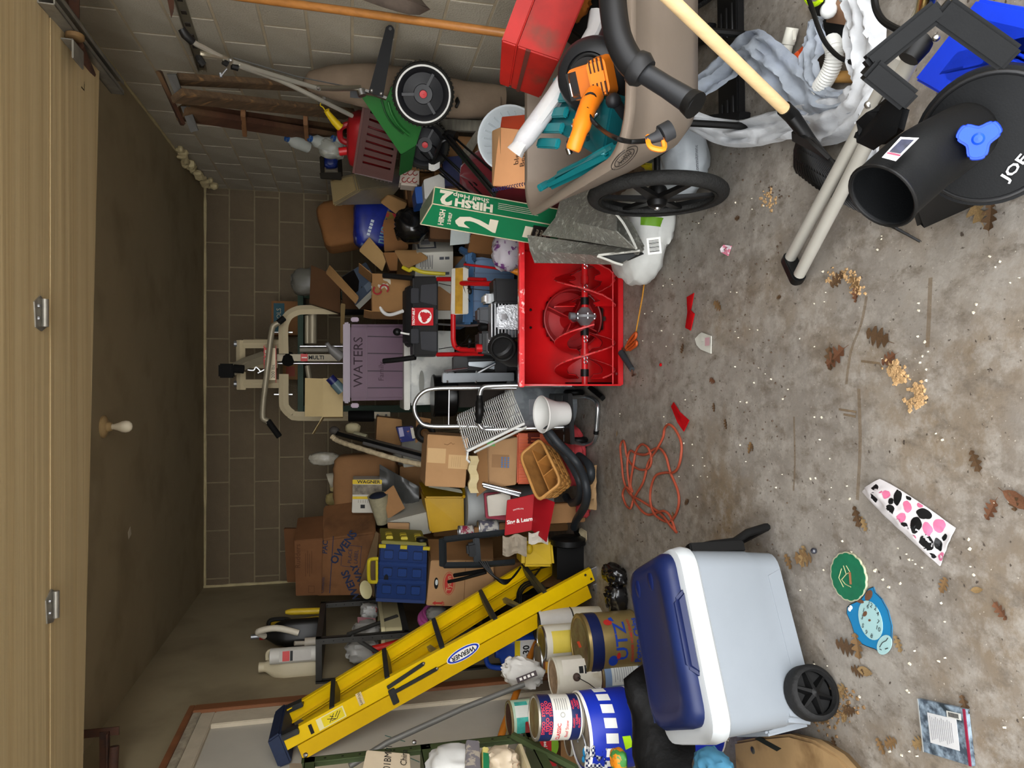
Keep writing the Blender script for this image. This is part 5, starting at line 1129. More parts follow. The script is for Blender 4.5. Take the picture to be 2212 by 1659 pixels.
o=MB().b2((x0,6.12,zt),(x1,6.36,zt+.21)).build('carton',mt('#7a5430',.8,var=.1),None,bevel=.004);tag(o,'brown carton with a teal label on the dark green back shelf','box')
decal(fr(((x0+x1)/2,6.1185,zt+.15),(1,0,0),(0,-1,0)),.24,.085,mt('#1d4a55',.6),o);text('TOOLS',fr(((x0+x1)/2,6.1175,zt+.15),(1,0,0),(0,-1,0)),.05,mt('#a8a088',.7),o)
x0,x1=P(640,820,6.15).x,P(640,785,6.15).x
o=MB().b2((x0,6.12,zt),(x1,6.36,zt+.12)).build('carton',mt('#7e5a36',.8,var=.1),None,bevel=.004);tag(o,'small brown carton on the dark green shelf behind the lat bar','box')
decal(fr(((x0+x1)/2,6.1185,zt+.06),(1,0,0),(0,-1,0)),.08,.07,mt('#8a3a28',.6),o)
PUR=mt('#5f4a58',.35,var=.06,scale=5,coat=.15)
tt=T('storage_tote',(-.02,4.9,.98),'purple plastic storage tote marked WATERS on top of the grey bin','tote')
q=[(880,864,4.78),(880,700,4.78),(752,700,4.72),(752,866,4.72)]
bdt=qb('body',q,.34,PUR,tt,bevel=.02)
qb('tote_lid',[(756,872,4.69),(756,695,4.69),(741,697,4.69),(741,870,4.69)],.42,PUR,tt,bevel=.01)
M,wq,hq=qf(q)
for x in(-.335,-.115,.115,.335):MB(M).b2((x*wq*1.0-.003,-hq/2+.02,-.001),(x*wq+.003,hq*.18,.004)).build('rib_groove',mt('#2c2029',.5),bdt)
MB(M).b2((-wq/2+.01,hq*.18,-.001),(wq/2-.01,hq*.195,.005)).build('rib',PUR,bdt)
text('WATERS',M@Mx.Translation((.0,hq*.33,.002)),.085,mt('#2e2028',.8),bdt);text('Family',M@Mx.Translation((-.06,-.02,.002)),.05,mt('#45323e',.8),bdt)
for y in(690,876):qb('latch',[(775,y+5,4.75),(775,y-5,4.75),(758,y-5,4.75),(758,y+5,4.75)],.06,mt('#8f7c8a',.4),tt,bevel=.006)
CLB=mt('#a9aaa6',.3,var=.12,scale=9,col3='#c9c9c2',mix3=(.5,.6),scale3=7)
bn2=T('storage_bin',(-.05,4.8,.62),'translucent grey plastic bin with packed paper under the purple tote','bin')
q=[(982,872,4.70),(982,715,4.70),(884,712,4.68),(884,876,4.68)]
b0=qb('body',q,.36,CLB,bn2,bevel=.015)
qb('bin_rim',[(886,886,4.65),(886,705,4.65),(873,705,4.65),(873,886,4.65)],.44,mt('#b9b8b0',.4),bn2,bevel=.006)
M,wq,hq=qf(q);MB(M).prism(ell(.08,.018),0,.003,Mx.Translation((-.1,.07,0))).build('hand_recess',mt('#77776f',.5),b0);MB(M).torus(.06,.005,20,6,Mx.Translation((-.13,-.06,0)),0,180).build('moulded_arch',mt('#77776f',.5),b0)
zb2=P(982,800,4.85).z
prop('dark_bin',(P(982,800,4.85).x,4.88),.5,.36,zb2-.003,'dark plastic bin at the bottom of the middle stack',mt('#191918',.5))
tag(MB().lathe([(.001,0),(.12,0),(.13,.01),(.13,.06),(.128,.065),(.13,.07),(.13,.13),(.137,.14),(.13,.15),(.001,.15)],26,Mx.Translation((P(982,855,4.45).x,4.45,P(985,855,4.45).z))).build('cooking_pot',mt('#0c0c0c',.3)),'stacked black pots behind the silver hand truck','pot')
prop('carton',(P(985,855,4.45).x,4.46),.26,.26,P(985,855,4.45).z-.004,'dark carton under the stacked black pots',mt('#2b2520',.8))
bm_=T('bench_frame',(-.0,4.1,0),'silver bar and black posts of an exercise bench behind the red snow blower','bench')
q=[(1111,823,3.98),(1111,805,3.98),(957,806,3.90),(957,827,3.90)]
qb('silver_bar',q,.06,mt('#a9b0b5',.3,metal=.5),bm_,bevel=.004)
for(y0,y1,x0_,x1_)in((803,770,980,1010),(806,768,1070,1096)):
 qb('post_cap',[(x1_,y0,4.02),(x1_,y1,4.02),(x0_,y1,4.02),(x0_,y0,4.02)],.08,mt('#151516',.5),bm_,bevel=.005)
MB().b2((P(1000,800,4.1).x,4.08,0),(P(1000,775,4.1).x,4.15,P(985,780,4.1).z)).build('post',mt('#151516',.5),bm_);MB().b2((P(1080,830,4.1).x,4.07,.0),(P(1080,770,4.1).x,4.2,.06)).build('foot',mt('#151516',.5),bm_)
MB().tube([P(1020,812,4.0),P(1070,785,4.0)],.008,6).build('linkage',STEEL,bm_)
MB().tube([P(960,802,3.92),P(1010,796,3.95)],.006,6).build('lever',STEEL,bm_)
qb('silver_plate',[(1070,798,4.05),(1070,780,4.05),(1012,782,4.05),(1012,790,4.05)],.02,mt('#a9b0b5',.35,metal=.5),bm_)
for x,y in((966,804),(966,824),(1030,803),(1028,825)):MB().ball(P(x,y,3.9),.007,8).build('bolt',STEEL,bm_)
HT=mt('#b6b9bb',.25,metal=.9,var=.05)
ht=T('hand_truck',(-.2,3.65,0),'folding aluminium hand truck with a black slotted toe plate','hand truck')
Yh=3.72
def hpnt(x,y,Y):return P(x,y,Y)
MB().tube(smoothpath([P(1115,838,3.80),P(1000,838,3.83),P(935,840,3.86),P(910,850,3.87),P(897,868,3.88),P(895,885,3.88),P(903,905,3.87),P(925,920,3.86),P(1000,921,3.83),P(1062,922,3.81)],5),.0115,12).build('upper_frame',HT,ht)
MB().tube(smoothpath([P(1235,833,3.62),P(1140,832,3.66),P(1060,834,3.70),P(1043,838,3.71),P(1037,850,3.71),P(1034,880,3.71),P(1033,910,3.71),P(1040,924,3.70),P(1055,928,3.70),P(1120,926,3.67),P(1230,922,3.62)],5),.012,12).build('lower_frame',HT,ht)
MB().tube(smoothpath([P(1036,855,3.70),P(1036,875,3.69),P(1036,890,3.68),P(1034,912,3.70)],4),[.018]*3+[.024]*7+[.018]*3,12).build('grip',BLACKP,ht)
MB().tube([P(970,841,3.84),P(969,918,3.84)],.004,6).build('cross_wire',STEEL,ht)
a=G(1240,853,.05);
MB().tube(smoothpath([P(1230,858,3.66),G(1262,858,.03),G(1281,862,.016),G(1291,876,.016),G(1289,915,.016),G(1286,945,.016),G(1278,957,.016),G(1260,960,.03),P(1230,955,3.62)],4),.0115,12).build('toe_loop',HT,ht)
MB().tube([G(1288,930,.016),G(1287,937,.016)],.015,10).build('sleeve',BLACKP,ht)
q4=[P(1238,960,3.52),P(1232,850,3.52),P(1190,850,3.85),P(1190,950,3.85)]
tp=MB().hexa([p+V((0,0,-.012))for p in q4]+[p+V((0,0,.012))for p in q4]).build('toe_plate',BLACKP,ht,bevel=.004)
for i in range(5):
 for j in range(2):
  c=lp_(lp_(q4[0],q4[1],(i+.5)/5),lp_(q4[3],q4[2],(i+.5)/5),.3+.4*j);MB().box(c+V((0,0,.0125)),(.035,.012,.003)).build('slot',mt('#3c3c3c',.6),tp)
for y in(848,950):
 c=G(1253,y,.045)if y==950 else G(1245,y,.045)
 w_=MB(fr((c.x,c.y,.06),(0,1,0),(1,0,0))).torus(.042,.018,24,10).lathe([(.0001,-.012),(.035,-.014)],20,close=False).lathe([(.035,.014),(.0001,.012)],20,close=False).build('wheel',BLACKP,ht)
GAL=mt('#8a9196',.4,metal=.25,var=.15,scale=14,col3='#a9b0b5',mix3=(.5,.6),scale3=9)
cg=P(1180,874,4.08)
gt=T('galvanised_tub',(cg.x,4.12,0),'galvanised steel bin with white liner behind the hand truck','bin')
MB(Mx.Translation((cg.x,4.12,0))).lathe([(.12,0),(.125,.01),(.14,.2),(.143,.205),(.143,.23),(.14,.235),(.148,.37),(.152,.375),(.152,.385),(.146,.385),(.12,.02),(.001,.015)],34,close=False).build('body',GAL,gt)
crumple('liner',Mx.Translation((cg.x-.01,4.10,.30)),(.24,.24,.12),mt('#a9aaa4',.6,var=.08),gt,81,.12,3,28)
M=fr((cg.x-.01,4.12-.148,.27),(1,0,0),(0,-1,0));MB(M).tube([V((-.03,0,.003)),V((-.03,-.03,.012)),V((.03,-.03,.012)),V((.03,0,.003))],.005,6).build('drop_handle',DULLST,gt);MB(M).box((0,.006,0),(.09,.05,.006)).build('handle_plate',DULLST,gt,bevel=.002)
WPL=mt('#cfcfcb',.4,var=.04)
a,b_=P(1170,895,3.52),P(1224,893,3.55)
M=fr(b_,(0,1,0),a-b_);L_=(a-b_).length
tag(MB(M).lathe([(.001,0),(.058,.002),(.062,.012),(.066,L_*.45),(.08,L_*.72),(.093,L_-.01),(.098,L_),(.094,L_+.004),(.086,L_),(.074,L_*.72),(.058,.02),(.001,.015)],34,close=False).build('white_bucket',WPL),'white plastic flared funnel pail leaning on the hand truck','bucket')
WIRE=mt('#cacac6',.4,var=.04)
wk=T('wire_rack',P(1060,910,3.6),'white coated wire rack lying tilted on the stack of cartons','rack')
qa=[P(1008,972,3.72),P(986,893,3.80),P(1102,839,3.72),P(1132,912,3.62)]
def rp(u,v_,up=0):
 n_=(qa[1]-qa[0]).cross(qa[3]-qa[0]).normalized();n_=n_ if n_.dot(EYE-qa[0])>0 else-n_
 return lp_(lp_(qa[0],qa[3],u),lp_(qa[1],qa[2],u),v_)+n_*up
for k in range(30):
 u=k/29;MB().tube([rp(u,.0,-.004),rp(u,.9,-.004),rp(u,1,-.03)],.0024,5).build('wire',WIRE,wk)
for v_ in(.02,.3,.55,.8):MB().tube([rp(0,v_),rp(1,v_)],.003,6).build('cross_wire',mt('#7a7a78',.5),wk)
for k in range(12):MB().tube([rp(0,k/11*.9,0),rp(-.06,k/11*.9,-.05)],.0024,5).build('wire',WIRE,wk)
MB().hexa([rp(0,-.06,0),rp(1,-.06,0),rp(1,.0,.0),rp(0,.0,.0),rp(0,-.06,-.012),rp(1,-.06,-.012),rp(1,.0,-.012),rp(0,.0,-.012)]).build('front_rail',WIRE,wk,bevel=.002)
MB().hexa([rp(.08,-.12,-.03),rp(1,-.12,-.03),rp(1,-.07,-.03),rp(.08,-.07,-.03),rp(.08,-.12,-.045),rp(1,-.12,-.045),rp(1,-.07,-.045),rp(.08,-.07,-.045)]).build('lower_rail',mt('#b5b4ac',.5,var=.15),wk,bevel=.002)
MB().tube([rp(.0,-.05,-.01),rp(-.05,-.2,-.02),rp(-.02,-.3,-.02)],.006,6).build('hook',WIRE,wk)
ORC=mt('#c2501a',.45,var=.06)
oc=T('milk_crate',(-.5,4.2,0),'orange slotted plastic crate under the brown cartons','crate')
q=[(1200,1046,3.98),(1200,938,3.98),(1117,936,4.02),(1117,1046,4.02)]
M,wq,hq=qf(q)
ab=pq(q);zc0=min(p.z for p in ab)
qb('crate_body',q,.28,ORC,oc,bevel=.008)
for i in range(14):
 for j in range(3):
  MB(M).b2((-wq/2+.015+i*(wq-.03)/13.5,-hq/2+.02+j*hq*.31,-.002),(-wq/2+.015+i*(wq-.03)/13.5+.004,-hq/2+.02+j*hq*.31+hq*.24,.004)).build('rib',mt('#d8621f',.45),oc)
MB(M).b2((.09,-.02,0),(.15,.05,.003)).build('opening',mt('#5a1c10',.8),oc)
prop('carton',((ab[0].x+ab[1].x)/2,4.14),.24,.22,zc0-.003,'flattened carton under the orange crate')if zc0>.03 else None
q=[(1115,1047,4.0),(1118,944,4.0),(1032,962,4.06),(1028,1060,4.06)]
G2=B('carton',q,.26,CARD,'brown carton with blue lettering standing on the orange crate')
M,wq,hq=qf(q);decal(M@Mx.Translation((.02,-.02,0)),.075,.1,mt('#8c6a48',.8),G2);BLI=mt('#4a6a96',.7)
for k in range(3):
 for j in range(5):decal(M@Mx.Translation((-.012+.013*j,-.03-.018*k,.001)),.009,.011,BLI,G2,'print_mark')
decal(M@Mx.Translation((0,.1,0)),.2,.003,mt('#6c4e32',.8),G2,'crease')
qb('flap',[(1055,1055,3.99),(1052,950,3.99),(1030,968,4.05),(1030,1074,4.04)],.006,CARD2,G2)
decal(M@Mx.Translation((.12,.04,.002)),.03,.05,mt('#58a050',.6),G2,'green_sticker')
tag(MB().grid([[P(1014+3*sin(i*1.7)+j*6,985+i*10,4.02+.01*sin(i*2))for j in range(4)]for i in range(9)],.03,dirn=(0,1,0)).build('foam_sheet',mt('#c4b48a',.8)),'cream foam sheet wedged on top of the lettered carton','foam')
q=[(1005,1054,4.08),(1012,944,4.08),(924,938,4.12),(918,1050,4.12)]
F1=B('carton',q,.3,mt('#a27c54',.8,var=.08,scale=6,bump=.05),'plain brown carton with two paper tape labels, above the lettered carton')
M,wq,hq=qf(q);TAPE=mt('#b8976a',.7,var=.06)
decal(M@Mx.Translation((.03,.06,0)),.085,.105,TAPE,F1);decal(M@Mx.Translation((-.0,-.07,0)),.08,.12,TAPE,F1)
for k in range(5):decal(M@Mx.Translation((0,-.03-.012*k,.0005)),.06,.0015,mt('#8f734c',.8),F1,'print_line')
MB(M).tube([V((.105,-.04,.001)),V((.1,-.03,.001)),V((.11,-.02,.001)),V((.095,.0,.001)),V((.1,.02,.001))],.0012,4).build('crack',mt('#6a4a2c',.9),F1)
tag(qb('flat_carton',[(926,935,4.42),(932,905,4.42),(900,900,4.5),(898,958,4.5)],.04,CARD2),'brown open carton behind the taped carton','box')
BSK=mt('#a8763c',.5,var=.2,scale=20,coat=.1);BSK2=mt('#b8864a',.5,var=.15,scale=24)
bk=T('basket',P(1180,1015,3.62),'woven wooden caddy basket with dividers leaning on the orange crate','basket')
rim=[P(1162,1083,3.62),P(1123,984,3.78),P(1168,947,3.74),P(1213,1042,3.58)]
n_=(rim[1]-rim[0]).cross(rim[3]-rim[0]).normalized();n_=n_ if n_.dot(EYE-rim[0])>0 else-n_
cc=sum(rim,V())/4
dn=(-n_*.085+V((0,0,-.055)))
bot=[cc+(p-cc)*.84+dn for p in rim]
def quadring(qd,r=.2,n=4):
 out=[]
 for i in range(4):
  a,b_,c=qd[i-1],qd[i],qd[(i+1)%4];p0=b_+(a-b_)*r;p2=b_+(c-b_)*r
  for k in range(n+1):t=k/n;out.append(p0*(1-t)**2+b_*2*t*(1-t)+p2*t*t)
 return out
r0=quadring(rim);r1=quadring(bot)
inn=lambda rg,s_:[cc+(p-cc)*s_ for p in rg]
r0i=[cc+(p-cc)*.93 for p in r0];cb3=sum(bot,V())/4;r1i=[cb3+(p-cb3)*.92-dn*.08 for p in r1]
loft(MB(),[r1,r0,r0i,r1i],True,True).build('basket_side',mt('#8a5f30',.6,var=.2,scale=20),bk,smooth=30)
for lv in range(5):
 for k in range(len(r0)):
  if(k+lv)%2:continue
  k2=(k+1)%len(r0);t0,t1=lv/5+.03,lv/5+.17
  qd=[lp_(r1[k],r0[k],t0),lp_(r1[k2],r0[k2],t0),lp_(r1[k2],r0[k2],t1),lp_(r1[k],r0[k],t1)]
  if(qd[1]-qd[0]).length<.004:continue
  c_=sum(qd,V())/4;o_=(c_-(cc+dn*.5));o_=(o_-dn.normalized()*o_.dot(dn.normalized())).normalized()*.004
  MB().hexa([p+o_ for p in qd]+[p-o_*.5 for p in qd]).build('splint',BSK2 if lv%2 else BSK,bk)
for e0,e1 in((0,1),(1,2),(2,3),(3,0)):
 for lv in range(5):
  for k in range(7):
   if(k+lv)%2:continue
   f0,f1,t0,t1=.2+.6*k/7,.2+.6*(k+1)/7,lv/5+.03,lv/5+.17
   qd=[lp_(lp_(bot[e0],bot[e1],f0),lp_(rim[e0],rim[e1],f0),t0),lp_(lp_(bot[e0],bot[e1],f1),lp_(rim[e0],rim[e1],f1),t0),lp_(lp_(bot[e0],bot[e1],f1),lp_(rim[e0],rim[e1],f1),t1),lp_(lp_(bot[e0],bot[e1],f0),lp_(rim[e0],rim[e1],f0),t1)]
   c_=sum(qd,V())/4;o_=(c_-(cc+dn*.5));o_=(o_-dn.normalized()*o_.dot(dn.normalized())).normalized()*.004
   MB().hexa([p+o_ for p in qd]+[p-o_*.5 for p in qd]).build('splint',BSK if(k+lv)%3 else BSK2,bk)
MB().tube(r0,.0085,8,closed=True,flat=1.2).build('basket_rim',BSK2,bk)
dv_=[lp_(rim[0],rim[3],.45),lp_(rim[1],rim[2],.45)]
def divider(a,b_):
 a=lp_(a,cc,.05);b_=lp_(b_,cc,.05);t_=(b_-a).cross(n_).normalized()*.003
 MB().hexa([a+t_+dn*.12,b_+t_+dn*.12,b_-t_+dn*.12,a-t_+dn*.12,lp_(a,cc,.1)+t_+dn*.95,lp_(b_,cc,.1)+t_+dn*.95,lp_(b_,cc,.1)-t_+dn*.95,lp_(a,cc,.1)-t_+dn*.95]).build('divider',mt('#a06c34',.5,var=.2,scale=9),bk)
divider(*dv_)
for f in(.36,.68):divider(lp_(dv_[0],dv_[1],f),lp_(lp_(rim[3],rim[2],f),rim[3],.0))
HOS=mt('#23272b',.5,var=.1,spec=.3)
def hose(name,pts,r,label):
 hp_=smoothpath(pts,16);return tag(MB().tube(hp_,[r+r*.07*(i%2)for i in range(len(hp_))],12).build(name,HOS),label,'hose')
hose('vacuum_hose',[P(1172,918,3.62),P(1190,950,3.58),G(1222,985,.18),G(1252,1040,.13),G(1250,1078,.1),G(1232,1086,.08),G(1222,1072,.08)],.021,'dark grey corrugated vacuum hose curling back beside the basket')
hose('vacuum_hose',[P(1178,924,3.56),P(1204,955,3.52),G(1246,1000,.16),G(1266,1050,.14),G(1264,1090,.12),G(1246,1122,.07),G(1240,1140,.05)],.021,'long dark grey vacuum hose ending in a black nozzle on the floor')
hose('vacuum_hose',[G(1250,985,.09),G(1272,1005,.09),G(1276,1030,.09),G(1264,1052,.07)],.022,'short loop of grey vacuum hose on the brown paper sheet')
tag(MB().tube([G(1242,1136,.04),G(1246,1150,.02),G(1256,1158,.012)],[.026,.03,.02],12,flat=.6).build('nozzle',BLACKP),'flat black vacuum nozzle at the hose end','nozzle')
RCL=mt('#a8383c',.8,var=.15,scale=9)
tag(crumple('red_cloth',Mx.Translation(G(1258,985)),(.34,.24,.12),RCL,None,83,.2,2.5,36,floor=.002),'faded red cloth bundle under the vacuum hoses','cloth')
tag(crumple('red_cloth',Mx.Translation(G(1272,1098)),(.1,.12,.07),RCL,None,85,.25,2.5,28,floor=.002),'small faded red cloth corner beside the hose nozzle','cloth')
g=[[G(1252+36*i/8,1005+12*j,.05+.03*sin(PI*i/8)+.012*nz((i,j,0),.7,4))for j in range(9)]for i in range(9)]
tag(MB().grid(g,-.004).build('kraft_paper',mt('#9a7c58',.8,var=.1)),'creased brown kraft paper sheet on the floor by the red cloth','paper')
YB_=mt('#b8900c',.45,var=.08,scale=6)
q=[(1003,1142,4.52),(1002,1073,4.52),(917,1073,4.58),(930,1152,4.58)]
yb=T('recycling_box',P(1003,1105,4.6),'mustard yellow plastic box standing on a white bucket','box')
qb('box_side',q,.3,YB_,yb,bevel=.01)
MB().tube([P(1000,1040,4.72),P(1002,1073,4.515)],.012,6).build('rim',YB_,yb)
qb('inner_wall',[(1000,1072,4.56),(1000,1043,4.78),(905,1043,4.78),(918,1072,4.6)],.03,mt('#8a6c0c',.5),yb)
cw=P(1003,1092,4.62)
wb2=T('bucket',(cw.x,4.62,0),'white ribbed plastic bucket beneath the mustard yellow box','bucket')
MB(Mx.Translation((cw.x,4.60,0))).lathe([(.001,0),(.115,0),(.118,.01),(.125,.30)]+[(.125+.008*((i+1)%2),.31+.035*i)for i in range(8)]+[(.135,.575),(.001,.575)],32,close=False).build('body',mt('#b9bdbc',.45,var=.05),wb2)
GBX=mt('#a5a296',.7,var=.06);q=[(932,1152,4.70),(923,1106,4.66),(836,1128,4.66),(846,1166,4.70)]
gb_=B('carton',q,(.04,.34,-.02),GBX,'grey and white carton with a loose brown flap beside the yellow box')
qb('flap',[(884,1151,4.64),(885,1129,4.64),(837,1128,4.64),(838,1150,4.64)],.005,CARD,gb_)
zg=min(p.z for p in pq(q));xg=P(930,1130,4.9).x
prop('carton',(xg,4.92),.3,.32,zg-.03,'brown carton buried under the grey and white carton')
qb('brown_flap',[(875,1098,4.74),(850,1048,4.78),(828,1066,4.78),(838,1122,4.74)],.012,CARD2,gb_)
cupa,cupb=P(816,1070,4.78),P(826,1130,4.82)
M=fr(cupb,(0,1,0),cupa-cupb);L_=(cupa-cupb).length
cu_=tag(MB(M).lathe([(.001,0),(.038,0),(.067,L_-.004),(.069,L_),(.061,L_),(.053,L_*.8),(.001,L_*.8)],28,close=False).build('plant_cup',mt('#918a70',.8,var=.15,scale=40)),'beige speckled cup lying on its side with navy stuffing','cup')
MB(M).ball((0,0,L_-.005),(.057,.057,.02),18).build('stuffing',mt('#0e1526',.9,bump=.6,bscale=60),cu_)
q=[(796,1108,4.98),(822,1036,4.98),(764,1036,5.02),(760,1108,5.02)]
wg=B('sprayer_carton',[(826,1108,4.96),(824,1036,4.96),(763,1036,5.0),(760,1108,5.0)],.2,mt('#b5b0a4',.6,var=.04),'white and yellow paint sprayer carton in front of the paper bag')
M,wq,hq=qf([(826,1108,4.96),(824,1036,4.96),(763,1036,5.0),(760,1108,5.0)]);YLB=mt('#c0a414',.5);Mr=M@Mx.Rotation(-PI/2,4,'Z')
decal(M@Mx.Translation((wq*.43,0,0)),wq*.13,hq,YLB,wg);text('WAGNER',Mr@Mx.Translation((.01,wq*.43,.001)),.03,INK,wg,bold=.03,sx=1.2)
decal(M@Mx.Translation((wq*.2,.0,0)),wq*.3,hq,mt('#6f675a',.6,var=.5,scale=30),wg,'picture');decal(M@Mx.Translation((-.01,0,.0004)),.018,hq,YLB,wg)
for(x,y)in((-.07,.03),(-.07,-.05)):decal(M@Mx.Translation((x,y,0)),.025,.03,INK,wg,'picture')
for k in range(5):decal(M@Mx.Translation((-.035,.06-.016*k,0)),.02,.003,mt('#77736a',.7),wg,'print_line')
pb=tag(crumple('paper_bag',fr(P(860,1040,5.3),(1,0,0),(0,.1,1)),(.42,.22,.46),mt('#7a5736',.85,var=.1),None,91,.07,2.2,36,5.5),'creased brown paper grocery bag behind the paint sprayer carton','bag')
prop('carton',(P(860,1040,5.3).x,5.32),.42,.3,P(860,1040,5.3).z-.01,'dark carton under the brown paper bag')
for(q,lbl)in(([(900,1000,5.52),(900,980,5.52),(738,983,5.6),(738,1000,5.6)],'grey-white board with a hole standing behind the paper bag'),([(900,1096,5.50),(900,1000,5.5),(734,1000,5.56),(729,1095,5.56)],'white foam board standing upright behind the paper bag')):B('white_board',q,.02,mt('#a8a396',.6),lbl,'board')
tag(crumple('bubble_wrap',Mx.Translation(P(732,990,5.62)),(.1,.1,.22),mt('#a09a8c',.3,alpha=.9,var=.2,scale=40),None,93,.2),'scrap of bubble wrap on top of the white boards','wrap')
cpw=P(722,1030,5.60)
tag(MB(at(P(735,1030,5.66),0,0,-20)).lathe([(.001,0),(.045,0),(.06,.09),(.055,.09),(.042,.01),(.001,.008)],22,close=False).build('foam_cup',mt('#a8a08c',.5)),'white foam cup tipped on top of the boards','cup')
tag(crumple('packet',Mx.Translation(P(735,1050,5.66)),(.09,.06,.08),mt('#a39468',.6),None,95,.2),'cream crumpled packet beside the foam cup','packet')
tag(crumple('packet',Mx.Translation(P(735,1078,5.66)),(.1,.07,.11),mt('#8a7a4c',.6,col2='#8c4a28',mix=(.55,.6),scale=16),None,97,.2),'yellow and orange food packet at the far end of the boards','packet')
prop('carton',(P(735,1052,5.74).x,5.72),.42,.26,P(735,1050,5.66).z-.004,'tall dark carton behind the white boards')
CHR=mt('#2a2a2a',.15,metal=1,var=.3,stretch=(20,20,1));
pb2=T('pole_bundle',P(850,970,4.6),'bundle of chrome and black poles with a twisted cream cord behind the cartons','poles')
MB().rod(P(728,935,5.0),P(930,988,4.46),.02,12).build('black_pole',mt('#151515',.2,metal=.4),pb2);MB().rod(P(732,932,4.98),P(930,982,4.44),.008,8).build('chrome_pole',STEEL,pb2)
MB().rod(P(786,957,4.82),P(930,996,4.44),.013,10).build('grey_pole',DULLST,pb2);MB().ball(P(722,930,5.0),(.03,.03,.035),12).build('rubber_end',mt('#3a3632',.7),pb2)
cordp=smoothpath([P(717,943,4.98),P(730,952,4.95),P(770,966,4.8),P(850,990,4.6),P(930,1008,4.42)],10)
MB().tube(cordp,[.016+.003*(i%3==0)for i in range(len(cordp))],10).build('twisted_cord',mt('#a39478',.7,var=.3,scale=40),pb2)
tag(MB().rod(P(792,945,5.02),P(765,938,5.05),.022,12).build('can',mt('#8f8a70',.4,var=.3,scale=50)),'small patterned can lying beside the chrome poles','can')
tag(crumple('packet',Mx.Translation(P(778,925,5.1)),(.08,.07,.1),mt('#9a9070',.6),None,99,.15),'cream packet between the gym pad and the chrome poles','packet')
BRX=mt('#80603c',.8,var=.1)
B('carton',[(870,962,4.95),(868,906,4.95),(815,900,5.0),(812,960,5.0)],.25,BRX,'brown paper carton behind the purple boxed toy')
q=[(896,952,4.62),(893,921,4.62),(856,923,4.66),(866,956,4.66)]
bkx=B('toy_box',q,.1,mt('#1c2458',.45,col2='#8a5a3a',mix=(.62,.66),scale=22),'navy boxed toy with a bright picture in the heap','box');M,wq,hq=qf(q)
decal(M@Mx.Translation((.02,.03,0)),.06,.03,mt('#8a88a0',.5),bkx);decal(M@Mx.Translation((-.0,-.045,0)),.07,.02,mt('#b0aca0',.5),bkx)
tag(MB().torus(.045,.02,18,8,fr(P(918,935,4.35),(1,0,0),(0,-1,.2))).build('rubber_ring',BLACKP),'black rubber ring above the taped carton','ring')
B('white_carton',[(918,1005,4.72),(916,948,4.72),(868,950,4.8),(872,1010,4.8)],.15,mt('#8f8e86',.7),'dull white carton behind the taped brown carton')
g=[[P(820+85*i/8,1003+75*j/8+6*i,4.98+.05*nz((i,j,0),.5,6)-.03*i/8)for j in range(9)]for i in range(9)]
tag(MB().grid(g,.01,dirn=(0,1,0)).build('plastic_sheet',mt('#3c3c3a',.3,var=.2)),'dark grey plastic sheet hanging behind the yellow box','sheet')
g=[[P(905+100*i/6,1035+20*j/4,4.42+.02*sin(i))for j in range(5)]for i in range(7)]
tag(qb('grey_tray',[(1000,1066,4.40),(996,1058,4.40),(935,1045,4.46),(925,1052,4.46)],.12,mt('#8a8878',.6)),'shallow grey tray wedged between the taped carton and the yellow box','tray')
KR=mt('#6b482a',.85,var=.16,scale=7,bump=.1,bscale=30,col3='#442c18',mix3=(.5,.7),scale3=4)
DB=mt('#1c2640',.75)
q=[(806,1287,4.92),(812,1150,4.86),(696,1166,4.96),(684,1289,5.02)]
ow=B('kraft_carton',q,(.18,.32,0),KR,'large water-stained kraft carton with navy OWENS PACKWAY print',bevel=.01)
M,wq,hq=qf(q)
text('OWENS',M@Mx.Translation((.13,.03,.001))@Mx.Rotation(R(-30),4,'Z'),.075,DB,ow,bold=.03);text('OWENS',M@Mx.Translation((-.15,-.05,.001))@Mx.Rotation(R(28),4,'Z'),.075,DB,ow,bold=.03)
text('PACKWAY',M@Mx.Translation((-.12,-.12,.001))@Mx.Rotation(R(28),4,'Z'),.065,DB,ow,bold=.03)
text('PAC',M@Mx.Translation((.12,.155,.001)),.05,DB,ow,bold=.02);text('Contents',M@Mx.Translation((-.15,.155,.001)),.03,DB,ow)
decal(M@Mx.Translation((0,.105,0)),wq*.95,.005,DB,ow,'printed_line')
fx,fy=.075,-.03
for(x,y,a,b_)in((fx,fy+.07,.15,.003),(fx,fy-.06,.15,.003),(fx-.075,fy,.003,.13),(fx+.075,fy,.003,.13)):decal(M@Mx.Translation((x,y,0)),a,b_,DB,ow,'label_frame')
text('PLACE',M@Mx.Translation((fx,fy+.012,.001)),.036,DB,ow);text('LABEL',M@Mx.Translation((fx,fy-.03,.001)),.036,DB,ow)
za=min(p.z for p in pq(q));ca=sum(pq(q),V())/4
prop('carton',(ca.x+.06,5.12),.5,.34,za-.006,'big brown carton underneath the stained kraft carton')
q=[(694,1286,4.98),(697,1163,4.94),(636,1168,4.98),(639,1288,5.02)]
rd=B('carton',q,(.10,.3,0),mt('#654226',.85,var=.15),'flat brown carton with faint stamps on top of the kraft carton');M,wq,hq=qf(q)
FI=mt('#4a2e18',.85);text('Rudders',M@Mx.Translation((.08,.07,.001)),.05,FI,rd);
for k in range(4):decal(M@Mx.Translation((.02+.02*(k%2),.02-.014*k,0)),.16,.003,FI,rd,'print_line')
decal(M@Mx.Translation((-.15,-.02,0)),.05,.04,FI,rd,'stamp');decal(M@Mx.Translation((-.15,-.02,.0004)),.044,.034,mt('#654226',.85,var=.15),rd,'stamp')
kb_=B('kraft_board',[(1126,1250,5.42),(1126,1145,5.42),(613,1142,5.44),(620,1258,5.44)],.05,mt('#5e3c20',.85),'dark brown board behind the stamped carton','board')
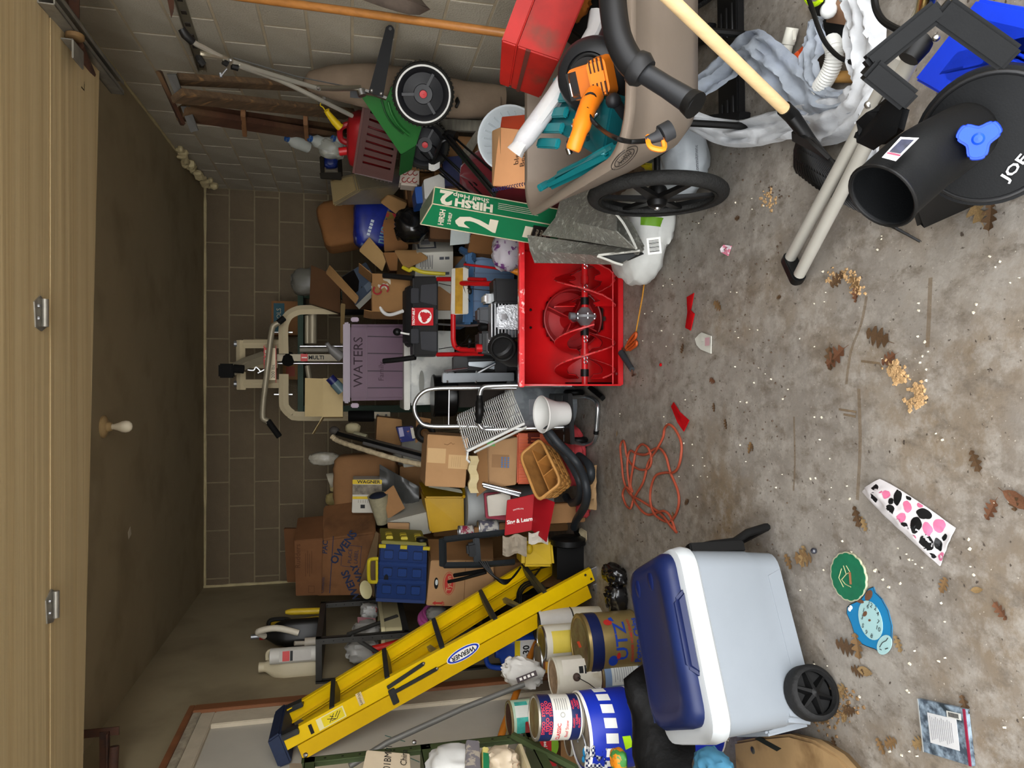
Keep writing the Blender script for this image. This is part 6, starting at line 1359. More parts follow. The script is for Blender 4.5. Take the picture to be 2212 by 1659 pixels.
B('cardboard_tray',[(808,1290,4.70),(818,1152,4.66),(812,1148,4.72),(776,1262,4.78)],.02,mt('#6f5a40',.8),'flattened cardboard tray leaning above the blue crate','tray')
pt=P(792,1273,4.62);tag(MB(fr(pt,(1,0,.2),(0,-1,.5))).lathe([(.001,0),(.03,0),(.06,.012),(.058,.014),(.03,.004),(.001,.003)],24,Mx.Scale(.7,4,(0,1,0)),close=False).build('plate',mt('#b3aa80',.4)),'cream plate with an apple picture on the cardboard tray','plate')
BLC=mt('#142a58',.4,var=.08);YLC=mt('#a8981c',.45,var=.06)
q=[(918,1297,4.30),(921,1180,4.24),(824,1175,4.28),(812,1292,4.34)]
rc=T('rolling_crate',P(915,1240,4.4),'blue and yellow folding rolling crate on the meat carton','crate')
qb('front_panel',q,.03,BLC,rc,bevel=.005);M,wq,hq=qf(q)
for i in range(3):
 for j in range(3):MB(M).prism(rrect(.058,.056,.006,3,(i-1)*wq*.32,(j-1)*hq*.31),.0,.003).build('panel_groove',mt('#0c1a38',.5),rc);MB(M).prism(rrect(.048,.05,.006,3,(i-1)*wq*.32,(j-1)*hq*.31),.0,.006).prism(rrect(.04,.038,.005,3,(i-1)*wq*.32,(j-1)*hq*.31),.006,.0062).build('panel_rib',mt('#1a3468',.4),rc,bevel=.002)
for i in(-1,1):MB(M).b2((i*wq*.16-.012,-hq/2,0),(i*wq*.16+.012,hq/2,.012)).build('hinge_band',mt('#183062',.4),rc,bevel=.004)
MB(M).prism(ell(.026,.013),0,.004,Mx.Translation((-.04,hq*.33,.006))).build('hand_hole',mt('#0a0c14',.8),rc)
qb('back_panel',[(p[0]-2,p[1]-4,p[2]+.26)for p in q],.03,BLC,rc,bevel=.005)
s0=pq(q)
MB().hexa([s0[1],s0[1]+V((.02,.28,0)),s0[2]+V((.02,.28,0)),s0[2],s0[1]+V((.02,0,0)),s0[1]+V((.04,.28,0)),s0[2]+V((.04,.28,0)),s0[2]+V((.02,0,0))]).build('side_panel',mt('#6a641c',.5),rc,bevel=.004)
for k in range(3):
 for j in(.12,.5):
  c=lp_(s0[1],s0[2],.15+.33*k)+V((.025,.05+.2*j,0));MB().box(c,(.03,.06,.04)).build('rib',YLC,rc,bevel=.004)
for k in(.02,.5,.95):MB(M).box((wq*.5-.01,(k-.5)*hq,.004),(.02,.04,.014)).build('clip',YLC,rc)
MB().hexa([s0[0],s0[0]+V((-.02,0,0)),s0[3]+V((-.02,0,0)),s0[3],s0[0]+V((0,.28,0)),s0[0]+V((-.02,.28,0)),s0[3]+V((-.02,.28,0)),s0[3]+V((0,.28,0))]).build('side_panel',BLC,rc)
MB().hexa([s0[0]+V((0,0,-.005)),s0[1]+V((0,0,-.005)),s0[1]+V((0,.28,-.005)),s0[0]+V((0,.28,-.005)),s0[0]+V((0,0,.02)),s0[1]+V((0,0,.02)),s0[1]+V((0,.28,.02)),s0[0]+V((0,.28,.02))]).build('crate_base',BLC,rc)
MB().tube(smoothpath([P(816,1207,4.26),P(803,1208,4.25),P(797,1214,4.24),P(797,1250,4.27),P(802,1257,4.28),P(814,1257,4.29)],4),.011,8).build('handle',YLC,rc);MB().rod(P(814,1208,4.27),P(814,1256,4.29),.008,8).build('handle_bar',YLC,rc)
c=s0[1]+V((.035,.03,.025));MB(fr(c,(0,1,0),(1,0,0))).lathe([(.001,-.012),(.028,-.012),(.034,-.006),(.034,.008),(.028,.012),(.001,.012)],20,close=False).build('wheel',BLACKP,rc)
q=[(1068,1312,4.22),(1066,1211,4.18),(931,1211,4.24),(921,1308,4.28)]
ty=B('meat_carton',q,.36,CARD,'brown meat carton with a red oval Tyson mark below the blue crate');M,wq,hq=qf(q)
TR_=mt('#a83028',.7);OV=M@Mx.Translation((0,.0,0))
poly(OV@Mx.Translation((0,hq*.19,0)),ell(.073,.036),TR_,ty,'oval_ring');poly(OV@Mx.Translation((0,hq*.19,.0005)),ell(.070,.033),CARD,ty,'oval_gap');poly(OV@Mx.Translation((0,hq*.19,.001)),ell(.064,.027),TR_,ty,'oval_field')
text('Tyson',OV@Mx.Translation((0,hq*.19,.0012)),.04,mt('#b08a68',.7),ty,bold=.02)
poly(M@Mx.Translation((0,hq*.385,0)),ell(.036,.013),mt('#0a0a0a',.9),ty,'hand_hole');poly(M@Mx.Translation((.006,hq*.38,.0006)),ell(.018,.008),mt('#b9c0c0',.6),ty,'white_inside')
text('UP',M@Mx.Translation((-.125,hq*.27,.001)),.022,TR_,ty,bold=.03);poly(M@Mx.Translation((-.125,hq*.36,0)),[(-.006,-.03),(.006,-.03),(.006,.01),(.014,.01),(0,.03),(-.014,.01),(-.006,.01)],TR_,ty,'arrow')
decal(M@Mx.Translation((0,-hq*.05,0)),wq,.003,mt('#6c4c30',.9),ty,'seam')
top=pq(q);qb('flap',[(928,1211,4.22),(925,1165,4.24),(921,1165,4.4),(924,1211,4.4)],.004,CARD2,ty)
zt_=min(p.z for p in top);prop('carton',(sum(p.x for p in top)/4,4.40),.3,.32,zt_-.006,'brown carton under the meat carton behind the ladder')
qb('side',[(1066,1211,4.20),(1064,1165,4.50),(925,1165,4.55),(931,1211,4.25)],.004,CARD2,ty)
PW=mt('#1f2326',.5,var=.06,spec=.3)
pw=T('pressure_washer',P(1200,1180,3.95),'yellow pressure washer with a dark grey upright handle behind the ladder feet','pressure washer')
for pts in([(958,1166),(1020,1158),(1092,1150)],[(958,1221),(1040,1220),(1112,1214)]):MB().tube([P(x,y,3.96)for x,y in pts],.02,4).build('handle_arm',PW,pw,smooth=0,bevel=.004)
MB().tube([P(956,1163,3.96),P(957,1223,3.96)],.024,4).build('handle_bar',PW,pw,smooth=0,bevel=.004)
qb('handle_bridge',[(1040,1216,3.95),(1036,1160,3.95),(1022,1160,3.95),(1024,1216,3.95)],.03,PW,pw,bevel=.006);qb('gun_holder',[(1030,1206,3.93),(1028,1172,3.93),(1008,1176,3.93),(1010,1202,3.93)],.05,mt('#121416',.5),pw,bevel=.012)
PWY=mt('#c0a020',.4,var=.06)
qb('body',[(1200,1226,3.86),(1194,1164,3.86),(1128,1172,3.94),(1128,1226,3.94)],.16,PWY,pw,bevel=.02);MB().ball(P(1143,1186,3.9),(.03,.015,.022),14).build('bulge',PWY,pw)
c=P(1205,1172,3.84);MB(fr((c.x,3.86,.10),(0,1,0),(1,0,0))).lathe([(.001,-.025),(.08,-.025),(.1,-.015),(.1,.015),(.08,.025),(.001,.025)],26,close=False).build('wheel',BLACKP,pw)
MB().b2((c.x-.22,3.88,0),(c.x,3.98,.16)).build('chassis',BLACKP,pw)
wn=T('spray_wand',P(1010,1245,3.9),'pair of black spray wand tubes in front of the meat carton','wand')
MB().tube([P(968,1257,4.0),P(1000,1250,3.95),P(1050,1236,3.88)],.010,8).build('wand',BLACKP,wn);MB().tube([P(981,1243,4.02),P(1048,1232,3.9)],.0115,8).build('wand',BLACKP,wn)
pc=MB()
for k in range(4):pc.tube(smoothpath([P(1035+5*k,1212,3.86),P(1055+4*k,1235+3*k,3.84),P(1080+3*k,1252+3*k,3.82),P(1105,1250,3.85),P(1125,1225,3.9)],5),.006,6)
o=pc.build('pressure_hose',BLACKP);tag(o,'coiled black pressure hose hanging from the pressure washer handle','hose');o['kind']='stuff'
o=MB().torus(.09,.006,22,6,fr(P(1150,1290,3.95),(1,0,0),(.2,-1,.5))).torus(.085,.006,22,6,fr(P(1152,1292,3.93),(1,0,0),(.25,-1,.5))).torus(.08,.006,22,6,fr(P(1154,1294,3.92),(1,0,0),(.15,-1,.5))).build('cable_coil',BLACKP);tag(o,'coil of black and white cable seen between the ladder rails','cable')
for(x,y,Y,r,h,c1,lbl)in((1022,1147,4.2,.035,.085,'#8a2c44','small spray can with a red printed label above the washer handle'),(1075,1140,4.22,.05,.12,'#5c5a66','grey and purple paint tin beside the white bucket')):
 c=P(x,y,Y);o=can('paint_tin',c,r,h,mt(c1,.4,col2='#b8b4ac',mix=(.48,.54),scale=30),DULLST,lbl,cat='tin')
 prop('carton',(c.x,c.y),r*2.2,r*2.2,c.z-.003,'brown carton under the '+lbl.split(' with')[0].split(' beside')[0])
RB=mt('#a01620',.45,var=.06)
q1=[(1149,1146,3.78),(1155,1067,3.78),(1096,1081,3.86),(1090,1157,3.86)]
bk_=T('songbook',P(1180,1120,3.8),'bright red Sing and Learn folder standing open under the basket','book')
f1=qb('front_cover',q1,.012,RB,bk_,bevel=.002);qb('back_cover',[(1181,1172,3.66),(1199,1085,3.66),(1155,1067,3.77),(1149,1146,3.77)],.012,mt('#94121c',.45),bk_,bevel=.002)
M,wq,hq=qf(q1);Mr=M@Mx.Rotation(-PI/2+.27,4,'Z')
text('Sing & Learn',Mr@Mx.Translation((-.004,-.03,.003)),.030,Wt,f1,bold=.03,shear=.1);text('MACMILLAN',Mr@Mx.Translation((.0,.035,.001)),.011,Wt,f1,arc=.11)
prop('carton',(P(1190,1120,3.72).x,3.88),.2,.12,P(1192,1120,3.75).z-.01,'low carton under the red folder')
WB=mt('#b9b3a8',.7,var=.1,col3='#8f8474',mix3=(.6,.7));RW=mt('#8e3444',.7)
B('book',[(1100,1112,4.0),(1104,1062,4.0),(1052,1072,4.06),(1056,1116,4.06)],.03,WB,'stained white picture book behind the red folder','book')
B('book',[(1100,1125,4.05),(1110,1060,4.05),(1046,1066,4.12),(1050,1120,4.12)],.03,RW,'dark pink covered book behind the stained white book','book')
tag(MB().tube([P(1042,1045,4.0),P(1125,1065,3.95)],.012,10).tube([P(1044,1050,4.0),P(1122,1072,3.95)],.01,10).build('chrome_tubes',STEEL),'pair of chrome tubes under the lettered carton','tubes')
g=[[P(1086+52*i/8,1157+42*j/8+4*sin(i),3.82+.03*nz((i,j,0),.5,9))for j in range(9)]for i in range(9)]
tag(MB().grid(g,.006,dirn=(0,1,0)).build('dirty_cloth',mt('#8f8474',.9,var=.2,scale=14)),'dirty beige cloth hanging over the pressure washer','cloth')
g=[[P(1142+42*i/6,1150+24*j/6+3*sin(i*1.3),3.72+.02*nz((i,j,0),.6,2))for j in range(7)]for i in range(7)]
tag(MB().grid(g,.006,dirn=(0,1,0)).build('torn_paper',mt('#b5aea2',.8,var=.1)),'torn grey-white paper hanging below the red folder','paper')
# heap on the far side behind the blower, and the wall above it
HG=mt('#0f6a42',.5,var=.06);HG2=mt('#174a2e',.5,var=.06)
Ta,Tb,Tc,Td=P(939,404,3.13),P(934,440,3.08),P(908,484,3.19),P(908,453,3.26)
dwn=P(1228,492,3.04)-Tb
hb_=T('shelving_carton',Tb+dwn,'tall green carton of shelving with big white lettering, leaning beside the snow blower','box')
bx=MB().hexa([Tb,Ta,Td,Tc,Tb+dwn,Ta+dwn,Td+dwn,Tc+dwn]).build('carton_body',HG,hb_,bevel=.003)
cen=(Ta+Tb+Tc+Td)/4
EDGE=mt('#b0a488',.7)
MB().hexa([Tb,Ta,Td,Tc]+[p+(Tb-Ta).cross(Tc-Tb).normalized()*.002*(1 if((Tb-Ta).cross(Tc-Tb)).dot(EYE-cen)>0 else-1)for p in(Tb,Ta,Td,Tc)]).build('end_flap',mt('#5c6654',.6,var=.25,scale=40),hb_)
for a in(Ta,Tb,Tc):MB().rod(a,a+dwn,.0028,5).build('lit_or_worn_edge',EDGE,hb_)
MB().tube([Ta,Tb,Tc],.003,5).build('lit_or_worn_edge',EDGE,hb_)
def sideframe(p,q_):
 x=dwn.normalized();y=(q_-p);n_=x.cross(y).normalized();n_=n_ if n_.dot(EYE-p)>0 else-n_
 return fr((p+q_)/2+n_*.0015,x,n_),y.length
Lh=dwn.length
M1,w1=sideframe(Tb,Ta)
CRE=mt('#c9c2ae',.6,var=.04)
M1r=M1@Mx.Rotation(PI,4,'Z')
text('HIRSH',M1r@Mx.Translation((-.18,.018,.001)),.062,CRE,hb_,bold=.05,sx=1.0);text('Shelf Help',M1r@Mx.Translation((-.165,-.022,.001)),.036,CRE,hb_,bold=.02,sx=1.1);text('2',M1r@Mx.Translation((-.055,.0,.001)),.115,CRE,hb_,bold=.04)
for k in range(4):decal(M1@Mx.Translation((.62*Lh,.02-.011*k,0)),.3*Lh,.003,CRE,hb_,'print_line')
M2,w2=sideframe(Tc,Tb)
text('2',M2@Mx.Translation((.235,.0,.001))@Mx.Rotation(PI/2,4,'Z'),.25,CRE,hb_,bold=.03,sx=.62)
for(x,y,s_,t_)in((.07,.02,.034,'HIRSH'),(.105,.02,.02,'2 SHELF')):text(t_,M2@Mx.Translation((x,0,.001))@Mx.Rotation(PI/2,4,'Z'),s_,CRE,hb_,bold=.03)
decal(M2@Mx.Translation((.52,.0,.0008)),.09,w2*.7,INK,hb_);decal(M2@Mx.Translation((.46,.0,.0008)),.04,w2*.5,CRE,hb_)
for k in range(3):text('2 SHELF',M2@Mx.Translation((.50+.02*k,0,.0016))@Mx.Rotation(PI/2,4,'Z'),.016,CRE,hb_)
FOIL=mt('#86857d',.32,metal=.35,var=.2,scale=30,bump=.5,bscale=120,col3='#b4b4ac',mix3=(.56,.66),scale3=45)
fo_=T('foil_insulation',P(1385,540,2.66),'folded silver foil bubble insulation leaning beside the red snow blower','insulation')
a0,a1=P(1165,455,2.98),P(1330,468,2.62)
axd=(a1-a0)
def fold(lines,seed):
 g=[]
 for i in range(13):
  t=i/12;row=[]
  for(x0,y0,Y0,x1,y1,Y1)in lines:
   p=lp_(P(x0,y0,Y0),P(x1,y1,Y1),t);row.append(p+V((0,.006*nz(p,9,seed),.006*nz(p,8,seed+3))))
  g.append(row)
 return MB().grid(g,.006).build('foil_layer',FOIL,fo_,smooth=25)
fold([(1270,405,2.80,1300,420,2.68),(1215,412,2.94,1330,462,2.56),(1200,470,2.92,1330,500,2.5),(1170,508,2.96,1370,538,2.52)],1)
fold([(1140,508,3.0,1375,540,2.55),(1145,540,3.02,1290,552,2.6),(1155,568,3.04,1340,572,2.58)],4)
fold([(1230,440,2.96,1352,470,2.62),(1220,470,2.97,1372,500,2.6),(1205,500,2.99,1385,545,2.57)],7)
fold([(1235,450,3.0,1362,480,2.66),(1215,505,3.02,1390,530,2.6),(1205,515,3.02,1378,548,2.58)],9)
fold([(1160,566,3.05,1345,571,2.6),(1180,545,3.06,1375,552,2.62),(1205,560,3.07,1392,540,2.62),(1190,520,3.08,1385,520,2.64)],11)
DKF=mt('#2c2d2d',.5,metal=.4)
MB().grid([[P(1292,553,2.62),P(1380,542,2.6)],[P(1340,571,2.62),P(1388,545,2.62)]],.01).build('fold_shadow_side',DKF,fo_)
MB().tube(smoothpath([P(1290,553,2.595),P(1310,560,2.59),P(1330,568,2.585),P(1345,572,2.58)],4),.005,6).build('cut_edge',mt('#b4b3ab',.4),fo_);MB().tube([P(1292,551,2.595),P(1340,546,2.58),P(1382,541,2.56)],.005,6).build('cut_edge',mt('#b4b3ab',.4),fo_)
MB().tube(smoothpath([P(1330,462,2.55),P(1345,480,2.54),P(1362,510,2.53),P(1375,538,2.53)],4),.005,6).build('cut_edge',mt('#b4b3ab',.4),fo_)
SACK=mt('#b5b6b2',.5,var=.08,scale=8,bump=.3,bscale=14)
sk_=crumple('salt_sack',Mx.Translation(G(1425,510))@Mx.Rotation(R(-28),4,'Z'),(.42,.36,.2),SACK,None,101,.09,2.6,40,floor=.002)
tag(sk_,'white plastic sack with a green band lying behind the cart wheel','sack')
M=fr(P(1416,530,2.40),(1,.35,0),EYE-P(1416,530,2.4));bp_=P(1413,531,2.44)
M=fr(bp_,(1,.2,0),EYE-bp_);decal(M,.06,.05,mt('#c9c9c4',.5),sk_,'barcode_field')
for k in range(9):decal(M@Mx.Translation((-.02+.005*k,0,.001)),.0022 if k%3 else.0035,.036,INK,sk_,'barcode_line')
def drape(o,pts_,w0,mat,name,parent,nw=5,lift=.0035):
 bv=BVHTree.FromPolygons([p.co+WL[o.name]for p in o.data.vertices],[tuple(p.vertices)for p in o.data.polygons]);g=[]
 c2=smoothpath([(x,y,0)for x,y in pts_],6)
 for i,c in enumerate(c2):
  t=(c2[min(i+1,len(c2)-1)]-c2[max(i-1,0)]).normalized();row=[]
  for k in range(nw):
   u=(k/(nw-1)-.5)*w0;d=ray(c.x-t.y*u,c.y+t.x*u).normalized();h=bv.ray_cast(EYE,d)
   if h[0]is None:row=None;break
   row.append(h[0]-d*lift)
  if row:g.append(row)
 if len(g)>1:return MB().grid(g).build(name,mat,parent,smooth=60)
drape(sk_,[(1384,476),(1410,478),(1435,482),(1450,492),(1452,508)],20,mt('#5d8a1a',.5,var=.1),'green_band',sk_)
tag(crumple('white_sack',Mx.Translation(G(1452,462)),(.3,.16,.12),SACK,None,103,.12,2.6,32,floor=.002),'second white printed sack behind the spoked cart wheel','sack')
def shrink(o,lift=.003):
 bv=BVHTree.FromPolygons([p.co+WL[o.name]for p in o.data.vertices],[tuple(p.vertices)for p in o.data.polygons])
 for ch in o.children:
  w_=WL[ch.name]
  for v in ch.data.vertices:
   d=(v.co+w_-EYE).normalized();h=bv.ray_cast(EYE,d)
   if h[0]is not None:v.co=h[0]-d*lift-w_
BAGG=mt('#a2a8ac',.35,var=.12,scale=8,bump=.25,bscale=22,alpha=.97)
gb2=tag(crumple('shopping_bag',Mx.Translation(G(1512,342))@Mx.Rotation(R(20),4,'Z'),(.32,.26,.17),BAGG,None,105,.13,2.3,40,floor=.002),'pale grey plastic shopping bag under the cart beside the big wheel','bag')
bp_=P(1505,345,2.05);M=fr(bp_,V((1,0,.05)),EYE-bp_);text('Commitment',M,.016,mt('#55585c',.7),gb2);shrink(gb2)
tag(crumple('shopping_bag',Mx.Translation(G(1452,385)),(.28,.2,.1),mt('#b4b4b0',.45,var=.1),None,107,.18,2.6,28,floor=.002),'crumpled white bag on the floor behind the cart axle','bag')
tag(crumple('chip_bag',Mx.Translation(G(1462,345)),(.1,.1,.16),mt('#a89a14',.4,col2='#3a3414',mix=(.5,.56),scale=20),None,109,.25,2.6,26,floor=.002),'yellow and black crumpled snack bag under the cart','bag')
LWH=mt('#b9c0c4',.4,var=.05)
lc=P(1100,300,3.15)
Ml=fr(lc,(0,0,1),V((-.25,-1,.45)))
lbk=T('laundry_basket',lc,'white ribbed plastic basket tipped up behind the notebook','basket')
MB(Ml).lathe([(.075,-.16),(.08,-.16),(.132,0),(.142,.004),(.146,.012),(.138,.014),(.128,.004),(.075,-.14),(.001,-.14)],40,close=False).build('bowl',LWH,lbk)
for k in range(22):
 a=2*PI*k/22;MB(Ml@Mx.Rotation(a,4,'Z')).tube([V((.124,0,-.008)),V((.08,0,-.13))],.004,5).build('rib',LWH,lbk)
prop('carton',(lc.x+.02,3.3),.26,.2,.42,'brown carton behind the cart carrying the white basket')
PLK=mt('#6f6a5e',.85,var=.25,scale=8,stretch=(1,8,8),bump=.2)
for(q,lbl)in(([(1300,262,3.56),(1300,232,3.56),(960,228,3.75),(960,250,3.75)],'weathered grey plank lying behind the canvas bag'),([(1300,292,3.55),(1300,268,3.55),(945,256,3.78),(945,280,3.78)],'weathered grey plank below the canvas chair bag'),([(1010,345,3.78),(1045,285,3.70),(1030,280,3.7),(992,335,3.8)],'short grey board behind the black wire frame')):
 tag(qb('plank',q,.03,PLK),lbl,'plank')
wf_=T('folding_stand',(.9,3.4,.3),'black tubular folding frame with a white care label, poking out of the heap','frame')
BW=mt('#0e0e0f',.3,spec=.4)
for(a,b_,r)in(((958,292,3.62),(1068,422,3.05),.009),((962,285,3.62),(1072,414,3.05),.008),((985,300,3.60),(1100,400,3.10),.006),((930,345,3.70),(1075,470,3.25),.006),((940,320,3.7),(1060,440,3.3),.004),((905,325,3.72),(1010,425,3.4),.004),((950,375,3.62),(1040,445,3.3),.005),((925,305,3.72),(1030,400,3.4),.004)):
 MB().tube([P(*a),P(*b_)],r,8).build('rod',BW,wf_)
MB().tube(smoothpath([P(929,368,3.60),P(936,350,3.61),P(948,318,3.62),P(955,306,3.62),P(968,300,3.61)],4),.009,8).build('bent_rod',BW,wf_)
g=[[P(926+24*i/4,352+14*j/3+4*sin(i),3.56+.01*sin(i*2))for j in range(4)]for i in range(5)]
MB().grid(g,.002,dirn=(0,1,0)).build('care_label',mt('#b9b8b4',.6,var=.1,scale=60),wf_)
MB().tube([P(966,288,3.6),P(985,296,3.58)],[.02,.03],8).build('joint',BW,wf_)
tag(crumple('red_blanket',Mx.Translation((P(1060,380,3.45).x,3.48,.0)),(.34,.3,P(1000,370,3.45).z),mt('#5c1018',.9,var=.2,scale=14,sheen=.3),None,111,.1,2.4,36),'dark red fleece blanket heaped behind the notebook','blanket')
B('navy_book',[(1000,400,3.78),(998,335,3.78),(955,340,3.82),(962,402,3.82)],.05,mt('#141a3c',.5),'navy blue folder behind the black wire frame','folder')
B('white_carton',[(962,428,3.82),(960,372,3.82),(915,388,3.86),(918,430,3.86)],.2,mt('#a3a29c',.6),'white carton corner behind the green shelving carton')
B('blue_carton',[(930,434,3.95),(926,400,3.95),(896,404,3.98),(900,440,3.98)],.2,mt('#0f3a78',.5),'bright blue carton edge between the white and brown cartons')
prop('carton',(P(960,390,3.9).x,4.05),.5,.32,P(965,390,3.9).z-.01,'wide brown carton carrying the folders and the green machine')
B('carton',[(938,425,4.15),(935,378,4.15),(885,385,4.2),(890,428,4.2)],.25,mt('#6d4c2c',.8,var=.1),'brown carton under the red-printed paper bag')
pbg=B('printed_bag',[(906,402,4.05),(906,345,4.05),(870,350,4.08),(862,398,4.08)],.12,mt('#a89c90',.7,var=.06),'cream paper bag printed with red loops below the brown basket','bag',bevel=.012)
M,wq,hq=qf([(906,402,4.05),(906,345,4.05),(870,350,4.08),(862,398,4.08)])
for k in range(9):MB(M).torus(.013,.0025,12,5,Mx.Translation(((-1+k%3)*wq*.3,(-1+k//3)*hq*.28,.001)),0,260).build('red_loop',mt('#8a2c28',.7),pbg)
prop('carton',(P(905,380,4.2).x,4.34),.3,.28,P(938,400,4.2).z-.01,'brown carton low in the heap behind the folders')
TAN2=mt('#8c7a54',.5,var=.06);TRL=mt('#6f6652',.3,var=.15,scale=9,col3='#57525c',mix3=(.5,.65))
ttn=T('storage_tote',(.98,4.6,.95),'tan lidded storage tote tilted on the heap below the wooden stepladder','tote')
q=[(770,440,4.40),(778,392,4.34),(766,376,4.40),(715,392,4.62)]
L4=[P(718,447,4.50),P(778,412,4.34),P(768,374,4.42),(P(711,388,4.60))]
MB().hexa(L4+[p+V((.03,.10,-.05))for p in L4]).build('tote_lid',TAN2,ttn,bevel=.012)
nl=(L4[1]-L4[0]).cross(L4[3]-L4[0]).normalized();nl=nl if nl.dot(EYE-L4[0])>0 else-nl
cl4=sum(L4,V())/4
MB().hexa([lp_(p,cl4,.2)+nl*.008 for p in L4]+[lp_(p,cl4,.2)for p in L4]).build('lid_panel',mt('#857350',.5),ttn,bevel=.004)
MB().hexa([lp_(L4[0],cl4,.06),lp_(L4[1],cl4,.06),lp_(L4[2],cl4,.06),lp_(L4[3],cl4,.06)]+[P(835,442,4.7),P(872,398,4.48),P(866,360,4.62),P(800,378,4.85)]).build('body',TRL,ttn,bevel=.01)
zz=P(870,400,4.6).z;prop('carton',(P(850,400,4.65).x,4.72),.34,.3,zz-.02,'brown carton under the tan tote')
DKB=mt('#1c1812',.6,var=.2,scale=30)
kb_2=B('printed_carton',[(738,388,4.42),(738,372,4.42),(690,372,4.5),(692,385,4.5)],.02,DKB,'small open black printed carton with blue packets on the tan tote')
for(q,nm)in(([(700,372,4.5),(700,334,4.5),(690,338,4.52),(692,372,4.52)],'side'),([(740,372,4.42),(738,336,4.6),(728,336,4.62),(730,372,4.44)],'base')):qb(nm,q,.1,DKB,kb_2)
crumple('blue_packet',fr(P(730,350,4.56),(1,0,0),(0,0,1)),(.09,.06,.09),mt('#101e54',.4),kb_2,113,.2)
BRC=mt('#3e2420',.5,var=.08)
crt=T('crate',P(860,300,3.85),'dark brown slotted plastic crate on the heap, holding a red fuel can','crate')
q=[(848,394,3.86),(868,300,3.62),(788,228,3.62),(764,374,3.86)]
pf=[P(848,392,3.84),P(868,262,3.62),P(786,230,3.62),P(764,372,3.84)]
dvc=V((.10,.30,0))
rimq=[pf[3],pf[2],pf[2]+dvc,pf[3]+dvc]
def slab(a,b_,c,d,t_,name,mat,parent):
 n2=(b_-a).cross(d-a).normalized()*t_;return MB().hexa([a,b_,c,d,a+n2,b_+n2,c+n2,d+n2]).build(name,mat,parent,bevel=.002)
M,wq,hq=fr((pf[0]+pf[1]+pf[2]+pf[3])/4,pf[1]-pf[0],(pf[1]-pf[0]).cross(pf[3]-pf[0])),(pf[1]-pf[0]).length,(pf[3]-pf[0]).length
if(M.to_3x3()@V((0,0,1))).dot(EYE-pf[0])<0:M=fr(M.translation,pf[0]-pf[1],-(M.to_3x3()@V((0,0,1))))
def fp(u,v_):return lp_(lp_(pf[0],pf[1],u),lp_(pf[3],pf[2],u),v_)
nf=(pf[1]-pf[0]).cross(pf[3]-pf[0]).normalized();nf=nf if nf.dot(EYE-pf[0])>0 else-nf
def patch(u0,u1,v0,v1,nm='slat',mat=BRC,out=0):
 qd=[fp(u0,v0),fp(u1,v0),fp(u1,v1),fp(u0,v1)];return MB().hexa([p+nf*out for p in qd]+[p-nf*.006 for p in qd]).build(nm,mat,crt)
patch(0,1,.82,1,'crate_top_band',BRC,.004);patch(0,1,0,.10,'crate_bottom_band');patch(0,.1,.1,.82,'corner');
for k in range(8):patch(.1+.11*k,.1+.11*k+.075,.10,.82,'slat')
patch(0,1,.97,1.03,'rim',mt('#4a2c28',.5),.012)
slab(pf[0],pf[3],pf[3]+dvc,pf[0]+dvc,.006,'side_wall',BRC,crt);slab(pf[1],pf[2],pf[2]+dvc,pf[1]+dvc,.006,'side_wall',BRC,crt);slab(pf[0]+dvc,pf[1]+dvc,pf[2]+dvc,pf[3]+dvc,.006,'back_wall',BRC,crt);slab(pf[0],pf[1],pf[1]+dvc,pf[0]+dvc,.006,'crate_base',BRC,crt)
for k in range(5):MB().tube([lp_(pf[0],pf[3],.1+.1*k)+V((-.003,.03,0)),lp_(pf[0],pf[3],.1+.1*k)+dvc*.8+V((-.003,0,0))],.003,4).build('rib',BRC,crt)
prop('carton',((pf[0]+pf[1]).x/2+.08,3.95),.3,.3,min(p.z for p in pf)-.012,'tall brown carton under the brown slotted crate')
FRED=mt('#7c1014',.45,var=.2,scale=9)
gcn=T('fuel_can',P(770,300,3.9),'red plastic fuel can with a yellow spout, sitting in the brown crate','fuel can')
fc=(pf[2]+pf[3])/2+dvc*.5
M=fr(V((fc.x,fc.y,fc.z-.17)),pf[2]-pf[3],(0,0,1));M=fr(V((fc.x,fc.y,fc.z-.17)),V(((pf[2]-pf[3]).x,(pf[2]-pf[3]).y,0)),(0,0,1))
loft(MB(M),[rr_ring(.27,.18,.05,0),rr_ring(.29,.2,.06,.02),rr_ring(.29,.2,.06,.17),rr_ring(.25,.17,.06,.215),rr_ring(.16,.1,.04,.23)],True,True).build('body',FRED,gcn,smooth=50)
MB(M).rod((-.06,.0,.22),(-.07,0,.27),.022,14).build('red_cap',mt('#a01418',.4),gcn)
MB(M).tube(smoothpath([V((-.02,0,.22)),V((0,0,.26)),V((.06,0,.26)),V((.09,0,.2))],4),.016,8).build('handle',FRED,gcn)
MB().rod(P(735,272,3.80),P(728,268,3.79),.02,12).build('black_collar',BLACKP,gcn)
MB().tube([P(735,275,3.80),P(722,262,3.78),P(708,244,3.75),P(706,239,3.745)],[.022,.019,.014,.014],14).build('spout',mt('#b89a10',.45),gcn);MB().torus(.012,.004,16,6,fr(P(706,239,3.745),(1,0,0),P(706,239,3.745)-P(722,262,3.78))).build('spout_mouth',mt('#b89a10',.45),gcn)
MB().tube(smoothpath([P(704,242,3.74),P(698,232,3.74),P(692,228,3.74),P(694,220,3.74)],4),.003,5).build('cap_strap',mt('#b89a10',.45),gcn)
GRN2=mt('#1f5a26',.35,var=.06,coat=.2);GRN3=mt('#143c1a',.4)
mw=T('push_mower',P(880,250,3.5),'green push mower with a white-rimmed black wheel and chrome handle, perched on the heap','mower')
Ym=3.42
pts=[(777,204),(836,213),(846,186),(880,200),(912,272),(899,314),(866,334)]
pw_=[P(x,y,Ym+.0016*(y-200))for x,y in pts]
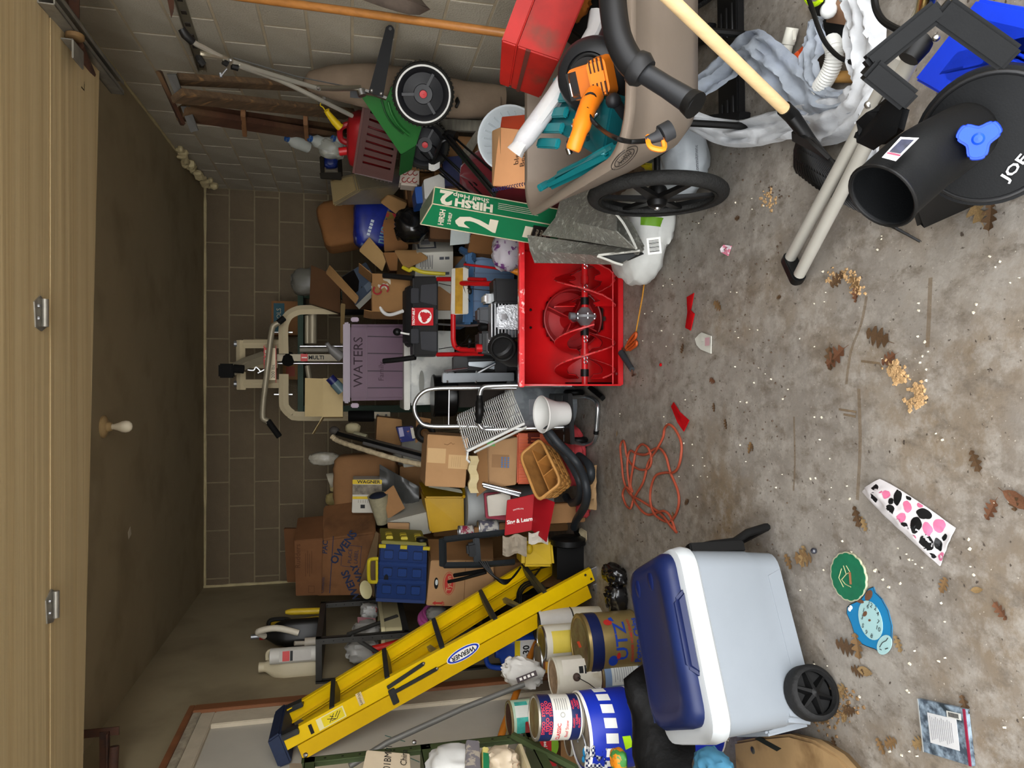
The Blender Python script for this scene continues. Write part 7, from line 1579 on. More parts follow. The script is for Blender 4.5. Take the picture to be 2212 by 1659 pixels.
MB().add(pw_+[p+V((.015,.03,0))for p in pw_],[tuple(range(7)),tuple(range(13,6,-1))]+[(i,(i+1)%7,7+(i+1)%7,7+i)for i in range(7)]).build('side_plate',GRN2,mw,bevel=.003)
arc=smoothpath([P(838,222,Ym+.025),P(846,248,Ym+.06),P(862,274,Ym+.10),P(884,294,Ym+.135)],6)
MB().tube([p+V((0,-.012,0))for p in arc],.006,6).build('pressed_rib',GRN2,mw);MB().tube([p+V((.004,-.012,.03))for p in arc],.004,6).build('pressed_rib',GRN3,mw)
e0,e1=P(866,334,Ym+.215),P(899,314,Ym+.185)
MB().hexa([e0,e1,P(890,366,Ym+.3),P(862,380,Ym+.3),e0+V((.05,.06,0)),e1+V((.05,.06,0)),P(890,366,Ym+.36),P(862,380,Ym+.36)]).build('deck',GRN3,mw,bevel=.004)
def tyre(c,axis,r,name,white=True):
 M_=fr(c,(0,0,1),axis)
 t_=MB(M_).lathe([(r*.8,-.02),(r*.96,-.024),(r,-.016),(r,.016),(r*.96,.024),(r*.84,.026)],44,close=False).build(name,mt('#171612',.8,var=.3,scale=40,spec=.2),mw)
 for k in range(44):MB(M_@Mx.Rotation(2*PI*k/44,4,'Z')).box((r+.001,0,0),(.006,r*.07,.044)).build('tread_block',mt('#1b1a16',.85,spec=.2),t_)
 if white:MB(M_).lathe([(r*.84,.026),(r*.86,.028),(r*.885,.0275),(r*.9,.0255)],48,close=False).build('white_band',mt('#cfcfcb',.4),t_)
 MB(M_).lathe([(.001,.006),(r*.3,.008),(r*.32,.016),(r*.66,.004),(r*.72,.016),(r*.84,.024)],40,close=False).build('wheel_disc',mt('#121316',.45,spec=.3),t_)
 for k in range(3):MB(M_@Mx.Rotation(R(120*k+5),4,'Z')).box((r*.5,0,.014),(r*.4,r*.09,.014)).build('spoke',mt('#16171a',.45,spec=.3),t_)
 MB(M_).lathe([(r*.13,.016),(r*.12,.024),(.001,.026)],20,close=False).build('hub_cap',mt('#a81c20',.45),t_)
 return t_
wc=P(914,203,3.34);tyre(wc,(EYE-wc)+V((-.25,0,-.1)),.142,'wheel')
wc2=P(918,312,3.70);tyre(wc2,V((-.5,-1,.1)),.125,'wheel',False)
a,b_=P(843,62,3.2),P(812,205,3.33)
ax_=b_-a;M_=frx(a,ax_,EYE-a)
lv_=MB(M_).prism([(0,-.02),(-.012,-.01),(-.016,0),(-.012,.01),(0,.02),(ax_.length,.034),(ax_.length,-.034)],-.004,.004).build('lever',mt('#080808',.5,spec=.1),mw,bevel=.002)
MB(M_).lathe([(.001,.005),(.007,.005)],12,Mx.Translation((.0,0,0)),close=False).build('hole',mt('#3c3a36',.6),mw)
for s2 in(-.022,.022):MB(M_).ball((ax_.length-.012,s2,.005),(.009,.009,.006),10).build('bolt',STEEL,mw)
MB().tube([P(779,194,3.36),P(783,207,3.36)],.02,10).build('chrome_bracket',STEEL,mw);MB().hexa([P(788,197,3.335),P(834,214,3.335),P(836,209,3.335),P(790,192,3.335)]+[p+V((0,.02,0))for p in(P(788,197,3.335),P(834,214,3.335),P(836,209,3.335),P(790,192,3.335))]).build('chrome_plate',STEEL,mw)
CHR2=mt('#a8a498',.25,metal=.6,var=.05)
MB().tube(smoothpath([P(398,68,2.80),P(420,92,2.83),P(440,103,2.86),P(500,133,2.95),P(600,165,3.1),P(690,192,3.25)],4),.0105,10).build('handle_tube',CHR2,mw)
MB().tube(smoothpath([P(515,142,2.97),P(600,172,3.12),P(660,200,3.2),P(690,215,3.25),P(760,250,3.42)],4),.0105,10).build('handle_tube',CHR2,mw)
MB().tube([P(680,189,3.24),P(720,191,3.28),P(778,190,3.36)],.0125,10).build('handle_tube',mt('#9a9484',.3,metal=.9),mw)
MB().tube([P(392,62,2.79),P(400,75,2.80),P(416,90,2.825)],[.014,.017,.015],10).build('grip',mt('#0b0b0b',.5),mw)
MB().tube([P(428,122,2.86),P(432,130,2.86),P(440,140,2.87)],[.012,.014,.012],8).build('grip',mt('#0b0b0b',.5),mw);MB().tube(smoothpath([P(432,116,2.87),P(446,119,2.88),P(480,124,2.92),P(500,135,2.95)],4),.011,8).build('handle_tube',mt('#a39c8a',.3,metal=.8),mw)
for x,y,Y in((497,130,2.93),(688,190,3.22),(700,212,3.28)):MB().ball(P(x,y,Y),.009,8).build('bolt',STEEL,mw)
for(a,b_)in(((482,132,2.93),(492,138,2.94)),((500,143,2.96),(514,147,2.97))):MB().rod(P(*a),P(*b_),.013,8).build('black_clamp',BLACKP,mw)
MB().tube([P(505,125,2.95),P(640,165,3.15),P(745,186,3.34)],.003,5).build('cable',mt('#4a4a48',.5),mw)
MB().rod(P(490,148,2.96),P(478,163,2.98),.004,6).rod(P(476,158,2.98),P(478,167,2.98),.006,6).build('side_stop',DULLST,mw)
WDK=mt('#4c3b29',.8,var=.35,scale=7,stretch=(6,6,1),col3='#7a5c3a',mix3=(.58,.72),scale3=5);WRD=mt('#42281a',.75,var=.35,scale=10,col3='#57422c',mix3=(.45,.65))
wl_=T('wooden_stepladder',P(800,260,4.1),'old folded wooden stepladder leaning on the grey block wall','ladder')
def rail2(pa,pb,wd,th_,nm,mat=WDK,face_=None):
 a,b_=P(*pa),P(*pb);M_=frx(a,b_-a,face_ if face_ is not None else V((-1,-.35,0)));return MB(M_).b2((0,-wd/2,-th_),((b_-a).length,wd/2,0)).build(nm,mat,wl_,bevel=.003)
rail2((382,178,3.28),(757,198,3.95),.055,.03,'rear_rail');rail2((385,214,3.24),(757,252,4.05),.085,.03,'front_rail')
rail2((395,252,3.42),(752,308,4.32),.09,.03,'front_rail',WRD);rail2((395,240,3.5),(752,286,4.38),.05,.03,'rear_rail',WRD)
for(x,y)in((525,248),(660,268),(760,280)):
 a,b_=P(x,y-18,3.30+(x-390)*.0021),P(x+4,y+28,3.48+(x-390)*.0024);MB(frx(a,b_-a,(0,-.3,1))).b2((0,-.05,-.01),((b_-a).length,.05,.012)).build('step',mt('#6b4a2e',.7,var=.25,scale=9),wl_,bevel=.003)
MB().hexa([P(345,154,3.16),P(402,268,3.44),P(398,272,3.5),P(350,152,3.26)]+[p+V((0,0,.018))for p in(P(345,154,3.16),P(402,268,3.44),P(398,272,3.5),P(350,152,3.26))]).build('top_board',WRD,wl_,bevel=.003)
IRN=mt('#383632',.6,metal=.3,var=.2)
for(x,y,Y)in((378,182,3.22),(408,252,3.40)):
 a=P(x-18,y-22,Y);b_=P(x+18,y+32,Y+.06)
 MB().hexa([P(x-18,y-22,Y),P(x+2,y-22,Y),P(x+20,y+30,Y+.05),P(x+4,y+34,Y+.05)]+[p+V((.006,.01,0))for p in(P(x-18,y-22,Y),P(x+2,y-22,Y),P(x+20,y+30,Y+.05),P(x+4,y+34,Y+.05))]).build('iron_bracket',IRN,wl_)
for(x,y)in((517,215),(658,228)):MB(fr(P(x,y,3.22+(x-385)*.00216),(0,0,1),(-1,-.35,0))).torus(.018,.003,16,6).lathe([(.001,.003),(.008,.003)],12,close=False).build('bolt_plate',mt('#3a3026',.6),wl_)
for k,x in enumerate((622,672,722)):
 c=P(x,300,4.02);b_=MB(fr(c,(0,1,0),P(x+30,312,4.08)-c)).lathe([(.001,0),(.018,0),(.02,.01),(.034,.03),(.034,.13),(.001,.135)],16,close=False).build('water_bottle',mt('#8f928c',.15,var=.1,alpha=.75));tag(b_,('clear water bottle high behind the wooden stepladder','clear water bottle in the middle behind the wooden stepladder','clear water bottle just above the black printed carton')[k],'bottle','water bottles behind the wooden stepladder')
 MB(fr(c,(0,1,0),P(x+30,312,4.08)-c)).lathe([(.018,-.012),(.018,.004),(.001,-.012)],14,close=False).build('blue_cap',mt('#1c3c6a',.4),b_)
tag(crumple('plastic_wrap',Mx.Translation(P(745,322,4.05)),(.12,.08,.14),mt('#8a8a80',.2,alpha=.55),None,115,.25),'clear shrink wrap sagging below the water bottles','wrap')
CNV=mt('#6b5c4c',.9,var=.12,scale=8,bump=.15,bscale=60)
cv=T('chair_bag',P(1080,200,3.2),'long taupe canvas chair bag standing against the grey block wall','bag')
rg=[]
for(x,y0,y1,Y,r)in((655,172,182,3.62,.01),(668,155,196,3.60,.06),(720,142,215,3.58,.1),(800,138,235,3.56,.11),(900,150,248,3.58,.11),(1000,176,256,3.62,.1),(1060,182,252,3.58,.09),(1088,188,248,3.56,.08)):
 a,b_=P(x,y0,Y),P(x,y1,Y);c=(a+b_)/2;hw=(a-b_).length/2;row=[]
 for k in range(20):
  an=2*PI*k/20;row.append(c+(a-b_).normalized()*hw*cos(an)*(1+.05*nz((x*.02,k*.9,0),1,4))+V((0,1,0))*min(hw,.07)*sin(an))
 rg.append(row)
loft(MB(),rg,True,True).build('bag_body',CNV,cv,smooth=60)
MB().tube([P(985,232,3.53),P(990,222,3.525),P(986,215,3.53)],.02,6,flat=.4).build('strap_end',BLACKP,cv)
MB().tube(smoothpath([P(1076,190,3.53),P(1083,215,3.50),P(1080,246,3.53)],5),.004,6).build('seam',mt('#57493c',.9),cv)
MB(fr(P(768,202,3.44),(0,0,1),EYE-P(768,202,3.44))).box((0,0,0),(.05,.04,.006)).build('patch',BLACKP,cv)
rk_=T('wall_rail',W(410,60,XR),'notched steel hanging rail fixed on the grey block wall','rail')
a,b_=W(383,-20,XR-.01),W(438,150,XR-.01);M_=frx(a,b_-a,(-1,0,0));L_=(b_-a).length
MB(M_).b2((0,-.02,-.004),(L_,.02,.004)).b2((0,-.022,.0),(L_,-.018,.02)).build('rail_strip',mt('#8a8474',.35,metal=.7,var=.2),rk_)
for k in range(7):MB(M_).box((L_*(k+.5)/7,0,.006),(.03,.022,.006)).build('notch',mt('#2c2620',.7),rk_)
tag(MB().hexa([P(355,-30,2.95),P(376,-30,2.98),P(376,25,3.0),P(370,42,3.0)]+[p+V((.012,0,0))for p in(P(355,-30,2.95),P(376,-30,2.98),P(376,25,3.0),P(370,42,3.0))]).build('saw_blade',RUST,None,bevel=.002),'rusty pointed blade hanging from the wall rail','blade')
tag(MB().tube([P(480,-12,2.95),P(780,28,2.80),P(1092,72,2.62)],.016,12).build('wooden_pole',mt('#93602c',.5,var=.2,scale=9,stretch=(8,8,1),coat=.2)),'varnished wooden tool pole leaning on the wall above the red toolbox','pole')
sh_=T('shovel',P(850,20,2.7),'brown rusted shovel blade hanging near the grey block wall','shovel')
g=[]
for i in range(9):
 t=i/8;row=[]
 for j in range(7):
  s_=j/6-.5;wd=(62+10*sin(t*PI))*(1 if t<.7 else math.sqrt(max(.02,1-((t-.7)/.3)**2)))
  row.append(P(745+180*t+s_*8,-38+62*t+s_*wd*(1-.15*t)-8,2.62+.05*abs(s_)*2))
 g.append(row)
MB().grid(g,.004,dirn=(.0,1,0)).build('blade',mt('#4a4038',.75,var=.3,scale=14,col3='#6b5a48',mix3=(.55,.7)),sh_)
MB().rod(P(760,-30,2.66),P(600,-90,2.75),.016,10).build('handle',WDK,sh_)
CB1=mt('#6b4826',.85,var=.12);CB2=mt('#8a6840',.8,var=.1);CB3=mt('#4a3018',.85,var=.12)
tag(crumple('paper_sack',fr(P(790,478,5.2),(1,.2,0),(-.25,0,1)),(.34,.22,.32),mt('#6e4824',.85,var=.15),None,121,.08,2.2,32,6),'creased brown paper sack in the far corner beside the tan tote','sack')
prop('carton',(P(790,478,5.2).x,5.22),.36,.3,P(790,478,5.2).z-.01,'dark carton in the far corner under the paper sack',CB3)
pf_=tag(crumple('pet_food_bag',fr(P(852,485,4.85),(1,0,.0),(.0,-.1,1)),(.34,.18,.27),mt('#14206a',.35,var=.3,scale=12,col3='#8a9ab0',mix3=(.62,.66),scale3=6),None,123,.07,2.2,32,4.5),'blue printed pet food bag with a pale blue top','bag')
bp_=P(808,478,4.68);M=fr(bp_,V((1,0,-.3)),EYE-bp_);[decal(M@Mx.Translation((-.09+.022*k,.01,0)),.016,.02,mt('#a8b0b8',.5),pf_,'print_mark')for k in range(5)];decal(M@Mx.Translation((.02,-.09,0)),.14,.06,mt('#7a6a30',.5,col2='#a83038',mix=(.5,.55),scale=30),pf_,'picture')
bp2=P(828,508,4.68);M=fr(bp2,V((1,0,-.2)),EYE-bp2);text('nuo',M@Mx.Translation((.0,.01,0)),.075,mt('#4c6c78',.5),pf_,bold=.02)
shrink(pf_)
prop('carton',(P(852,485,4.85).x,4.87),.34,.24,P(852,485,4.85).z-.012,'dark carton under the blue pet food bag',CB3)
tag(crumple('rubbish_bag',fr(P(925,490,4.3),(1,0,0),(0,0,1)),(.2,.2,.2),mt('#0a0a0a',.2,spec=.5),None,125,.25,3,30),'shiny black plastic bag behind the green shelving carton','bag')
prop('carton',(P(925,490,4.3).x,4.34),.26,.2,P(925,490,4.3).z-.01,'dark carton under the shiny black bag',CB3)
for(q,dvv,m_,lbl)in(([(882,540,4.58),(880,480,4.55),(828,490,4.62),(830,545,4.64)],(.05,.02,0),CB1,'brown carton flap standing in front of the pet food bag'),([(865,470,4.5),(880,440,4.5),(838,420,4.56),(822,438,4.56)],(.03,.05,0),CB2,'brown carton flap between the tan tote and the black bag'),([(826,588,4.62),(836,560,4.60),(798,516,4.66),(776,544,4.7)],(.02,.012,0),mt('#9a7c50',.8,var=.06),'light tan open carton flap beside the screen carton'),([(875,583,4.45),(925,560,4.4),(905,545,4.46),(852,545,4.5)],(.02,.02,0),CB2,'bent brown carton flap in front of the white printed carton'),([(858,585,4.50),(860,545,4.5),(828,545,4.54),(842,585,4.54)],(.02,.2,0),CB1,'brown carton corner under the bent flaps')):
 B('carton_flap',q,dvv,m_,lbl,'flap board')
SCB=mt('#3c4654',.6,var=.06)
q=[(812,610,4.72),(820,588,4.62),(770,548,4.68),(738,590,4.82)]
scb=T('screen_carton',P(812,610,4.75),'blue-grey screen carton with a dark picture, sticking out of an open carton','box')
pq4=[P(768,660,4.86),P(818,612,4.66),P(790,566,4.70),P(738,598,4.92)]
MB().hexa(pq4+[p+V((.03,.26,.0))for p in pq4]).build('carton_body',SCB,scb,bevel=.004)
MB().hexa([P(768,660,4.855),P(818,612,4.655),P(824,622,4.66),P(776,668,4.86)]+[p+V((.03,.2,0))for p in(P(768,660,4.855),P(818,612,4.655),P(824,622,4.66),P(776,668,4.86))]).build('white_side',mt('#8c8a80',.6),scb)
n4=(pq4[1]-pq4[0]).cross(pq4[3]-pq4[0]).normalized();n4=n4 if n4 .dot(EYE-pq4[0])>0 else-n4
def p4(u,v_):return lp_(lp_(pq4[0],pq4[1],u),lp_(pq4[3],pq4[2],u),v_)
for(u0,u1,v0,v1,mm_,nm)in((.02,.5,.3,.98,mt('#0c0a0a',.4),'picture'),(.12,.3,.45,.7,mt('#3a3a3c',.4),'picture_detail'),(.72,.84,.62,.78,mt('#8a8676',.5),'label'),(.86,.97,.5,.66,mt('#8a8676',.5),'label'),(.55,.95,.05,.3,mt('#5a6470',.6),'panel')):
 qd=[p4(u0,v0),p4(u1,v0),p4(u1,v1),p4(u0,v1)];MB().hexa([p+n4*.003 for p in qd]+[p for p in qd]).build(nm,mm_,scb)
B('carton_flap',[(768,658,4.68),(775,645,4.66),(712,576,4.84),(704,592,4.86)],(.02,.02,0),CB2,'long brown flap of the carton holding the screen carton','flap board')
B('carton',[(735,676,5.3),(735,600,5.3),(672,572,5.36),(668,655,5.36)],.3,CB3,'dark brown carton behind the gym press arm')
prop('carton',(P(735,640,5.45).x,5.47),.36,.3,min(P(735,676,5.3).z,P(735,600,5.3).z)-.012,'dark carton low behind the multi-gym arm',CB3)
tag(crumple('plastic_bag',Mx.Translation(P(690,610,5.48)),(.2,.14,.2),mt('#5e5c54',.4,alpha=.9),None,127,.2),'grey translucent plastic bag on the dark carton by the gym','bag')
prop('carton',(P(850,610,4.95).x,4.98),.5,.3,P(850,610,4.95).z-.02,'brown carton carrying the screen carton')
WPC=mt('#a8a59a',.65,var=.06,scale=6,col3='#8a7c5e',mix3=(.66,.76),scale3=4)
wq4=[P(978,690,4.52),P(979,542,4.42),P(900,545,4.46),P(890,690,4.56)]
wpc=T('printed_carton',P(978,610,4.6),'large white printed carton with line drawings behind the snow blower','box')
MB().hexa(wq4+[p+V((.16,.28,0))for p in wq4]).build('carton_body',WPC,wpc,bevel=.004)
rq4=[P(979,542,4.415),P(975,497,4.70),P(892,500,4.72),P(900,545,4.455)]
MB().hexa(rq4+[p+V((.0,.02,0))for p in rq4]).build('side',WPC,wpc)
n5=(wq4[1]-wq4[0]).cross(wq4[3]-wq4[0]).normalized();n5=n5 if n5 .dot(EYE-wq4[0])>0 else-n5
n6=(rq4[1]-rq4[0]).cross(rq4[3]-rq4[0]).normalized();n6=n6 if n6 .dot(EYE-rq4[0])>0 else-n6
def onq(qd,n_,u0,u1,v0,v1,mm_,nm,lift=.003):
 f=lambda u,v_:lp_(lp_(qd[0],qd[1],u),lp_(qd[3],qd[2],u),v_)
 q_=[f(u0,v0),f(u1,v0),f(u1,v1),f(u0,v1)];return MB().hexa([p+n_*lift for p in q_]+[p for p in q_]).build(nm,mm_,wpc)
GI=mt('#3a3c42',.7);BI=mt('#1c3a6a',.6)
for u in(.3,.68,.9):onq(wq4,n5,u-.02,u+.02,.1,.22,GI,'logo_dot');onq(wq4,n5,u-.02,u+.02,.25,.37,GI,'logo_dot')
for k in range(8):onq(wq4,n5,.75+.03*(k%2),.95,.55+.045*k,.565+.045*k,GI,'print_line')
onq(rq4,n6,.15,.62,.45,.95,GI,'picture_frame');onq(rq4,n6,.2,.58,.5,.9,WPC,'picture',.0045);onq(rq4,n6,.3,.5,.6,.85,mt('#77787a',.6),'picture_detail',.006)
for k in range(4):onq(rq4,n6,.6,.95,.1+.07*k,.14+.07*k,BI,'blue_print')
zq=min(p.z for p in wq4);prop('carton',(P(978,615,4.7).x+.06,4.68),.42,.26,zq-.008,'carton buried under the large white printed carton')
oc2=P(890,645,4.40)
o=carton('open_carton',at((oc2 .x+.02,4.52,oc2 .z),8),.24,.2,.24,mt('#7c5a34',.8,var=.1),'open brown carton of torn paper behind the console',flaps=(('r',40,.1),('l',-10,.05)),open_=True)
for k,(dx,dz,sd)in enumerate(((-.04,.1,1),(.03,.14,2),(.0,.08,3),(.06,.1,4))):
 c=crumple('torn_paper',at((oc2 .x+.02+dx,4.47,oc2 .z+dz)),(.12,.09,.1),mt('#a39c8c',.7)if k!=2 else mt('#6e4a28',.8),o,130+sd,.35,3.4,20)
bp_=V((oc2 .x+.05,4.40,oc2 .z+.19));MB(fr(bp_,(1,0,.2),(0,-1,.1))).torus(.024,.005,16,6,Mx.Translation((0,.02,0)),30,250).torus(.024,.005,16,6,Mx.Translation((0,-.022,0)),-150,90).build('red_letter',mt('#8a1c24',.6),o)
prop('carton',(oc2 .x+.02,4.54),.28,.22,oc2 .z-.003,'brown carton under the open carton of torn paper')
BTO=mt('#44668c',.4,var=.06,scale=6)
bt=T('storage_tote',(.62,4.2,0),'pale blue lidded storage tote behind the snow blower engine','tote')
q=[(1112,690,4.12),(1112,548,4.06),(1020,556,4.10),(1012,690,4.16)]
bdq=qb('body',q,.36,BTO,bt,bevel=.02)
qb('tote_lid',[(1022,700,4.10),(1024,540,4.03),(1006,545,4.06),(1000,700,4.14)],.44,BTO,bt,bevel=.012)
qb('lid_handle',[(1030,566,4.02),(1028,545,4.02),(994,530,4.1),(992,542,4.1)],.05,mt('#2c4460',.4),bt,bevel=.008)
M,wq,hq=qf(q)
for k in(-1,1):MB(M).b2((k*wq*.22-.004,-hq/2,0),(k*wq*.22+.004,hq/2,.006)).build('rib',mt('#38567a',.4),bdq)
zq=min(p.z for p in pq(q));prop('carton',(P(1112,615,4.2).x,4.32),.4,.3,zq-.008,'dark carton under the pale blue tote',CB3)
q=[(1012,678,3.98),(1012,576,3.96),(976,580,4.0),(974,680,4.02)]
wt=B('white_carton',q,.03,mt('#b0aca0',.6),'flat white carton with amber packing tape propped on the blue tote');M,wq,hq=qf(q);decal(M@Mx.Translation((0,.005,0)),wq*.98,hq*.45,mt('#9a7420',.25,var=.25,scale=20),wt)
tag(MB().tube([P(1003,571,3.9),P(1060,578,3.78),P(1112,586,3.66)],.007,8).build('reflector_rod',mt('#a8181c',.45)),'thin red rod with a black end behind the engine','rod')
tag(MB().lathe([(.001,0),(.022,0),(.01,.05),(.001,.052)],14,fr(P(1122,588,3.64),(0,1,0),P(1105,584,3.64)-P(1122,588,3.64))).build('orange_tip',mt('#c87a14',.45)),'orange plastic cone at the end of the red rod','tip')
tag(MB().tube([P(1006,566,3.93),P(1002,575,3.91),P(1012,580,3.9),P(1016,572,3.9)],.004,6).build('wire_hook',STEEL),'bent steel wire hook at the red rod','hook')
tag(MB().tube(smoothpath([P(870,577,4.32),P(884,584,4.3),P(892,580,4.29),P(915,588,4.27),P(962,592,4.25)],4),.012,8).build('yellow_rope',mt('#a89a1c',.5)),'yellow rope lying over the carton behind the red handle','rope')
ws=T('paper_stack',P(1010,505,4.0),'stack of white polystyrene sheets behind the foil insulation','stack')
for k in range(7):qb('sheet',[(1012+k*1.5,526-k*1.2,4.0+.012*k),(1016,486,4.0+.012*k),(975,484,4.05+.012*k),(972,530-k,4.05+.012*k)],.008,mt('#a3aaa8',.5),ws,bevel=0)
B('carton',[(1090,552,3.95),(1086,508,3.9),(1018,505,4.0),(1010,545,4.05)],.2,CB1,'brown carton behind the printed carrier bag')
B('red_box',[(1062,512,3.98),(1060,495,3.98),(1018,494,4.04),(1018,508,4.04)],.1,mt('#6a1430',.5),'dark crimson box edge behind the green carton')
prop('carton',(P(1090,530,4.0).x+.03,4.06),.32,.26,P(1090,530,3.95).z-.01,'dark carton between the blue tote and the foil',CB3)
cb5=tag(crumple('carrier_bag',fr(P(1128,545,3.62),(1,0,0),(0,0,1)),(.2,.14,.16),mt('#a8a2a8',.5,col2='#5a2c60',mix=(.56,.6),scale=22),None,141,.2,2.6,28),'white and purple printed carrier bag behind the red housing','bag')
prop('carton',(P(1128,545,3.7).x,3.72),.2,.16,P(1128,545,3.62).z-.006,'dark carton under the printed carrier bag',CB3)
o=B('wood_stick',[(735,742,4.86),(742,742,4.84),(746,656,4.84),(736,655,4.86)],.02,mt('#6d5a3a',.7),'narrow wooden stick leaning between the gym arm and the purple tote','stick')
zt2=P(742,780,4.9).z+.004
o=carton('open_carton',at((-.10,5.02,zt2),5),.26,.22,.13,mt('#a8946a',.75,var=.06),'small open cream carton on the purple tote lid',flaps=(('l',60,.13),('f',20,.12)),open_=True)
MB(at((-.08,5.02,zt2+.11))).ball((0,0,0),(.06,.06,.05),12).build('black_item',mt('#0c0c0c',.4),o)
MB(at((-.14,4.99,zt2+.12))).tube(smoothpath([V((-.04,0,0)),V((0,-.02,.02)),V((.05,0,.01))],4),.014,8).build('white_cord',mt('#a39e90',.5),o)
tag(MB().tube([P(737,772,4.76),P(718,756,4.74),P(712,750,4.73),P(705,741,4.72)],[.034,.03,.014,.014],14).build('bottle',mt('#5e5c5a',.45)),'grey plastic bottle leaning against the purple tote lid','bottle')
o=tag(MB().tube([P(739,845,4.74),P(722,826,4.73)],.034,16).build('bottle',mt('#4a5c60',.3,var=.1)),'pale bottle with a big blue cap on the purple tote','bottle');MB().rod(P(722,826,4.73),P(712,815,4.725),.03,14).build('blue_cap',mt('#14184a',.4),o)
# things lying on the open floor
CORD=mt('#964530',.6,var=.06,spec=.2)
path=[(1462,1150),(1448,1135),(1430,1112),(1408,1096),(1382,1080),(1362,1068),(1348,1040),(1343,1000),(1340,965),(1346,952),(1350,962),(1354,985),(1366,1005),(1385,1015),(1402,1010),(1407,990),(1400,968),(1386,960),(1374,975),(1368,1005),(1362,1045),(1366,1062),(1352,1052),(1345,1068),(1352,1090),(1362,1098),(1368,1080),(1376,1065),(1390,1040),(1400,1000),(1414,978),(1420,968),(1432,945),(1436,925),(1446,917),(1460,930),(1472,960),(1468,1000),(1456,1020),(1436,1021),(1416,1028),(1406,1055),(1405,1085),(1415,1112),(1440,1127),(1456,1118),(1466,1090),(1464,1060),(1448,1020),(1438,985),(1424,968),(1410,972),(1395,982),(1375,980),(1360,975),(1355,1010),(1362,1060),(1372,1085),(1388,1105),(1402,1112),(1418,1108),(1434,1104),(1448,1116),(1460,1150)]
n_p=len(path)
pts=[G(x,y,.006+.007*(i%3==1))for i,(x,y)in enumerate(path)]
tag(MB().tube(smoothpath(pts,6),.0055,8).build('extension_cable',CORD),'tangled orange extension cable on the concrete floor in front of the cooler','cable')
pr=T('hand_tool',G(1362,740),'rusty hand pruner with orange handles at the edge of the blower housing','pruner')
MB().tube(smoothpath([G(1352,752,.012),G(1360,735,.012),G(1370,722,.012),G(1374,720,.012),G(1372,730,.012),G(1358,745,.012)],4),.007,8).build('handle',mt('#a8481c',.5),pr);MB().tube(smoothpath([G(1354,756,.012),G(1366,746,.012),G(1374,738,.012),G(1374,746,.012),G(1360,756,.012)],4),.007,8).build('handle',mt('#a8481c',.5),pr)
MB().hexa([G(1338,750,.008),G(1352,752,.008),G(1352,758,.008),G(1336,762,.008),G(1338,750,.014),G(1352,752,.014),G(1352,758,.014),G(1336,762,.014)]).build('jaw',mt('#5a3a28',.7),pr)
o=tag(MB().tube([G(1342,762,.02),G(1365,798,.018)],[.0165,.013],14).build('grip_tube',mt('#2e3336',.6)),'grey rubber grip tube with a rusty hook lying by the red housing','grip')
MB().tube([G(1365,798,.018),G(1366,812,.012),G(1373,808,.012)],.005,6).build('rusty_hook',RUST,o)
tag(MB().rod(G(1275,838,.03),G(1302,860,.015),.018,4).build('black_tool',mt('#121212',.4,metal=.3)),'black folded tool lying beside the blower wheel','tool')
tag(MB().tube([G(1398,560,.002),G(1388,640,.002),G(1374,716,.002)],.003,5).build('orange_string',mt('#b07a24',.7)),'straight orange string on the floor beside the red housing','string')
FELT=mt('#a01014',.9,var=.08,spec=.05)
def scrap(name,pts_,mat,label,cat,z=.004,lift=.01,seed=0,parent=None):
 w0=[G(x,y,0)for x,y in pts_];c=sum(w0,V())/len(w0);mb=MB();n=len(w0)
 rings=[]
 for s_ in(.0,.5,1):
  rings.append([c+(p-c)*max(s_,.02)+V((0,0,z+lift*abs(nz((p.x*9*s_,p.y*9,s_*3),1.4,seed))))for p in w0])
 vs=[p for r_ in rings for p in r_];fs=[(j*n+i,j*n+(i+1)%n,(j+1)*n+(i+1)%n,(j+1)*n+i)for j in range(2)for i in range(n)]
 k=len(vs);vs2=[V((p.x,p.y,max(.001,p.z-.003)))for p in vs]
 mb.add(vs+vs2,fs+[tuple(q+k for q in reversed(f))for f in fs]+[(2*n+i,2*n+(i+1)%n,k+2*n+(i+1)%n,k+2*n+i)for i in range(n)])
 o=mb.build(name,mat,parent,smooth=50)
 return tag(o,label,cat)if parent is None else o
scrap('felt_strip',[(1486,642),(1502,633),(1498,655),(1492,668),(1503,678),(1497,714),(1483,708),(1487,675)],FELT,'red felt strip twisted in the middle on the open floor','strip',lift=.02,seed=3)
scrap('felt_strip',[(1452,878),(1460,869),(1472,890),(1490,908),(1483,932),(1468,912)],FELT,'red felt strip on the floor beside the orange cable','strip',lift=.018,seed=5)
o=scrap('paper_bag',[(1506,732),(1512,722),(1520,718),(1540,726),(1539,764),(1520,755),(1510,745)],mt('#b9b8ae',.7),'small white paper packet with a faint pink print on the floor','packet',lift=.02,seed=7)
c=G(1528,738,.02);decal(fr(c,(1,0,0),(0,0,1)),.03,.035,mt('#b08c90',.7),o)
scrap('candy_wrapper',[(1564,538),(1570,529),(1582,531),(1580,540),(1576,553),(1566,545)],mt('#b8687c',.4,col2='#c8c0c4',mix=(.48,.54),scale=60),'pink and white candy wrapper on the open floor','wrapper',lift=.025,seed=9)
tag(MB().ball(G(1427,788,.005),(.008,.008,.006),8).build('red_bead',FELT),'tiny red bead on the floor near the grey grip tube','bead')
tag(MB().ball(G(1758,1190,.008),.009,12).build('glass_marble',mt('#2a2c34',.1,spec=.8)),'dark glass marble on the floor beside the cooler','marble')
g=[]
A0,B0,C0,D0=(1872,1040),(1905,1040),(2065,1150),(2030,1222)
cwpts=[]
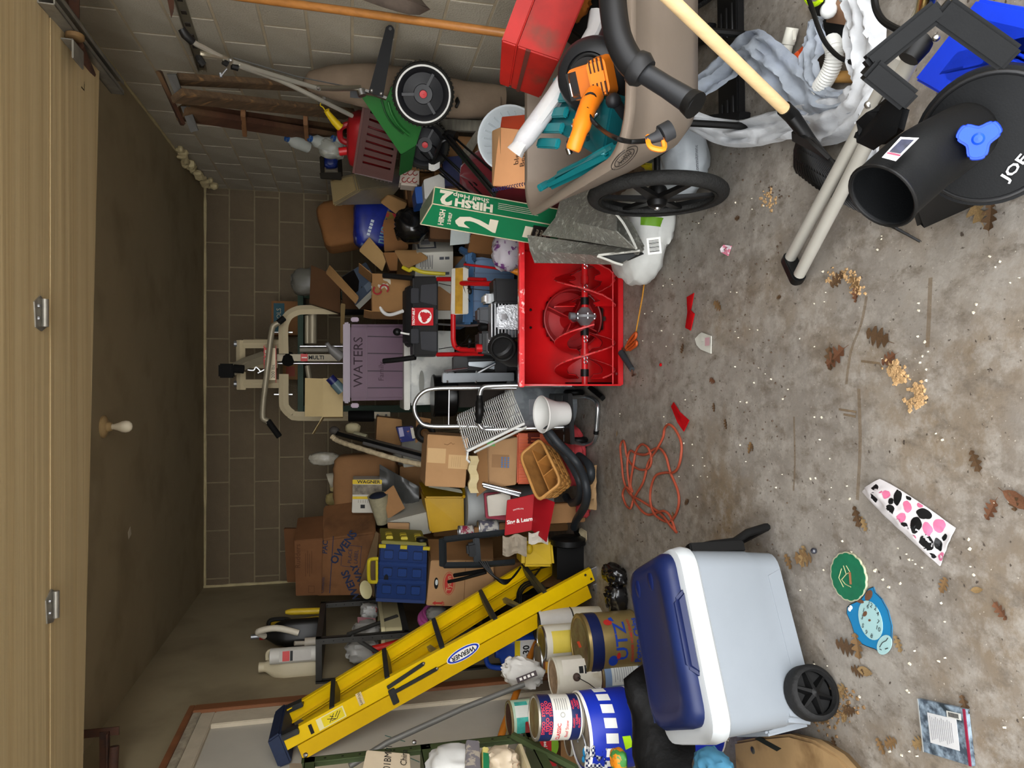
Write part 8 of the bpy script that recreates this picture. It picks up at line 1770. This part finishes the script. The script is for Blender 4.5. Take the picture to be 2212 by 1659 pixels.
for i in range(25):
 t=i/24;row=[]
 for j in range(13):
  s_=j/12
  top=(1905+(2068-1905)*t,1036+(1140-1036)*t**1.1);bt_=(1868+(2035-1868)*t,1062+(1222-1062)*t**.95)
  x=top[0]+(bt_[0]-top[0])*s_;y=top[1]+(bt_[1]-top[1])*s_
  p=G(x,y,.0);p.z=.004+.03*(sin(PI*s_)**.6)*(sin(PI*min(1,t*1.08+.02))**.5 if t<1 else 0)*(1-.2*t)+.008*(ridge((t*5,s_*3,2),1.2,4)-.4)*sin(PI*s_)
  p.z=max(p.z,.004);row.append(p)
 g.append(row)
pch=tag(MB().grid(g,-.003).build('pouch',mt('#c4c0c0',.45,var=.04),None,smooth=70),'white cow-print pouch with black and pink patches on the floor','pouch')
pbv=BVHTree.FromPolygons([p for r_ in g for p in r_],[(i*13+j,i*13+j+1,(i+1)*13+j+1,(i+1)*13+j)for i in range(24)for j in range(12)])
BLK4=mt('#0f0f10',.45);PNK=mt('#b8607e',.45)
def spot(x,y,a,b_,rot,mat,seed):
 vs=[];n=22;ok=True;rows=[]
 for s_ in(.02,.35,.7,1):
  row=[]
  for k in range(n):
   an=2*PI*k/n;r=1+.28*nz((cos(an),sin(an),0),1.3,seed);u=a*r*cos(an)*s_;v_=b_*r*sin(an)*s_
   d=ray(x+u*cos(rot)-v_*sin(rot),y+u*sin(rot)+v_*cos(rot)).normalized();h=pbv.ray_cast(EYE,d);f_=1
   while h[0]is None and f_>.15:f_-=.2;d=ray(x+f_*(u*cos(rot)-v_*sin(rot)),y+f_*(u*sin(rot)+v_*cos(rot))).normalized();h=pbv.ray_cast(EYE,d)
   if h[0]is None:return
   row.append(h[0]-d*.0055)
  rows.append(row)
 vs=[p for r_ in rows for p in r_];fs=[(j*n+i,j*n+(i+1)%n,(j+1)*n+(i+1)%n,(j+1)*n+i)for j in range(3)for i in range(n)]+[tuple(range(n))]
 MB().add(vs,fs).build('patch',mat,pch)
for i,(x,y,a,b_,rot,mm_)in enumerate(((1885,1078,12,14,.3,BLK4),(1889,1052,8,7,0,BLK4),(1915,1068,9,9,.5,PNK),(1921,1102,11,12,0,BLK4),(1940,1072,9,20,.2,BLK4),(1924,1083,6,7,0,BLK4),(1945,1120,9,15,.9,PNK),(1960,1095,9,14,-.3,PNK),(1952,1141,12,13,.2,BLK4),(1978,1134,13,18,.3,BLK4),(1996,1110,17,11,.3,BLK4),(2003,1142,10,16,-.4,PNK),(2030,1135,14,15,.4,PNK),(2001,1172,16,18,-.5,BLK4),(2027,1176,8,14,-.4,BLK4),(2040,1161,5,8,.5,BLK4),(2014,1201,9,5,.4,BLK4),(2035,1203,8,9,.2,PNK),(1970,1161,9,6,.5,PNK),(1896,1100,7,7,0,PNK),(1963,1076,7,4,.5,BLK4),(1919,1121,9,4,.3,BLK4),(1988,1090,7,6,.3,PNK),(1900,1061,6,4,.2,PNK))):spot(x,y,a,b_,rot,mm_,i*1.7)
def floorpoly(pts_,z0,z1,name,mat,parent=None,bevel=0):w0=[G(x,y,z1)for x,y in pts_];return MB().prism([(p.x,p.y)for p in w0],z0,z1).build(name,mat,parent,smooth=0,bevel=bevel)
sc_=[]
for k in range(80):
 a=2*PI*k/80;r=1+.045*abs(sin(a*8));x,y=36*r*cos(a),53*r*sin(a);rt=-.25;sc_.append((1832+x*cos(rt)-y*sin(rt),1246+x*sin(rt)+y*cos(rt)))
GRD=mt('#0a5a3c',.6,var=.15,scale=30,col3='#2c7a54',mix3=(.6,.75))
dy_=floorpoly(sc_,.001,.007,'doily_edge',mt('#a8a88c',.7));dy_.name='green_doily';tag(dy_,'green scalloped cut-out with a pale edge on the floor beside the paper clock','cut-out')
WL[dy_.name]=WL.get('doily_edge',V())
for s_,mm_,z in((.95,GRD,.009),):floorpoly([(1832+(x-1832)*s_,1246+(y-1246)*s_)for x,y in sc_],.007,z,'green_field',mm_,dy_)
for(a,b_)in(((1822,1222),(1828,1240)),((1828,1240),(1818,1252)),((1818,1252),(1826,1262)),((1826,1262),(1838,1268)),((1818,1228),(1812,1248)),((1812,1248),(1822,1268)),((1828,1222),(1836,1236)),((1836,1236),(1828,1240))):MB().rod(G(*a,.0095),G(*b_,.0095),.0014,4).build('scratch',mt('#9a9a70',.7),dy_)
MB().rod(G(1836,1236,.0096),G(1838,1262,.0096),.004,5).build('brown_smear',mt('#6b4428',.8),dy_)
BLP=mt('#0c6a98',.6,var=.05);PBL=mt('#8fb0b0',.6,var=.04)
bpts=[(1836,1306),(1850,1300),(1862,1292),(1876,1272),(1886,1268),(1890,1280),(1904,1294),(1918,1320),(1926,1352),(1925,1385),(1920,1405),(1905,1412),(1890,1402),(1872,1396),(1856,1388),(1846,1370),(1838,1345),(1829,1325),(1830,1312)]
pc_=floorpoly(bpts,.001,.004,'paper_clock',BLP);tag(pc_,'bright blue animal-shaped paper clock with numerals, lying on the floor','paper clock')
for(a,b_)in zip(bpts,bpts[1:]+bpts[:1]):MB().rod(G(*a,.0042),G(*b_,.0042),.0009,4).build('outline',INK,pc_)
el=lambda cx,cy,a,b_,rt:[(cx+a*cos(2*PI*k/30)*cos(rt)-b_*sin(2*PI*k/30)*sin(rt),cy+a*cos(2*PI*k/30)*sin(rt)+b_*sin(2*PI*k/30)*cos(rt))for k in range(30)]
floorpoly(el(1880,1340,24,44,-.28),.004,.0055,'dial',PBL,pc_);floorpoly(el(1910,1393,15,22,.35),.004,.0058,'muzzle',PBL,pc_)
for i,(s_,dx,dy)in enumerate((('12',.1,-34),('1',-17,-22),('2',14,-26),('3',-21,-6),('4',20,-14),('5',-19,12),('7',21,4),('8',4,34),('9',-10,26),('10',21,18),('6',-6,-30))):
 p=G(1880+dx*.82,1340+dy,.0062);text(s_,fr(p,(-.3,-1,0),(0,0,1)),.017,INK,pc_)
for(pts_)in([(1900,1398),(1906,1388),(1914,1384),(1918,1378)],[(1900,1402),(1904,1404)],[(1912,1402),(1918,1400)]):MB().tube([G(x,y,.0065)for x,y in pts_],.001,4).build('drawn_line',INK,pc_)
for(x,y,a,b_)in((1868,1326,4,6),(1878,1340,2.5,2.5),(1876,1286,7,12),(1856,1298,10,4)):floorpoly(el(x,y,a,b_,.4),.0055,.0065,'brown_stain',mt('#5a3c28',.8),pc_)
for(x,y)in((1835,1316),(1838,1312)):MB().ball(G(x,y,.006),(.006,.006,.003),8).build('white_toe',Wt,pc_)
cs_=T('disc_case',G(2040,1580),'thin case with a white text panel over blue leaves, lying on the floor','case')
dq=[G(1981,1509,.012),G(2085,1532,.012),G(2099,1656,.012),G(1994,1624,.012)]
c0=sum(dq,V())/4
MB().hexa([p+V((0,0,-.011))for p in dq]+dq).build('cover',mt('#39424c',.4,var=.6,scale=40,col2='#7d8c98',mix=(.42,.62),col3='#222a30',mix3=(.55,.68),scale3=30),cs_,bevel=.001)
def dqp(u,v_):return lp_(lp_(dq[0],dq[1],u),lp_(dq[3],dq[2],u),v_)
def dpan(u0,u1,v0,v1,mm_,nm,z=.001):
 q_=[dqp(u0,v0),dqp(u1,v0),dqp(u1,v1),dqp(u0,v1)];return MB().hexa([p for p in q_]+[p+V((0,0,z))for p in q_]).build(nm,mm_,cs_)
dpan(.2,.8,.22,.78,mt('#b4b4b4',.6),'text_panel');dpan(.62,.9,.1,.22,mt('#b0b0aa',.6),'barcode_field',.0012);dpan(.955,1.0,0,1,mt('#7c1c34',.5),'spine',.0015);dpan(.0,.02,0,1,mt('#8a8a86',.4),'edge')
for k in range(12):dpan(.25+.04*k,.265+.04*k,.27+.02*(k%3),.72-.02*(k%4),mt('#8a8a8c',.7),'print_line',.0016)
for k in range(8):dpan(.66+.026*k,.675+.026*k,.12,.2,INK,'barcode_line',.0017)
def leafmesh(kind,seed):
 r_=random.Random(seed);L_=[];n=4
 if kind=='oak':
  half=[(0,.0)]
  for k in range(n):
   t=(k+.5)/n;wv=.34*sin(PI*(t*.8+.12));half+=[(t-.07,wv*.28),(t-.02,wv),(t+.05,wv*.9)]
  half.append((1,.0))
 else:half=[(0,0),(.15,.12),(.35,.2),(.6,.19),(.85,.09),(1,0)]
 cur=r_.uniform(.05,.18);tw=r_.uniform(-.3,.3)
 def z(x,y):return.03+cur*(abs(y)*1.2)**1+.12*(x-.5)**2+tw*y*(x-.3)+.01
 vs=[];fs=[]
 m_=len(half)
 for(x,y)in half:vs.append(V((x,y,z(x,y))))
 for(x,y)in half:vs.append(V((x,0,z(x,0))))
 for(x,y)in half:vs.append(V((x,-y,z(x,-y))))
 for b0 in(0,m_):
  for k in range(m_-1):fs.append((b0+k,b0+k+1,b0+m_+k+1,b0+m_+k))
 vs+=[V((-.18,-.008,.03)),V((-.18,.008,.03)),V((.02,.012,z(0,0))),V((.02,-.012,z(0,0)))];k=len(vs);fs.append((k-4,k-3,k-2,k-1))
 me=bpy.data.meshes.new('leaf');me.from_pydata(vs,[],fs);
 return me
LM=[mt('#4c3824',.7,var=.3,scale=30),mt('#6b5234',.7,var=.3,scale=30),mt('#5c3c28',.7,var=.3,scale=30),mt('#7d6644',.65,var=.3,scale=30)]
LMS=[]
for k in range(8):
 me=leafmesh('oak' if k<6 else 'plain',k);me.materials.append(LM[k%4]);LMS.append(me)
spots=[(1560,668,.07,1),(1478,742,.05,1),(1795,748,.08,2),(1828,752,.10,1),(1925,738,.10,0),(1938,765,.06,3),(1535,820,.05,0),(1545,890,.04,3),(1568,905,.045,0),(1625,955,.05,2),(1628,975,.03,2),(1825,590,.07,3),(1840,600,.06,1),(1850,620,.05,3),(2125,480,.10,1),(2140,500,.07,3),(1720,1205,.10,1),(1735,1225,.08,0),(1712,1230,.06,3),(1850,1405,.09,3),(1860,1425,.08,1),(1855,1445,.07,0),(1870,1455,.06,2),(1775,1500,.07,2),(1795,1520,.09,1),(1810,1508,.07,0),(1825,1535,.06,2),(1785,1545,.06,3),(1765,1530,.05,2),(1822,1560,.05,0),(1800,1590,.04,2),(1950,1080,.07,1),(1875,1148,.05,3),(1860,1140,.07,1),(2170,1060,.09,0),(2155,1080,.06,1),(2120,1020,.06,0),(2035,1280,.05,2),(2150,1300,.05,0),(2100,1275,.04,2),(1950,1410,.05,3),(1975,1610,.06,0),(2095,1545,.05,2),(1915,1610,.06,0),(1335,930,.04,3),(1490,1080,.05,1),(1455,1105,.05,3),(1262,905,.04,1),(1690,640,.03,0),(1915,1630,.05,2),(2190,1060,.05,2),(1600,470,.04,3)]
grp='fallen leaves on the concrete floor'
anchors=[('beside the red felt strip',1490,680),('near the cooler wheel',1785,1440),('beside the cow-print pouch',1960,1120),('near the disc case',2040,1580),('beside the paper clock',1880,1340),('in front of the cooler body',1690,1200),('below the black snow chute',2080,450),('near the pole end bracket',1760,600),('by the orange cable',1420,1050),('out on the open floor',1880,800),('at the picture edge of the floor',2180,1080)]
colour=['dark brown','tan brown','reddish brown','pale tan']
fam={}
for i,(x,y,s_,cidx)in enumerate(spots):
 s_*=.85-.0007*i
 o=bpy.data.objects.new('oak_leaf',LMS[(i*3+cidx)%8]);C.objects.link(o)
 p=G(x,y);o.location=(p.x,p.y,.001-.03*s_+.002);o.scale=(s_,s_,s_);o.rotation_euler=(0,0,rnd.uniform(0,6.28));WL[o.name]=V(o.location)
 ci=((i*3+cidx)%8)%4;an=min(anchors,key=lambda a:(a[1]-x)**2+(a[2]-y)**2)[0]
 fam.setdefault((colour[ci],an),[]).append((-s_,len(fam),o))
for(cl_n,an),ls in fam.items():
 ls.sort(key=lambda q:q[:2])
 names=['']if len(ls)==1 else['larger ','smaller ']if len(ls)==2 else(['largest ','second largest ','third largest ','fourth largest '][:len(ls)-1]+['smallest '])
 for nm_,q in zip(names,ls):tag(q[2],nm_+'%s fallen oak leaf %s'%(cl_n,an),'leaf',grp)
def litter(name,centres,n,sp,mats_,label,big=1):
 mb=MB();r_=random.Random(len(name)+n)
 for k in range(n):
  cx,cy=centres[k%len(centres)];p=G(cx+r_.gauss(0,sp),cy+r_.gauss(0,sp));s_=r_.uniform(.0015,.0045)*big
  a=r_.uniform(0,6.28);mb.hexa([p+V((s_*cos(a+q),s_*sin(a+q),.0005))for q in(0,1.4,3.1,4.5)]+[p+V((s_*.7*cos(a+q),s_*.7*sin(a+q),r_.uniform(.002,.006)))for q in(0,1.4,3.1,4.5)])
 o=mb.build(name,mats_,None);tag(o,label,'litter',None,'stuff')
NUT=mt('#a3845c',.8,var=.35,scale=60);WHT=mt('#c4bca8',.8);DRK=mt('#4a3c30',.9)
litter('nut_shells',[(1935,800),(1938,820),(1945,812),(1980,840),(1985,860),(1975,870),(1930,790)],160,8,NUT,'crumbled pale nut shells scattered on the open floor',2)
litter('wood_crumbs',[(1830,590),(1845,610),(1800,600),(1856,625),(1660,425),(1665,440)],110,8,NUT,'pale wood crumbs near the pole end bracket',1.6)
litter('grit',[(rnd.uniform(1350,2200),rnd.uniform(420,1640))for k in range(80)],170,14,WHT,'pale grit and paint flecks strewn over the concrete floor')
litter('dirt',[(rnd.uniform(1300,1700),rnd.uniform(300,1200))for k in range(60)],200,16,DRK,'dark dirt crumbs strewn over the concrete floor')
litter('leaf_debris',[(1790,1520),(1810,1540),(1780,1560),(1830,1510)],140,16,LM[1],'shredded leaf bits by the tan wooden board',1.7)
scrap('bark_piece',[(1252,1146),(1258,1140),(1268,1148),(1272,1165),(1266,1176),(1258,1172),(1262,1160)],mt('#b0a284',.8,var=.2),'curled pale bark piece on the floor by the hose nozzle','bark',lift=.04,seed=13)
RS=mt('#77634a',.9,var=.2,scale=20,alpha=.4)
for(pts_,w_)in(([(1715,900),(1717,1000),(1714,1060)],.004),([(1855,840),(1858,960),(1852,1080)],.006),([(1872,640),(1860,700),(1838,760),(1828,830)],.005),([(2010,600),(2006,700),(2003,750)],.006)):
 pp_=[G(x,y,.0006)for x,y in pts_];g=[]
 for i,p in enumerate(smoothpath(pp_,6)):g.append([p+V((0,-w_,0)),p+V((0,w_,0))])
 MB().grid(g).build('rust_line',RS,fl)
for(pts_)in([(1812,884),(1850,890),(1848,900),(1822,895)],[(1860,780),(1900,785),(1905,795)]):MB().tube([G(x,y,.0004)for x,y in pts_],.003,4,flat=.15).build('rust_line',RS,fl)
